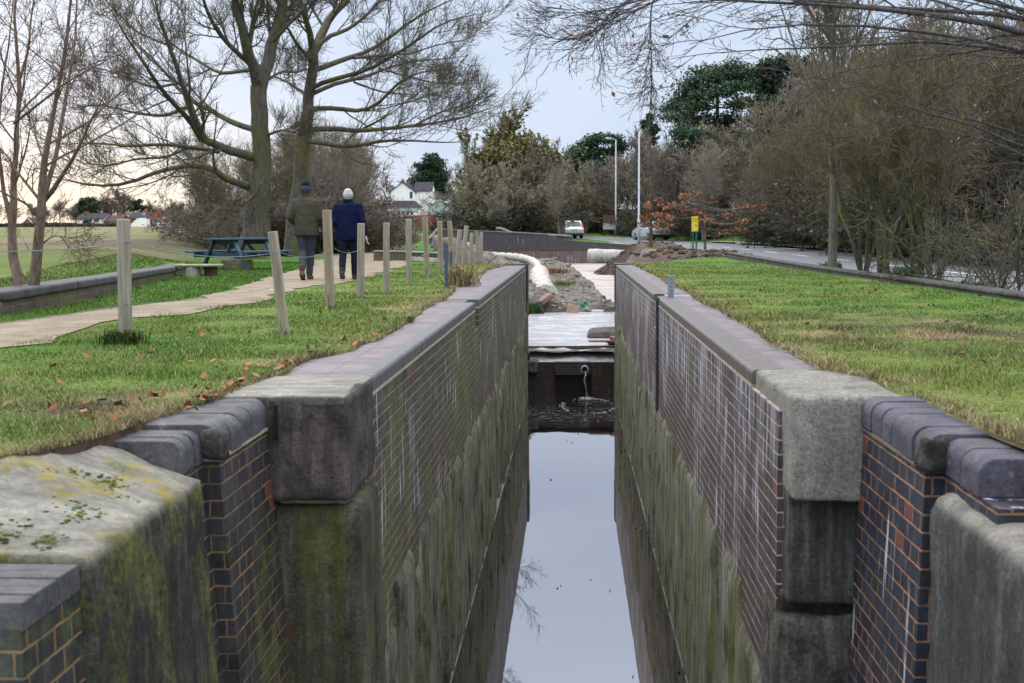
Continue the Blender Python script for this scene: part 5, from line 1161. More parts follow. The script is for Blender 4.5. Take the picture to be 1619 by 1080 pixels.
mb = MB(); a = Q(640, 346); t = Q(690, 344); mb.beam((a[0], .09, a[2]), (t[0], .09, t[2]), .06, .1); mb.build('rail', M['darkwood'], r)
# village across the field
D = 300.; q = F/D
def vx(px): return at(px, 360, D)[0]
def vz(px, py): return at(px, py, D)[2]
def house(px0, px1, pyr, pye, pyb, wall, roof, axis, label, wins=(), depth=8, D_=None, chim=None):
    x0, x1 = vx(px0), vx(px1); xm = (x0+x1)/2; pm = (px0+px1)/2; zb = vz(pm, pyb)-1.
    r = empty('village_house', (xm, D, zb), label, 'house'); gable(r, x0-xm, x1-xm, 0, depth, 0, vz(pm, pye)-zb, vz(pm, pyr)-zb, wall, roof, axis)
    for px, py, ww, hh in wins: win(r, vx(px)-xm, vz(pm, py)-zb, ww, hh, -.01)
    if chim: mb = MB(); mb.box(vx(chim)-xm-.5, vx(chim)-xm+.5, depth/2-.5, depth/2+.5, vz(pm, pye)-zb, vz(pm, pyr-4)-zb); mb.build('chimney', RB, r)
    return r, xm, zb
OB = simple('orange gable brick', (.34, .15, .09), .9, .15, 1.)
r, xm, zb = house(33, 57, 345, 356, 362, OB, RT, 'y', 'small orange brick gable with white bargeboards behind the left field hedge', [(40, 355, .9, .9)])
for a, b in (((33, 356.5), (45, 345)), ((45, 345), (57, 356.5))):
    mb = MB(); mb.beam((vx(a[0])-xm, -.3, vz(45, a[1])-zb), (vx(b[0])-xm, -.3, vz(45, b[1])-zb), .1, .45, (0, 1, 0)); mb.build('bargeboard', WF, r)
house(122, 164, 338, 346, 362, WH, SL, 'x', 'white walled village house with a dark roof behind the nearest fence post', [(142, 352, 1.4, .9), (153, 352, 1.4, .9)], chim=128)
house(164, 190, 341, 350, 362, RB, RT, 'x', 'low red brick house right of the white walled one', [(178, 356, 1.2, .8)])
house(203, 240, 336, 345, 362, RB, SL, 'x', 'red brick house with dark roof beside the white lean to', [(228, 339.5, .7, .5)], chim=222)
r = empty('white_annexe', (vx(226), D-4, vz(226, 362)-1), 'white sloping annexe in front of the brick houses', 'house extension'); zb = vz(226, 362)-1
mb = MB(); mb.prism([(vx(212)-vx(226), 0), (vx(240)-vx(226), 0), (vx(240)-vx(226), vz(226, 345)-zb), (vx(226)-vx(226), vz(226, 345)-zb), (vx(212)-vx(226), vz(226, 358)-zb)][::-1], 'y', 0, 3); mb.build('wall', WH, r)
mb = MB(); mb.beam((vx(211)-vx(226), 1.5, vz(226, 357.6)-zb), (vx(227)-vx(226), 1.5, vz(226, 343.8)-zb), 3.2, .15); mb.build('roof', SL, r)
house(238, 255, 332, 341, 362, RB, RT, 'y', 'left one of the twin red brick gables with a white bay window', [(247, 353, 1.5, 1.3)])
house(255, 276, 333, 342, 362, OB, RT, 'y', 'right one of the twin gables, orange brick with a white window', [(263, 352.5, 1.7, 1.3)])
house(272, 300, 337, 344, 362, RB, SL, 'x', 'red brick house with long dark roof behind bare hedges', [(281, 357, .9, .7)])
house(300, 322, 328, 338, 362, OB, RT, 'y', 'tall orange brick house at the right end of the village row', [(308, 345, 1.2, 1.6), (307, 357, 1., .9)], chim=309)
r = empty('car', (vx(291), D-14, vz(291, 361.5)-.4), 'white van parked by the village houses', 'van')
mb = MB(); mb.prism([(-1.7, .3), (1.7, .3), (1.75, .9), (1.2, 1.1), (.8, 1.7), (-1.7, 1.75)][::-1], 'y', -.8, .8); bevel(mb.build('body', WF, r), .08, 2)
mb = MB(); mb.box(-1.4, .6, -.83, -.81, 1.15, 1.5); mb.build('side_window', GLS, r)
mb = MB()
for x in (-1.1, 1.1): mb.tube([(x, -.85, .32), (x, .85, .32)], .32, 12)
mb.build('wheel', M['tyre'], r)
r = rock('covered_boat', (vx(311), D-16, vz(311, 360.5)), 2.6, 1.6, .9, simple('turquoise cover', (.03, .30, .30), .6, .15, 2.), 'turquoise covered load by the orange village house', 'tarpaulin', 95, amp=.08, bev=.3)
# ------------------------------------------------------------------ turf
pa_ = np.array(pp)
def onpath(x, y):
    cx = np.interp(y, pa_[:, 1], pa_[:, 0]); l = np.interp(y, pa_[:, 1], pa_[:, 2]); r_ = np.interp(y, pa_[:, 1], pa_[:, 3])
    return (x > cx-l+.02) & (x < cx+r_-.02)
def blades(name, side, seed, label):
    rg = RNG(seed); xs = []; ys_ = []
    bands = [(2.9, 5, 12000), (5, 6.5, 8500), (6.5, 8.5, 6000), (8.5, 11, 3600), (11, 14, 2300), (14, 18, 1300), (18, 24, 700), (24, 29.5, 450)]
    for y0, y1, dens in bands:
        y0_ = max(y0, 3.75) if side < 0 else y0; wd = (3.3 if y1 < 20 else 3.) if side > 0 else (4.2 if y0 < 12 else 3.5)
        n = int(dens*(y1-y0_)*wd); y = y0_+(y1-y0_)*rg.random(n); o = wd*rg.random(n)**1.1-.015
        xs.append(eL(y)-o if side < 0 else eR(y)+o); ys_.append(y)
    x = np.concatenate(xs); y = np.concatenate(ys_); e = (eL(y)-x) if side < 0 else (x-eR(y))
    k = ~onpath(x, y) if side < 0 else (x < 4.85); 
    tuft = fbm(x, y, .5, seed+2); k &= (rg.random(len(x)) < .35+1.2*tuft)
    x, y, e, tuft = x[k], y[k], e[k], tuft[k]; n = len(x)
    h = (.013+.030*rg.random(n)**1.6)*(.45+1.6*np.clip(tuft-.25, 0, 1)**1.2); h *= 1+.5*np.exp(-e/.15)
    for (b, t, r0) in tops[:8]:
        if side < 0: h *= 1+1.6*np.exp(-((x-b[0])**2+(y-b[1])**2)/.012)
    w_ = .0022*np.maximum(y/4.2, 1)**.85*(.7+.6*rg.random(n))
    a = rg.random(n)*2*PI; lean = .35+.75*rg.random(n); la = rg.random(n)*2*PI
    z = H(x, y)-.006
    dx_, dy_ = np.cos(a)*w_, np.sin(a)*w_; lx, ly = np.cos(la)*lean*h, np.sin(la)*lean*h
    B0 = np.stack([x-dx_, y-dy_, z], 1); B1 = np.stack([x+dx_, y+dy_, z], 1); Tp = np.stack([x+lx, y+ly, z+h], 1)
    V = np.stack([B0, B1, Tp], 1).reshape(-1, 3); c = gcol(x, y, e)
    dead = (rg.random(n) < .10+.25*np.exp(-e/.3)); c[dead] = c_straw*(.7+.6*rg.random(dead.sum()))[:, None]
    c = c*1.08
    o = link(name, mesh_np(name, V, np.arange(3*n).reshape(n, 3), np.repeat(c, 3, 0)), M['blade']); tag(o, label, 'grass', kind='stuff'); return n
n1 = blades('grass', -1, 201, 'short patchy grass on the left bank between coping and path')
n2 = blades('grass', 1, 202, 'short patchy grass on the right lawn')
# rough verge beyond the path and in the field
rg = RNG(203); n = 60000; y = 10+22*rg.random(n)**1.3; x = np.interp(y, pa_[:, 1], pa_[:, 0]-pa_[:, 2])-rg.random(n)**1.2*np.interp(y, [10, 30], [2.2, 5.]); 
h = .025+.06*rg.random(n)*fbm(x, y, .6, 7); a = rg.random(n)*2*PI; w_ = .006*(y/12); z = H(x, y)-.01
V = np.stack([np.stack([x-np.cos(a)*w_, y-np.sin(a)*w_, z], 1), np.stack([x+np.cos(a)*w_, y+np.sin(a)*w_, z], 1), np.stack([x+rg.normal(size=n)*.03, y+rg.normal(size=n)*.03, z+h], 1)], 1).reshape(-1, 3)
o = link('verge_grass', mesh_np('verge', V, np.arange(3*n).reshape(n, 3), np.repeat(land_col(x, y)*1.1*(.7+.6*rg.random((n, 1))), 3, 0)), M['blade']); tag(o, 'longer grass on the verge along the far side of the path', 'grass', kind='stuff')
def tuft(c, n, h, spread, col, label, seed, name='grass_tuft', wid=.006, parent=None):
    rg = RNG(seed); x = rg.normal(size=n)*spread; y = rg.normal(size=n)*spread; a = rg.random(n)*2*PI; hh = h*(.5+.7*rg.random(n)); w_ = wid*(.7+.6*rg.random(n))
    ld = rg.normal(size=(n, 2))*h*.5; z = np.zeros(n)-.01
    b0 = np.stack([x-np.cos(a)*w_, y-np.sin(a)*w_, z], 1); b1 = np.stack([x+np.cos(a)*w_, y+np.sin(a)*w_, z], 1)
    m0 = np.stack([x-np.cos(a)*w_*.8+ld[:, 0]*.4, y-np.sin(a)*w_*.8+ld[:, 1]*.4, hh*.7], 1); m1 = m0+(b1-b0)*.8; t = np.stack([x+ld[:, 0], y+ld[:, 1], hh], 1)
    V = np.concatenate([np.stack([b0, b1, m1, m0], 1).reshape(-1, 3), np.stack([m0, m1, t, t], 1).reshape(-1, 3)]); Fq = np.arange(8*n).reshape(-1, 4)
    cc = np.array(col)*(.6+.8*rg.random((len(V)//4, 1))); o = link(name, mesh_np(name, V, Fq, np.repeat(cc, 4, 0)), M['blade']); o.location = tuple(c); return tag(o, label, 'plant')
b = tops[0][0]; tuft((b[0], b[1]-.05, .02), 420, .11, .055, (.035, .06, .012), 'dark green grass tuft at the foot of the thickest fence post', 301)
for (px, py, n, h, lab, sd) in ((1428, 441, 160, .20, 'broad green leaf clump on the kerb left of the mossy multi stemmed tree', 302), (1316, 424, 90, .14, 'small green leaf clump at the foot of the slender trunk on the kerb', 303), (1535, 458, 80, .12, 'low green plant on the kerb wall below the leaning shrubs', 304)):
    c = on(px, py, .03); tuft((c[0], c[1], .02), n, h, .10, (.045, .095, .035), lab, sd, 'leafy_plant', wid=.022)
c = on(722, 452, .02); tuft((c[0]+.05, c[1]+.3, .02), 200, .3, .12, (.20, .16, .075), 'pale dead weeds around the metal stakes', 305, 'dead_weeds', wid=.008)
c = at(842, 489, 41.0); tuft((c[0], c[1], c[2]-.2), 200, .45, .14, (.045, .11, .02), 'bright green weeds by the broken timber in the pound', 306, 'weeds', wid=.02)
c = at(868, 432, 45.5); tuft((c[0]*1.35, c[1]*1.3, float(BED(c[0]*1.35, c[1]*1.3))), 420, .22, .42, (.15, .065, .03), 'rusty dead bracken on the mud above the ribbed pipe', 307, 'dead_bracken', wid=.02)
c = at(866, 447, 44.5); tuft((c[0]*1.1+.35, c[1]*1.15, float(BED(c[0]*1.1+.35, c[1]*1.15))), 500, .16, .5, (.10, .13, .035), 'patch of green weeds on the mud beside the ribbed pipe', 308, 'weeds', wid=.015)
leafm = Mat('fallen leaf', .8, .15); leafm.base(leafm.cr(leafm.rnd(), [(0, (.10, .045, .02)), (.4, (.19, .075, .03)), (.75, (.25, .12, .05)), (1, (.16, .09, .05))]))
rg = RNG(310); P = []
for i in range(130): 
    y = 4.+20*rg.random()**1.5; P.append((eR(y)+3.3*rg.random()**.9, y))
for i in range(120): y = 4.7+9*rg.random()**1.5; P.append((eL(y)-1.8*rg.random()**1.6, y))
for i in range(22): P.append((-2.15+rg.normal()*.16, 5.35+rg.normal()*.2))
for i in range(50): P.append((eL(5+2*rg.random())-.02+rg.normal()*.03, 5+2*rg.random()))
P = np.array(P); C = np.stack([P[:, 0], P[:, 1], H(P[:, 0], P[:, 1])+.022], 1)
V, Fq = cards(C, .034, rg, nrm=np.array([0, 0, 1.])+.0*C, aspect=1.4); nn = rg.normal(size=(len(C), 3))*.35; nn[:, 2] = 1
V, Fq = cards(C, .036, rg, nrm=nn, aspect=1.4); V[:, 2] = np.maximum(V[:, 2], np.repeat(C[:, 2]-.012, 4))
o = link('fallen_leaves', mesh_np('leaves', V, Fq), leafm.m); tag(o, 'scattered brown and orange fallen leaves on the grass', 'leaves', kind='stuff')

# ------------------------------------------------------------------ trees
def bark(name, a, b, alg=None, amt=.5, sc=1.):
    m = Mat(name, .92, .1); P = m.obj(); f = m.noise(m.sc(P, (6*sc, 6*sc, 1.5*sc)), 2.2, 6, .7)
    c = m.cr(f, [(.3, tuple(v*.5 for v in a)), (.5, a), (.7, b)])
    if alg: c = m.mix(m.ma('MULTIPLY', m.ramp(m.noise(m.sc(P, (sc, sc, .6*sc)), 1.2, 5, .7), .46, .62), amt), c, alg)
    m.base(c); m.bump(f, .8, .03); return m.m
def twigm(name, cols):
    m = Mat(name, .9, .1); m.base(m.cr(m.rnd(), [(i/(len(cols)-1), c) for i, c in enumerate(cols)])); return m.m
B_oak = bark('oak bark', (.085, .075, .062), (.15, .135, .115), (.11, .115, .035), .75)
T_oak = twigm('oak twigs', [(.066, .054, .048), (.096, .082, .066), (.090, .086, .042), (.120, .102, .084)])
B_sil = bark('silver bark', (.17, .125, .095), (.28, .22, .175), (.10, .06, .04), .45, 2.); T_sil = twigm('silver twigs', [(.075, .042, .035), (.13, .08, .062)])
B_mos = bark('mossy bark', (.075, .068, .05), (.14, .125, .09), (.125, .135, .03), .85); T_mos = twigm('mossy twigs', [(.085, .068, .050), (.125, .102, .072), (.135, .125, .050), (.10, .082, .060), (.165, .150, .065), (.11, .09, .07)])
B_gry = bark('grey bark', (.15, .135, .112), (.25, .225, .19), (.12, .12, .05), .4); T_gry = twigm('grey twigs', [(.126, .104, .088), (.185, .155, .127), (.235, .198, .168)])
T_pal = twigm('pale twigs', [(.184, .155, .127), (.253, .218, .178), (.218, .184, .149)])
T_mid = twigm('olive grey twigs', [(.15, .13, .10), (.19, .165, .125), (.17, .16, .085), (.22, .19, .15)])
T_dk = twigm('dark twigs', [(.060, .051, .042), (.098, .083, .068), (.075, .068, .045)])
T_vil = twigm('far twigs', [(.091, .072, .065), (.130, .104, .091), (.111, .078, .072)])
T_bee = twigm('beech twigs', [(.042, .034, .034), (.065, .052, .050), (.085, .072, .068)]); B_bee = bark('beech bark', (.075, .068, .066), (.145, .135, .13), None, 0, 3.)
def leafmat(name, cols, rough=.7):
    m = Mat(name, rough, .2); c = m.cr(m.rnd(), [(i/(len(cols)-1), c) for i, c in enumerate(cols)]); m.base(c); return m.m
L_pine = leafmat('pine needles', [(.016, .038, .018), (.028, .062, .026), (.045, .085, .035), (.06, .10, .05)]); L_dkpine = leafmat('dark needles', [(.014, .028, .015), (.024, .046, .023), (.04, .066, .034)])
L_olive = leafmat('olive shoots', [(.11, .108, .035), (.16, .15, .05), (.20, .18, .075)]); L_cop = leafmat('copper leaves', [(.16, .06, .03), (.25, .10, .05), (.31, .15, .075), (.20, .08, .04)])
L_ivy = leafmat('ivy', [(.015, .03, .010), (.03, .055, .016), (.045, .075, .022)]); L_hedge = leafmat('hedge leaves', [(.022, .026, .014), (.04, .042, .022), (.06, .052, .03)]); L_brown = leafmat('bramble leaves', [(.05, .045, .025), (.08, .06, .04), (.06, .07, .025)])
def clampr(R, m_): return np.maximum(R, m_)
def tree_from_limbs(name, label, base, limbs, specs, bm, tm, seed, rmin=.006, trunk_idx=1, cat='tree', sides=8, extra=None):
    """limbs: list of (3-D points, r0, r1); specs: children per level"""
    rg = RNG(seed); n = 14; P = np.stack([resample(l[0], n) for l in limbs]); R = np.stack([np.interp(np.linspace(0, 1, n), np.linspace(0, 1, len(l[1])), l[1]) for l in limbs])
    jit = rg.normal(size=P.shape)*R[..., None]*.18; jit[:, 0] = 0; P = P+jit
    r = empty(name, tuple(base), label, cat)
    wood = Bunch(); wood.tubes(P-base, R, sides); tw = Bunch(); A, RA = P, R
    Ls = np.linalg.norm(np.diff(P, axis=1), axis=2).sum(1)[:, None]
    for i, s in enumerate(specs):
        if i == 0: A, RA = P[trunk_idx:], R[trunk_idx:]; L = Ls[trunk_idx:]*s['L']; L = np.clip(L, s.get('lo', .3), s.get('hi', 9))
        else: L = s['L']
        s2 = {k: v for k, v in s.items() if k not in ('L', 'lo', 'hi')}
        A, RA = grow(A, RA, rg, L=L, **s2); RA = clampr(RA, rmin*(1 if i else 1.6))
        (wood if i == 0 else tw).tubes(A-base, RA, 5 if i == 0 else 3)
    link('trunk', wood.mesh('trunk'), bm, r, smooth=True); link('crown', tw.mesh('crown'), tm, r)
    if extra is not None:
        e = A.reshape(-1, 3); e = e[rg.integers(0, len(e), extra[0])]; V, Fq = cards(e-base+rg.normal(size=e.shape)*.05, extra[1], rg); link('leaves', mesh_np('leaves', V, Fq), extra[2], r)
    return r
def px3(pts, d0, d1, b=None):
    q = [at(x, y, d0+(d1-d0)*i/max(1, len(pts)-1)) for i, (x, y) in enumerate(pts)]; return np.array(q)
# the two big bare trees on the left
D1 = 37.; u = D1/F
base1 = at(398, 408, D1); base1[2] = H(base1[0], base1[1])-.1
def t1(pts, d1, r): return (px3(pts, D1, d1), [x*u*(1 if pts[0][1] == 140 else .82) for x in r])
limbs1 = [(np.vstack([base1, px3([(400, 385), (408, 330), (412, 270), (412, 200), (411, 135)], D1, D1)]), [30*u, 22*u, 18*u, 15*u, 14*u, 13*u]),
 t1([(411, 140), (424, 95), (436, 50), (447, 0), (455, -70), (462, -160)], 38, [11.5, 10, 9, 7.5, 5, 2]), t1([(411, 140), (397, 100), (383, 50), (370, -10), (350, -90)], 35, [11, 9, 7, 5, 2]),
 t1([(404, 250), (375, 243), (340, 232), (315, 215), (300, 165), (285, 120), (262, 60), (245, 0)], 33, [9, 8.5, 8, 6.5, 5, 4, 3, 1.2]), t1([(318, 220), (300, 190), (262, 150), (235, 110), (200, 60), (175, 15)], 31, [6, 5, 4, 3, 2, .8]),
 t1([(400, 297), (372, 292), (345, 272), (322, 260), (290, 262), (250, 270), (205, 290), (170, 296), (120, 290), (70, 275)], 32, [7.5, 7, 6, 5, 4, 3.4, 3, 2.2, 1.5, .6]),
 t1([(402, 205), (370, 195), (335, 175), (300, 160), (270, 125), (235, 85), (190, 45)], 41, [6, 5.5, 4.5, 4, 3, 2, .8]), t1([(405, 110), (370, 80), (345, 50), (325, 15), (312, -40)], 33, [5, 4.5, 4, 3, 1.5]),
 t1([(345, 240), (300, 232), (250, 228), (200, 232), (150, 225), (100, 228)], 30, [4.5, 4, 3, 2.2, 1.5, .6]), t1([(300, 168), (255, 185), (210, 178), (160, 165), (115, 170)], 34, [3.5, 3, 2.2, 1.6, .6]),
 t1([(300, 232), (262, 250), (220, 250), (175, 262), (130, 258)], 37, [3, 2.5, 2, 1.4, .6]), t1([(398, 110), (350, 118), (310, 95), (270, 70), (225, 15)], 42, [4, 3.5, 3, 2, .8]),
 t1([(418, 130), (445, 112), (470, 115), (490, 108)], 40, [3, 2.5, 2, 1]), t1([(420, 215), (445, 205), (475, 212)], 36, [3, 2, 1]), t1([(408, 300), (385, 325), (365, 320), (340, 332), (322, 350)], 33, [3, 2.4, 1.8, 1.2, .5]), t1([(432, 65), (455, 40), (480, 15), (500, -25)], 36, [4, 3, 2, 1]),
 t1([(290, 130), (240, 140), (195, 120), (150, 105), (110, 115)], 36, [3, 2.4, 1.8, 1.2, .5]), t1([(262, 70), (215, 50), (170, 5), (140, -40)], 38, [2.6, 2, 1.5, .6])]
SP = [dict(k=11, t0=.18, t1=.98, ang=(40, 12), L=.42, lo=.9, hi=2.8, n=8, wander=.08, trop=(0, 0, .09), rr=.38, tip=.35),
      dict(k=8, t0=.15, t1=.98, ang=(38, 12), L=.85, n=6, wander=.11, trop=(0, 0, .09), rr=.55, tip=.5), dict(k=8, t0=.15, t1=1., ang=(36, 13), L=.42, n=4, wander=.14, trop=(0, 0, .08), rr=.65, tip=.6)]
tree_from_limbs('bare_tree', 'big bare tree with a low sweeping limb, left of the walkers behind the picnic table', base1, limbs1, SP, B_oak, T_oak, 401, rmin=.0054)
D2 = 40.; u = D2/F; base2 = at(466, 398, D2); base2[2] = H(base2[0], base2[1])-.1
def t2(pts, d1, r): return (px3(pts, D2, d1), [x*u*(1 if pts[0][1] in (82, 85) else .82) for x in r])
limbs2 = [(np.vstack([base2, px3([(468, 360), (472, 300), (479, 230), (488, 160), (494, 100), (497, 78)], D2, D2)]), [20*u, 16*u, 13*u, 11*u, 9.5*u, 8.5*u, 8*u]),
 t2([(496, 82), (510, 50), (532, 20), (560, -20), (590, -70)], 42, [7.5, 6.5, 5.5, 4, 2]), t2([(496, 85), (489, 50), (480, 20), (470, -20), (462, -70)], 38, [6, 5, 4, 3, 1.5]),
 t2([(494, 112), (530, 98), (565, 88), (600, 72), (640, 40), (680, 15), (735, -10)], 44, [5.5, 5, 4, 3.2, 2.5, 1.6, .6]), t2([(492, 140), (535, 122), (580, 112), (620, 90), (650, 70), (700, 35), (755, 22)], 37, [5, 4.5, 3.8, 3, 2.4, 1.6, .6]),
 t2([(490, 150), (530, 132), (575, 122), (612, 108), (650, 96), (690, 95), (740, 88)], 43, [4.5, 4, 3.2, 2.4, 2, 1.2, .5]), t2([(484, 172), (525, 170), (570, 178), (600, 165), (620, 140), (650, 115), (700, 110), (730, 104)], 36, [5, 4.5, 4, 3, 2.4, 1.8, 1.2, .5]),
 t2([(484, 206), (530, 204), (580, 207), (630, 202), (680, 196), (720, 190), (760, 176), (802, 164)], 42, [5.5, 5, 4.2, 3.4, 2.6, 1.8, 1.1, .5]), t2([(482, 222), (520, 228), (560, 232), (600, 222), (650, 222), (700, 226), (745, 224)], 37, [5, 4.5, 3.8, 2.8, 2, 1.2, .5]),
 t2([(488, 92), (470, 70), (455, 45), (430, 15), (410, -20)], 36, [4, 3, 2.4, 1.6, .7]), t2([(482, 150), (455, 130), (432, 120), (410, 122)], 43, [3.5, 2.6, 1.8, .8]), t2([(500, 75), (520, 55), (545, 50), (575, 28), (610, -10), (650, -40)], 41, [4.5, 4, 3, 2.4, 1.6, .8]),
 t2([(560, 92), (600, 88), (650, 85), (695, 70), (750, 60)], 44, [3, 2.4, 1.8, 1.2, .5]), t2([(650, 201), (690, 180), (725, 168), (770, 150)], 41, [2.2, 1.8, 1.2, .5]), t2([(600, 108), (640, 120), (680, 130), (725, 135)], 37, [2.2, 1.8, 1.2, .5]), t2([(560, 130), (600, 145), (650, 150), (700, 150)], 45, [2.2, 1.8, 1.2, .5])]
tree_from_limbs('bare_tree', 'big bare tree with long level limbs reaching right over the two walkers', base2, limbs2, SP, B_oak, T_oak, 402, rmin=.0054)
# multi stemmed silver tree at the left edge
D3 = 12.4; u = D3/F; base3 = at(42, 487, D3); base3[2] = 0.
def t3(pts, d1, r): return (np.vstack([base3+(px3(pts[:1], D3, D3)[0]-base3)*np.array([1, 1, 0]), px3(pts, D3, d1)]) if pts[0][1] > 440 else px3(pts, D3, d1), [x*u*.64 for x in r])
limbs3 = [t3([(36, 470), (25, 430), (16, 370), (20, 300), (27, 200), (30, 110), (22, 30), (28, -60)], 12.8, [16, 13, 10, 7, 6, 4.5, 3.5, 2]),
 t3([(50, 470), (56, 430), (60, 380), (63, 330), (70, 250), (88, 160), (105, 70), (115, -40)], 12.0, [17, 14, 12, 9, 6, 5, 4, 2]), t3([(62, 338), (80, 280), (98, 200), (108, 130), (120, 60), (122, -30)], 12.9, [8, 6, 5, 4, 3, 1.5]),
 t3([(64, 325), (95, 285), (122, 240), (142, 195), (165, 150)], 11.6, [7, 5.5, 4, 3, 1.2]), t3([(22, 195), (60, 165), (105, 130), (150, 105), (190, 85)], 11.4, [3.5, 3, 2.2, 1.6, .7]), t3([(25, 185), (58, 150), (95, 115), (135, 80), (170, 55)], 13.2, [3.4, 2.6, 2, 1.4, .6]),
 t3([(18, 360), (5, 300), (-4, 220), (2, 140), (15, 60), (22, -10)], 12.2, [7, 5, 4, 3, 2, 1]), t3([(30, 130), (45, 80), (48, 40), (56, -20)], 12.4, [4, 3, 2.4, 1.2]), t3([(75, 270), (60, 230), (50, 180), (30, 150)], 13., [3, 2.4, 1.8, .8]),
 t3([(62, 345), (40, 320), (15, 310), (-20, 290)], 12, [4, 3, 2.4, 1]), t3([(60, 390), (85, 372), (110, 376), (135, 372)], 12, [2.4, 1.6, 1., .5])]
tree_from_limbs('silver_tree', 'multi stemmed pale barked tree at the left edge in front of the old garden wall', base3, limbs3,
 [dict(k=8, t0=.3, t1=.98, ang=(42, 12), L=.38, lo=.35, hi=1.1, n=6, wander=.1, trop=(0, 0, .06), rr=.4, tip=.4), dict(k=6, t0=.15, t1=.98, ang=(42, 14), L=.42, n=5, wander=.12, trop=(0, 0, .05), rr=.6, tip=.5), dict(k=3, t0=.2, t1=.95, ang=(40, 14), L=.2, n=3, wander=.1, rr=.7, tip=.6)], B_sil, T_sil, 403, rmin=.0022, trunk_idx=0)
# overhanging beech whose trunk stands outside the frame on the right
base4 = np.array([6.3, 9.6, -.2]); u = 9.6/F
hub = base4+np.array([-.1, 0, 2.6])
def t4(start, pts, d0, d1, r): return (np.vstack([base4+np.array([-.05, 0, start]), px3(pts, d0, d1)]), [x*u*.74 for x in r])
limbs4 = [(np.array([base4, base4+[0, 0, 1.5], base4+[-.1, 0, 3.], base4+[-.1, .1, 5.5], base4+[0, .3, 8]]), [.22, .19, .17, .12, .05]),
 t4(2.3, [(1760, 75), (1619, 52), (1500, 25), (1400, 12), (1250, 6), (1120, -2), (1010, -8)], 9.4, 8.6, [17, 14, 11, 8, 6, 4, 2.5, 1]), t4(2.0, [(1760, 115), (1619, 82), (1540, 70), (1450, 62), (1350, 75), (1250, 76), (1160, 80), (1080, 86), (1030, 98)], 9.8, 9.2, [13, 10, 8, 6, 4.5, 3.5, 2.6, 1.8, 1, .5]),
 t4(2.2, [(1750, 60), (1619, 28), (1560, 12), (1440, 20), (1330, 2), (1210, -5), (1080, 4), (990, 8), (955, 30)], 10., 10.6, [15, 12, 9, 7, 5.5, 4, 2.5, 1.6, 1, .5]), t4(1.8, [(1780, 140), (1619, 75), (1500, 55), (1380, 40), (1260, 36), (1150, 48), (1090, 70)], 9.0, 8.2, [12, 10, 8, 6, 4, 2.8, 1.6, .6]),
 t4(1.3, [(1780, 280), (1619, 240), (1560, 200), (1500, 190), (1420, 165), (1385, 147), (1340, 141)], 9.2, 8.9, [9, 7.5, 6, 5, 4, 2.6, 1.6, .7]), t4(1.25, [(1760, 290), (1619, 212), (1540, 190), (1460, 168), (1400, 150), (1372, 120)], 9.8, 9.6, [8, 6, 4.5, 3.5, 2.5, 1.5, .7]), t4(1.2, [(1750, 320), (1640, 255), (1560, 215), (1470, 205), (1440, 196)], 8.6, 8.2, [6, 5, 4, 3, 1.6, .7]),
 (px3([(1060, -20), (1000, -4), (965, 22), (935, 52), (915, 62), (882, 64), (843, 50)], 9.0, 8.8), [x*u for x in (2.2, 1.8, 1.4, 1.1, .9, .7, .4)]), (px3([(1100, -15), (1040, -6), (1010, 0), (975, 12), (940, 18), (900, 22), (862, 16)], 9.2, 9.2), [x*u for x in (2, 1.7, 1.4, 1.1, .9, .7, .4)]),
 (px3([(1090, -20), (1050, -5), (1015, 12), (985, 30), (955, 45), (945, 70), (948, 82)], 9.4, 9.3), [x*u for x in (2, 1.6, 1.2, .9, .8, .6, .4)]), (px3([(1060, -25), (1030, 0), (1028, 40), (1030, 90), (1031, 130), (1028, 158)], 9.1, 9.1), [x*u for x in (1.4, 1.2, 1, .8, .6, .4)]),
 t4(2.1, [(1760, 95), (1619, 66), (1480, 90), (1380, 105), (1280, 122), (1230, 135)], 10.4, 10.9, [8, 7, 5, 3.6, 2.4, 1.4, .6]), t4(2.1, [(1740, 50), (1600, 8), (1480, -12), (1360, -30), (1240, -20), (1120, 12), (1070, 40)], 8.8, 8.0, [10, 8, 6, 5, 3.6, 2.4, 1.2, .5])]
tree_from_limbs('beech_tree', 'overhanging beech boughs with a few brown leaves reaching in from the top right', base4, limbs4,
 [dict(k=12, t0=.22, t1=.98, ang=(30, 14), L=.30, lo=.25, hi=1.0, n=7, wander=.10, trop=(-.03, 0, -.03), rr=.42, tip=.4, flat=.35), dict(k=6, t0=.15, t1=.98, ang=(36, 14), L=.34, n=5, wander=.12, trop=(-.02, 0, -.02), rr=.65, tip=.5, flat=.35), dict(k=3, t0=.2, t1=1., ang=(38, 14), L=.13, n=3, wander=.12, rr=.8, tip=.6)], B_bee, T_bee, 404, rmin=.0018, extra=(150, .026, L_cop))

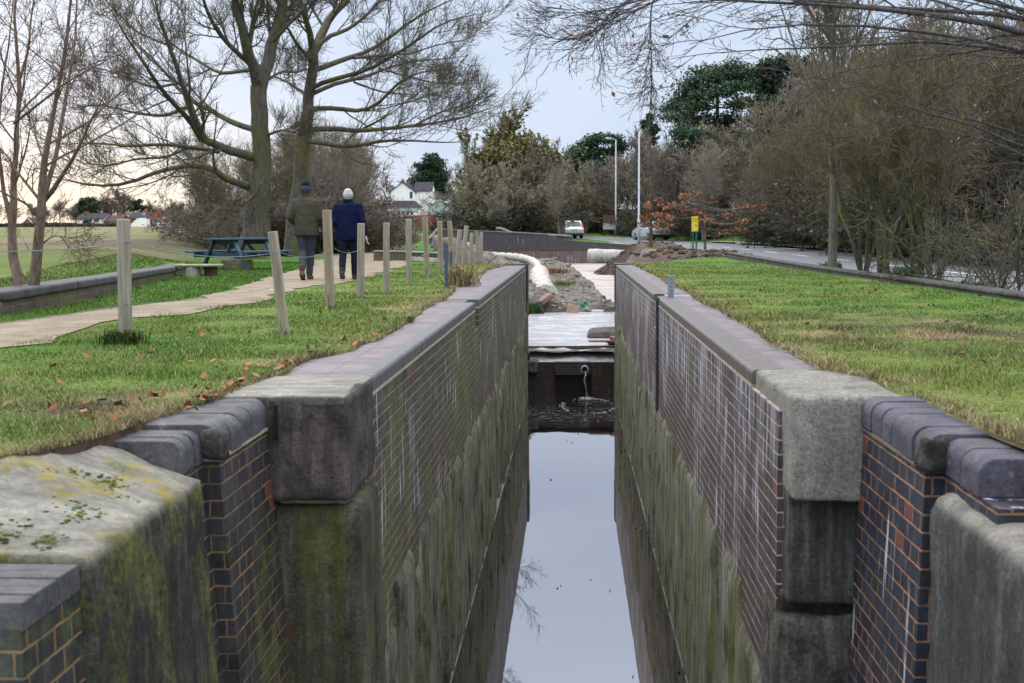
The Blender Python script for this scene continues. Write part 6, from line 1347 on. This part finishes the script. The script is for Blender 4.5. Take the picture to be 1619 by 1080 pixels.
# ---- prototypes for the woods behind
def proto(seed, kind, h, rmin=.008):
    rg = RNG(seed); n = 10
    def lev(A, RA, **s): q, r_ = grow(A, RA, rg, **s); return q, np.maximum(r_, rmin)
    if kind in ('vase', 'kerb'):
        N = 8 if kind == 'vase' else 6; t00 = .30 if kind == 'vase' else .40; kk = 11 if kind == 'vase' else 9; sp_ = .32 if kind == 'vase' else .24
        a = rg.random(N)*2*PI; ln = h*(.75+.3*rg.random(N)); D = np.stack([np.cos(a)*sp_, np.sin(a)*sp_, np.ones(N)], 1)*(.8+.4*rg.random((N, 1))); P = np.zeros((N, n, 3)); P[:, 0, :2] = D[:, :2]*.25*rg.random((N, 1))
        D /= np.linalg.norm(D, axis=1, keepdims=True)
        for j in range(1, n): D = D+rg.normal(size=D.shape)*.09; D /= np.linalg.norm(D, axis=1, keepdims=True); P[:, j] = P[:, j-1]+D*ln[:, None]/(n-1)
        R = (h*.011*(.6+.7*rg.random((N, 1))))*np.linspace(1, .18, n)[None]
        L1 = lev(P, R, k=kk, t0=t00, t1=.98, ang=(36, 14), L=h*.36, n=6, wander=.14, trop=(0, 0, .10), rr=.45, tip=.35)
        L2 = lev(*L1, k=7, t0=.1, t1=.98, ang=(40, 16), L=h*.17, n=4, wander=.18, trop=(0, 0, .08), rr=.6, tip=.5); L3 = lev(*L2, k=5, t0=.1, t1=1., ang=(38, 18), L=h*.085, n=3, wander=.2, trop=(0, 0, .05), rr=.8, tip=.7)
    elif kind == 'tree':
        P = np.zeros((1, n, 3)); P[0, :, 2] = np.linspace(0, h*.92, n); P[0, 2:, :2] += np.cumsum(rg.normal(size=(n-2, 2))*h*.010, 0); R = (h*.018*np.linspace(1, .12, n))[None]
        L1 = lev(P, R, k=24, t0=.30, t1=.99, ang=(52, 10), L=h*.46, n=8, wander=.10, trop=(0, 0, .10), rr=.5, tip=.3, taper=.62)
        L2 = lev(*L1, k=9, t0=.15, t1=.98, ang=(42, 14), L=h*.19, n=5, wander=.16, trop=(0, 0, .07), rr=.55, tip=.45); L3 = lev(*L2, k=8, t0=.1, t1=1., ang=(40, 18), L=h*.085, n=3, wander=.2, trop=(0, 0, .04), rr=.8, tip=.7)
    else:
        N = 22 if kind == 'shrub' else 9; q_ = (10, 6, 3) if kind == 'shrub' else (7, 4, 2); a = rg.random(N)*2*PI; ln = h*(.7+.5*rg.random(N)); P = np.zeros((N, n, 3)); P[:, 0, 0] = rg.normal(size=N)*h*.25; P[:, 0, 1] = rg.normal(size=N)*h*.18
        D = np.stack([np.cos(a)*.55, np.sin(a)*.55, np.ones(N)], 1); D /= np.linalg.norm(D, axis=1, keepdims=True)
        for j in range(1, n): D = D+rg.normal(size=D.shape)*.14+np.array([0, 0, -.03]); D /= np.linalg.norm(D, axis=1, keepdims=True); P[:, j] = P[:, j-1]+D*ln[:, None]/(n-1)
        R = h*.008*np.linspace(1, .3, n)[None]*np.ones((N, 1))
        L1 = lev(P, R, k=q_[0], t0=.15, t1=.98, ang=(45, 18), L=h*.36, n=5, wander=.2, trop=(0, 0, .03), rr=.6, tip=.5); L2 = lev(*L1, k=q_[1], t0=.05, t1=1, ang=(45, 20), L=h*.2, n=4, wander=.25, rr=.7, tip=.6); L3 = lev(*L2, k=q_[2], t0=.05, t1=1, ang=(45, 20), L=h*.1, n=3, wander=.25, rr=.8, tip=.7)
    wd = Bunch(); wd.tubes(P, R, 7); wd.tubes(*L1, 4); tw = Bunch(); tw.tubes(*L2, 3); tw.tubes(*L3, 3)
    return wd.mesh(kind+' wood'), tw.mesh(kind+' twigs'), L3[0].reshape(-1, 3)
PROTO = {}
for key, sd, kind, h, rm in (('v1', 501, 'vase', 5., .0065), ('v2', 502, 'vase', 5., .0065), ('t1', 503, 'tree', 8., .009), ('t2', 504, 'tree', 8., .009), ('s1', 505, 'shrub', 2., .005), ('s2', 506, 'shrub', 2., .005), ('k1', 511, 'kerb', 5., .006), ('k2', 512, 'kerb', 5., .006), ('s3', 513, 'thin', 2., .005), ('ft', 507, 'tree', 8., .022), ('fv', 508, 'vase', 5., .016)):
    PROTO[key] = proto(sd, kind, h, rm)+(h,)
def plant(key, px, d, hgt, name, label, bm, tm, group=None, seed=0, z=None, wide=1., leaf=None, cat=None, dx=0.):
    rg = RNG(seed+int(px*7+d*13)); wd, tw, tips, h0 = PROTO[key]; x = at(px, 360, d)[0]+dx; zz = float(H(np.array([x]), np.array([d]))[0])-.05 if z is None else z
    r = empty(name, (x, d, zz), label, cat or ('shrub' if key[0] == 's' else 'tree'), group, rz=rg.random()*6.28); s = hgt/h0; r.scale = (s*wide, s*wide, s)
    def inst(me, mt, nm):
        k = me.name+'|'+mt.name
        if k not in INST: c = me.copy(); c.materials.clear(); c.materials.append(mt); INST[k] = c
        o = bpy.data.objects.new(nm, INST[k]); COL.objects.link(o); o.parent = r; return o
    inst(wd, bm, 'trunk' if key[0] != 's' else 'stems'); inst(tw, tm, 'crown')
    if leaf:
        cnt, size, mt, zlo = leaf; e = tips[tips[:, 2] > zlo*h0]; e = e[rg.integers(0, len(e), cnt)]; V, Fq = cards(e+rg.normal(size=e.shape)*.03*h0/5, size/s, rg); o = link('leaves', mesh_np('leaves', V, Fq), mt, r)
    return r
INST = {}
# kerb row on the right
plant('t2', 1317, 22.6, 8.2, 'slender_tree', 'slender pale trunked tree on the kerb, leftmost of the row along the road', B_gry, T_mos, wide=.62)
plant('k1', 1366, 22., 3.4, 'mossy_tree', 'small dark stemmed tree second from the left in the kerb row', B_mos, T_mos, dx=.0)
plant('k2', 1393, 21.2, 3.9, 'mossy_tree', 'leaning grey trunked tree in the middle of the kerb row', B_mos, T_mos, wide=.9)
plant('t2', 1403, 20.3, 3.8, 'mossy_tree', 'dark upright trunk right of the leaning tree in the kerb row', B_mos, T_mos, wide=.8, seed=4)
plant('k2', 1452, 20., 3.8, 'mossy_tree', 'thick green mossed multi stemmed tree in the kerb row', B_mos, T_mos, wide=.9)
plant('k1', 1480, 18.8, 3.3, 'mossy_tree', 'mossed multi stemmed tree at the right of the kerb row', B_mos, T_mos, wide=.9, seed=3)
plant('s3', 1530, 17.6, 1.9, 'bare_shrub', 'bare leaning shrub over the kerb wall right of the mossed trees', B_mos, T_dk)
plant('s3', 1585, 16., 1.7, 'bare_shrub', 'tangled bare shrub over the kerb wall near the right edge', B_mos, T_dk)
plant('s3', 1640, 14.8, 1.7, 'bare_shrub', 'bare shrub over the kerb wall cut by the right edge', B_mos, T_dk, seed=5)
# across the road, right
G_ = 'bare trees beyond the road on the right'
for i, (px, yt, k, dd_) in enumerate(((1205, 265, 'v1', 3), (1240, 225, 'v2', 2), (1275, 185, 'v1', 3), (1300, 150, 't1', 8), (1330, 150, 'v2', 2), (1365, 140, 'v1', 4), (1400, 128, 'v2', 3), (1440, 112, 't2', 3), (1480, 110, 'v1', 3), (1515, 100, 'v2', 4), (1555, 95, 't1', 3), (1590, 90, 'v1', 3), (1625, 85, 'v2', 3), (1670, 80, 'v1', 3), (1420, 105, 't1', 12), (1500, 90, 't2', 11), (1580, 78, 't1', 10), (1640, 70, 't2', 9), (1350, 132, 't2', 14), (1260, 215, 't1', 14))):
    d = 12.0*1850/(px-905)+dd_; z0_ = float(H(np.array([(px-905)*d/1850]), np.array([d]))[0]); h = (363-yt)/1850*d+.81-z0_
    plant(k, px, d, h*(1.0 if k[0] == 'v' else 1.05), 'bare_tree', 'mossy olive brown bare tree in the dense wood beyond the road', B_mos, T_mos if i % 3 else T_gry, G_, seed=i, wide=min(1.1, 6.5/h))
plant('t1', 1330, 68, 15.5, 'tall_tree', 'tall pale bare tree rising above the wood behind the slender kerb tree', B_gry, T_gry, wide=.6)
for i, (px, d, h, k) in enumerate(((1030, 114, 8.8, 'ft'), (1060, 104, 8., 'fv'), (1095, 98, 8., 'fv'), (1130, 92, 7.4, 'ft'), (1165, 88, 7.2, 'fv'), (1195, 84, 7.6, 'fv'), (1000, 122, 8.6, 'fv'), (978, 132, 7.5, 'ft'), (1230, 82, 8.6, 'ft'))):
    plant(k, px, d, h, 'bare_tree', 'grey brown bare tree in the wood between the tall street lamp and the road', B_gry, T_mid if i % 2 else T_gry, 'bare trees behind the street lamps', seed=20+i)
for i, (px, dd_, h) in enumerate(((1150, 2, 1.6), (1190, 2, 1.8), (1225, 2, 1.9), (1265, 2, 2.0), (1305, 2, 2.0), (1350, 2, 2.0), (1400, 2, 2.0), (1450, 2, 2.0), (1500, 2, 2.0), (1555, 2, 2.0), (1610, 2, 2.), (1670, 2, 2.), (1030, 0, 3.0), (1060, 0, 2.8), (1095, 0, 2.6), (1240, 6, 3.2), (1330, 6, 3.4), (1420, 6, 3.4), (1520, 6, 3.4), (1600, 6, 3.4), (1290, 7, 3.4), (1375, 7, 3.4), (1470, 6, 3.4), (1560, 6, 3.4))):
    d = {1030: 112, 1060: 102, 1095: 94}.get(px) or (11.7*1850/(px-905)+dd_)
    plant('s1' if i % 2 else 's2', px, d, h, 'bramble', 'dark tangled brambles on the bank beyond the road', B_mos, T_dk, 'brambles on the roadside bank', seed=40+i, wide=1.5, leaf=(1500, .085, L_brown if i % 3 else L_ivy, 0.))
# thicket on the left
GT = 'bare thicket trees behind the walkers'
for i, (px, d, h, k) in enumerate(((352, 52, 4.2, 'v1'), (375, 60, 5.2, 'v2'), (430, 50, 4.6, 'v1'), (455, 58, 5.6, 't1'), (500, 52, 5.2, 'v2'), (520, 60, 6.4, 'v1'), (525, 55, 5.4, 'v2'), (535, 64, 6.2, 't2'), (548, 76, 6.2, 'v1'), (530, 48, 4.2, 'v1'), (480, 70, 6.8, 't2'), (540, 58, 4.4, 'v2'))):
    plant(k, px, d, h, 'thicket_tree', 'grey olive bare tree in the thicket behind the two walkers', B_mos if i % 2 else B_gry, T_gry if i % 2 else T_mos, GT, seed=60+i, wide=.8)
for i, (px, d, h) in enumerate(((338, 54, 2.2), (362, 50, 2.4), (388, 47, 2.2), (432, 46, 1.9), (465, 48, 2.3), (500, 46, 2.1), (530, 48, 2.3), (562, 47, 2.0), (580, 50, 1.8), (606, 52, 1.35), (622, 60, 1.3), (445, 56, 2.6), (520, 54, 3.2), (540, 56, 3.0), (555, 66, 2.8))):
    plant('s2' if i % 2 else 's1', px, d, h, 'bare_shrub', 'dark bare undergrowth at the foot of the thicket', B_mos, T_dk if i % 2 else T_gry, 'undergrowth of the left thicket', seed=80+i, wide=1.35, leaf=(700, .06, L_brown, 0.))
plant('t1', 318, 70, 6.0, 'bare_tree', 'bare tree with dark twigs between the village and the big trees', B_gry, T_dk)
# middle distance
plant('fv', 795, 112, 10.2, 'willow_tree', 'large olive tinted tree in the middle behind the dark parapet', B_mos, T_mos, wide=1.1, leaf=(15000, .20, L_olive, .30))
plant('ft', 790, 118, 10.6, 'pale_tree', 'rounded pale topped tree rising behind the olive tinted tree', B_gry, T_gry, wide=.7, leaf=(800, .18, L_olive, .6))
GM = 'bare trees behind the parapet'
for i, (px, d, h, k) in enumerate(((768, 108, 5.8, 'fv'), (780, 122, 6., 'fv'), (776, 102, 5., 'fv'), (830, 106, 7.4, 'fv'), (858, 112, 7.6, 'fv'), (880, 122, 7., 'ft'), (812, 100, 5., 'fv'), (905, 132, 6.8, 'fv'), (790, 135, 9, 'ft'), (925, 128, 6., 'fv'))):
    plant(k, px, d, h, 'bare_tree', 'grey brown bare tree behind the dark parapet', B_gry, T_mid if i % 3 else T_pal, GM, seed=100+i, leaf=(1500, .16, L_olive, .35))
for i, (px, d, h) in enumerate(((700, 112, 1.5), (728, 106, 1.9), (752, 101, 2.3), (778, 98.5, 2.6), (805, 99, 2.8), (832, 101, 2.8), (856, 106, 2.8), (872, 113, 3.2), (758, 118, 3.4), (790, 110, 4.), (840, 114, 4.))):
    plant('s2' if i % 2 else 's1', px, d, h, 'bare_shrub', 'dark low bushes behind the dark parapet', B_mos, T_dk, 'bushes behind the parapet', seed=120+i, wide=1.5, leaf=(900, .14, L_hedge, 0.))
plant('ft', 783, 97, 3.9, 'small_tree', 'small pale bare tree standing on the grass in front of the dark bushes', B_sil, T_pal)
plant('t1', 884.5, 96, 5.3, 'slender_tree', 'slender pale bare tree on the verge in front of the silver estate car', B_sil, T_pal, wide=.85)
plant('ft', 742, 200, 14., 'tall_tree', 'thin tall bare tree to the right of the white house', B_gry, T_gry, wide=.45)
plant('ft', 575, 150, 11, 'bare_tree', 'pale wispy bare tree left of the white house', B_gry, T_gry, wide=.8)
# copper leaved trees by the sign
plant('t2', 1115, 57, 4.5, 'bare_tree', 'pale twigged tree with copper leaves low down beside the yellow sign', B_gry, T_pal, wide=.9, leaf=None)
def leafy(name, label, base, blobs, n, size, mat, barkm, seed, trunk=None, branches=True, cat='tree', tr=None, dense=1.):
    """foliage clumps given as (px, py, rx, ry, d)"""
    rg = RNG(seed); r = empty(name, tuple(base), label, cat); C = []; wd = Bunch(); lp = []; 
    for px, py, rx, ry, d in blobs:
        c = at(px, py, d); k = d/F; m_ = max(8, int(n*rx*ry/200.*dense*(2.4 if size < .12 else 9.))); u = rg.normal(size=(m_, 3)); u /= np.linalg.norm(u, axis=1, keepdims=True); q = rg.random((m_, 1))**.45
        sub = rg.normal(size=(max(3, m_//40), 3)); sub /= np.linalg.norm(sub, axis=1, keepdims=True); sub *= rg.random((len(sub), 1))**.5
        pts = sub[rg.integers(0, len(sub), m_)]+u*q*.72
        C.append(c+pts*np.array([rx*k, rx*k*.9, ry*k])*(1. if size < .12 else 1.05)); lp.append(c)
    C = np.concatenate(C)-base; V, Fq = cards(C, size, rg, aspect=1.8); 
    if tr is not None:
        P = resample(tr[0], 12)[None]; R = np.interp(np.linspace(0, 1, 12), np.linspace(0, 1, len(tr[1])), tr[1])[None]; wd.tubes(P-base, R, 8)
        if branches:
            B = []
            for c in lp:
                cand = P[0][(P[0][:, 2] < c[2]+.1)]; s = cand[-1] if len(cand) else P[0][2]; mid = (s+c)/2+np.array([0, 0, -.08*np.linalg.norm(c-s)]); B.append(resample([s, mid, c], 6))
            B = np.array(B); wd.tubes(B-base, np.full((len(B), 1), R.max()*.28)*np.linspace(1, .3, 6)[None], 5)
        link('trunk', wd.mesh('trunk'), barkm, r, smooth=True)
    link('crown', mesh_np('crown', V, Fq), mat, r); return r
d = 56.; rg = RNG(9)
bl = [(1060+rg.normal()*0+x, y, 13, 6, 55+2*rg.random()) for x, y in ((-18, 318), (-2, 325), (12, 332), (28, 322), (40, 335), (55, 345), (0, 342), (75, 352), (92, 338), (108, 330), (125, 328), (140, 325), (60, 318), (30, 306), (15, 312), (100, 362), (80, 370), (120, 350), (45, 352))]
b_ = at(1113, 380, 57); leafy('copper_tree', 'spreading low boughs of copper leaves around the yellow sign', b_, bl, 44, .085, L_cop, B_gry, 601, tr=(np.array([b_, at(1112, 360, 57), at(1105, 340, 56.6), at(1090, 322, 56)]), [.12, .1, .07, .03]))
b_ = at(1029, 385, 62); leafy('copper_tree', 'small dark stemmed tree of copper leaves in front of the silver car', b_, [(1030, 340, 17, 8, 62), (1020, 352, 13, 7, 62), (1043, 348, 14, 7, 62.4), (1028, 326, 13, 7, 61.6), (1050, 338, 12, 6, 62), (1012, 345, 8, 4, 62), (1058, 356, 9, 5, 62), (1036, 358, 12, 5, 61.8)], 46, .095, L_cop, B_mos, 602, tr=(np.array([b_-np.array([0, 0, .3]), at(1029, 365, 62), at(1030, 345, 62), at(1029, 328, 62)]), [.12, .1, .07, .03]))
# evergreens
def rb(px, py, rx, ry, d, s): return (px, py, rx, ry, d+s)
sp = [(1062, 168, 20, 7), (1083, 152, 24, 9), (1106, 132, 30, 10), (1135, 114, 34, 9), (1165, 110, 24, 9), (1074, 184, 24, 7), (1102, 168, 24, 7), (1120, 150, 20, 7), (1158, 140, 22, 8), (1165, 165, 20, 7), (1105, 192, 26, 8), (1152, 190, 22, 8), (1090, 210, 26, 8), (1128, 214, 26, 9), (1160, 212, 28, 9), (1180, 130, 22, 10), (1112, 236, 34, 10), (1155, 240, 38, 12)]
rg = RNG(610); dd = 98.; b_ = at(1134, 372, dd); b_[2] -= 1
leafy('scots_pine', 'tall flat topped pine with a bare upper trunk above the copper leaved tree', b_, [rb(s[0], s[1]+1, s[2]*1.05, s[3]*1.35, dd, rg.normal()*1.6) for s in sp], 90, .135, L_pine, bark('pine bark', (.12, .07, .05), (.20, .12, .08)), 611, tr=(np.array([b_, at(1134, 300, dd), at(1135, 220, dd), at(1134, 160, dd), at(1136, 120, dd)]), [.30, .26, .22, .16, .08]))
sp = [(1210, 112, 22, 12), (1235, 102, 24, 11), (1262, 106, 20, 12), (1222, 135, 30, 12), (1252, 140, 28, 13), (1200, 160, 22, 10), (1232, 168, 30, 13), (1262, 172, 24, 14), (1205, 192, 26, 11), (1240, 204, 34, 14), (1212, 225, 34, 13), (1255, 240, 36, 16), (1190, 240, 30, 12), (1225, 262, 40, 18)]
dd = 92.; b_ = at(1236, 372, dd); b_[2] -= 1
leafy('dark_pine', 'dark dense pine immediately right of the flat topped pine', b_, [rb(*s, dd, rg.normal()*1.5) for s in sp], 130, .14, L_dkpine, B_mos, 612, tr=(np.array([b_, at(1236, 280, dd), at(1238, 200, dd), at(1236, 110, dd)]), [.3, .26, .2, .08]))
sp = [(928, 226, 16, 8), (948, 218, 18, 8), (968, 220, 16, 8), (984, 230, 14, 7), (912, 242, 20, 9), (940, 240, 22, 9), (966, 240, 20, 9), (900, 262, 22, 10), (928, 260, 28, 11), (955, 262, 26, 11), (905, 282, 26, 12), (936, 285, 34, 13), (962, 290, 24, 12), (915, 305, 34, 12), (945, 312, 30, 12)]
dd = 146.; b_ = at(938, 372, dd); b_[2] -= 1
leafy('green_pine', 'broad green pine left of the shorter street lamp', b_, [rb(*s, dd, rg.normal()*1.8) for s in sp], 120, .19, L_pine, B_mos, 613, tr=(np.array([b_, at(938, 300, dd), at(942, 250, dd), at(946, 222, dd)]), [.35, .3, .2, .08]))
for (blist, lab, sd, dd) in (([(848, 240, 8, 8), (851, 252, 12, 7), (838, 250, 8, 5), (856, 264, 14, 8), (842, 262, 10, 6)], 'pointed green conifer poking up right of the olive tinted tree', 614, 150.), ([(872, 252, 12, 6), (884, 250, 10, 6), (890, 262, 16, 7), (874, 268, 14, 7), (882, 280, 18, 9), (868, 262, 8, 4)], 'small spreading pine between the conifer and the broad green pine', 615, 152.),
   ([(683, 252, 14, 6), (672, 262, 14, 7), (692, 262, 14, 8), (682, 274, 20, 9), (668, 286, 16, 8), (694, 282, 14, 9), (680, 296, 20, 10), (694, 306, 14, 10), (672, 308, 14, 9)], 'dark cedar standing behind the white house', 616, 285.), ([(1027, 184, 6, 7), (1024, 198, 9, 8), (1032, 204, 9, 8), (1027, 220, 12, 9)], 'dark pointed conifer top beside the taller street lamp', 617, 130.),
   ([(140, 318, 12, 6), (130, 326, 8, 6), (150, 326, 10, 7), (140, 334, 14, 6)], 'flat topped dark evergreen among the village trees', 618, 318.), ([(218, 322, 9, 5), (214, 330, 8, 5), (224, 330, 8, 5)], 'small dark evergreen behind the white annexe', 619, 322.), ([(136, 350, 4, 5), (136, 356, 6, 5)], 'small green cone shaped bush in front of the white walled village house', 620, 292.)):
    b_ = at(blist[-1][0], 368, dd); b_[2] = min(b_[2], at(blist[-1][0], blist[-1][1]+25, dd)[2]); leafy('conifer', lab, b_, [rb(*s, dd, rg.normal()*.8) for s in blist], 130, .24 if dd < 200 else .42, L_pine if sd in (614, 615, 620) else L_dkpine, B_mos, sd, tr=(np.array([b_, (b_+at(blist[0][0], blist[0][1], dd))/2, at(blist[0][0], blist[0][1], dd)]), [.3, .2, .06]))
# clipped dark hedge behind the cars, hedge in front of the village
def hedge(name, label, pts, h, th, n, size, mat, seed, rough=.1):
    rg = RNG(seed); p = np.array(pts, float); d = np.r_[0, np.cumsum(np.hypot(*np.diff(p[:, :2], axis=0).T))]; t = rg.random(n)*d[-1]
    q = np.stack([np.interp(t, d, p[:, i]) for i in range(3)], 1); k = np.searchsorted(d, t).clip(1, len(p)-1); T = p[k]-p[k-1]; T[:, 2] = 0; T /= np.linalg.norm(T, axis=1, keepdims=True); N_ = np.stack([-T[:, 1], T[:, 0], 0*t], 1)
    hh = h*(1-rough*fbm(t, t*0, 2.5, seed)); a = rg.random(n); f = rg.random(n); top = f < .25
    off = np.where(top, (rg.random(n)-.5)*th, np.sign(rg.random(n)-.5)*th/2+rg.normal(size=n)*.08); zz = np.where(top, hh+rg.normal(size=n)*.06, hh*a)
    C = q+N_*off[:, None]; C[:, 2] += zz; c0 = p[0]; V, Fq = cards(C-c0, size, rg); r = empty(name, tuple(c0), label, 'hedge'); link('foliage', mesh_np('foliage', V, Fq), mat, r)
    mb = MB()
    for i in range(len(p)-1): mb.beam(tuple(p[i]-c0+np.array([0, 0, h*.42])), tuple(p[i+1]-c0+np.array([0, 0, h*.42])), th*.8, h*.84)
    mb.build('core', T_dk, r); return r
e = [at(px, 372, dd) for px, dd in ((868, 138), (900, 137), (935, 136), (962, 134))]
hedge('clipped_hedge', 'tall clipped dark hedge behind the silver estate car', e, 4.0, 1.6, 9000, .22, L_hedge, 631, .05)
e = [at(px, 372, dd) for px, dd in ((960, 128), (1000, 116), (1040, 110), (1085, 100), (1140, 90))]
hedge('rough_hedge', 'rough dark hedge along the road behind the street lamps', e, 3.0, 1.6, 9000, .2, L_brown, 632, .4)
e = [at(px, 363, 290) for px in (0, 60, 130, 200, 205)]
hedge('field_hedge', 'low dark hedge along the far edge of the field, left of the annexe', e, 1.7, 1.5, 5000, .4, T_dk, 633, .4)
e = [at(px, 362.5, 290) for px in (240, 280, 320, 360, 400)]
hedge('field_hedge', 'low brown hedge in front of the brick village houses', e, 1.3, 1.5, 4000, .4, T_vil, 634, .5)
for i, (px, d, h, wd_) in enumerate(((70, 330, 6, 1.2), (95, 335, 6.5, 1.2), (118, 330, 6, 1.2), (192, 326, 9.5, 1.0), (178, 330, 8.5, 1.0), (205, 334, 8, .9), (240, 330, 6.5, .9), (285, 326, 6, 1.), (270, 332, 6.5, 1.), (320, 318, 7, 1.), (340, 310, 7.5, 1.), (20, 325, 6.5, 1.2), (-20, 325, 7, 1.2), (55, 340, 6, 1.2), (150, 335, 7, 1.1))):
    plant('ft' if i % 2 else 'fv', px, d, h, 'village_tree', 'brown bare tree among the distant village houses', B_gry, T_vil, 'distant bare trees by the village', seed=200+i, wide=wd_*1.15)
for i, (px, d, h) in enumerate(((650, 300, 12), (700, 310, 13), (725, 260, 10), (660, 320, 13), (760, 210, 11), (540, 240, 12), (500, 230, 12), (800, 190, 10), (850, 190, 9), (900, 180, 9), (960, 170, 10), (1010, 160, 10), (1060, 140, 10), (1100, 130, 10), (1160, 120, 10), (1290, 90, 10), (1350, 85, 10.5), (1480, 75, 11), (1600, 70, 11))):
    plant('ft' if i % 2 else 'fv', px, d, h, 'distant_tree', 'hazy bare tree in the furthest row of woodland', B_gry, T_gry, 'furthest row of bare trees', seed=240+i)
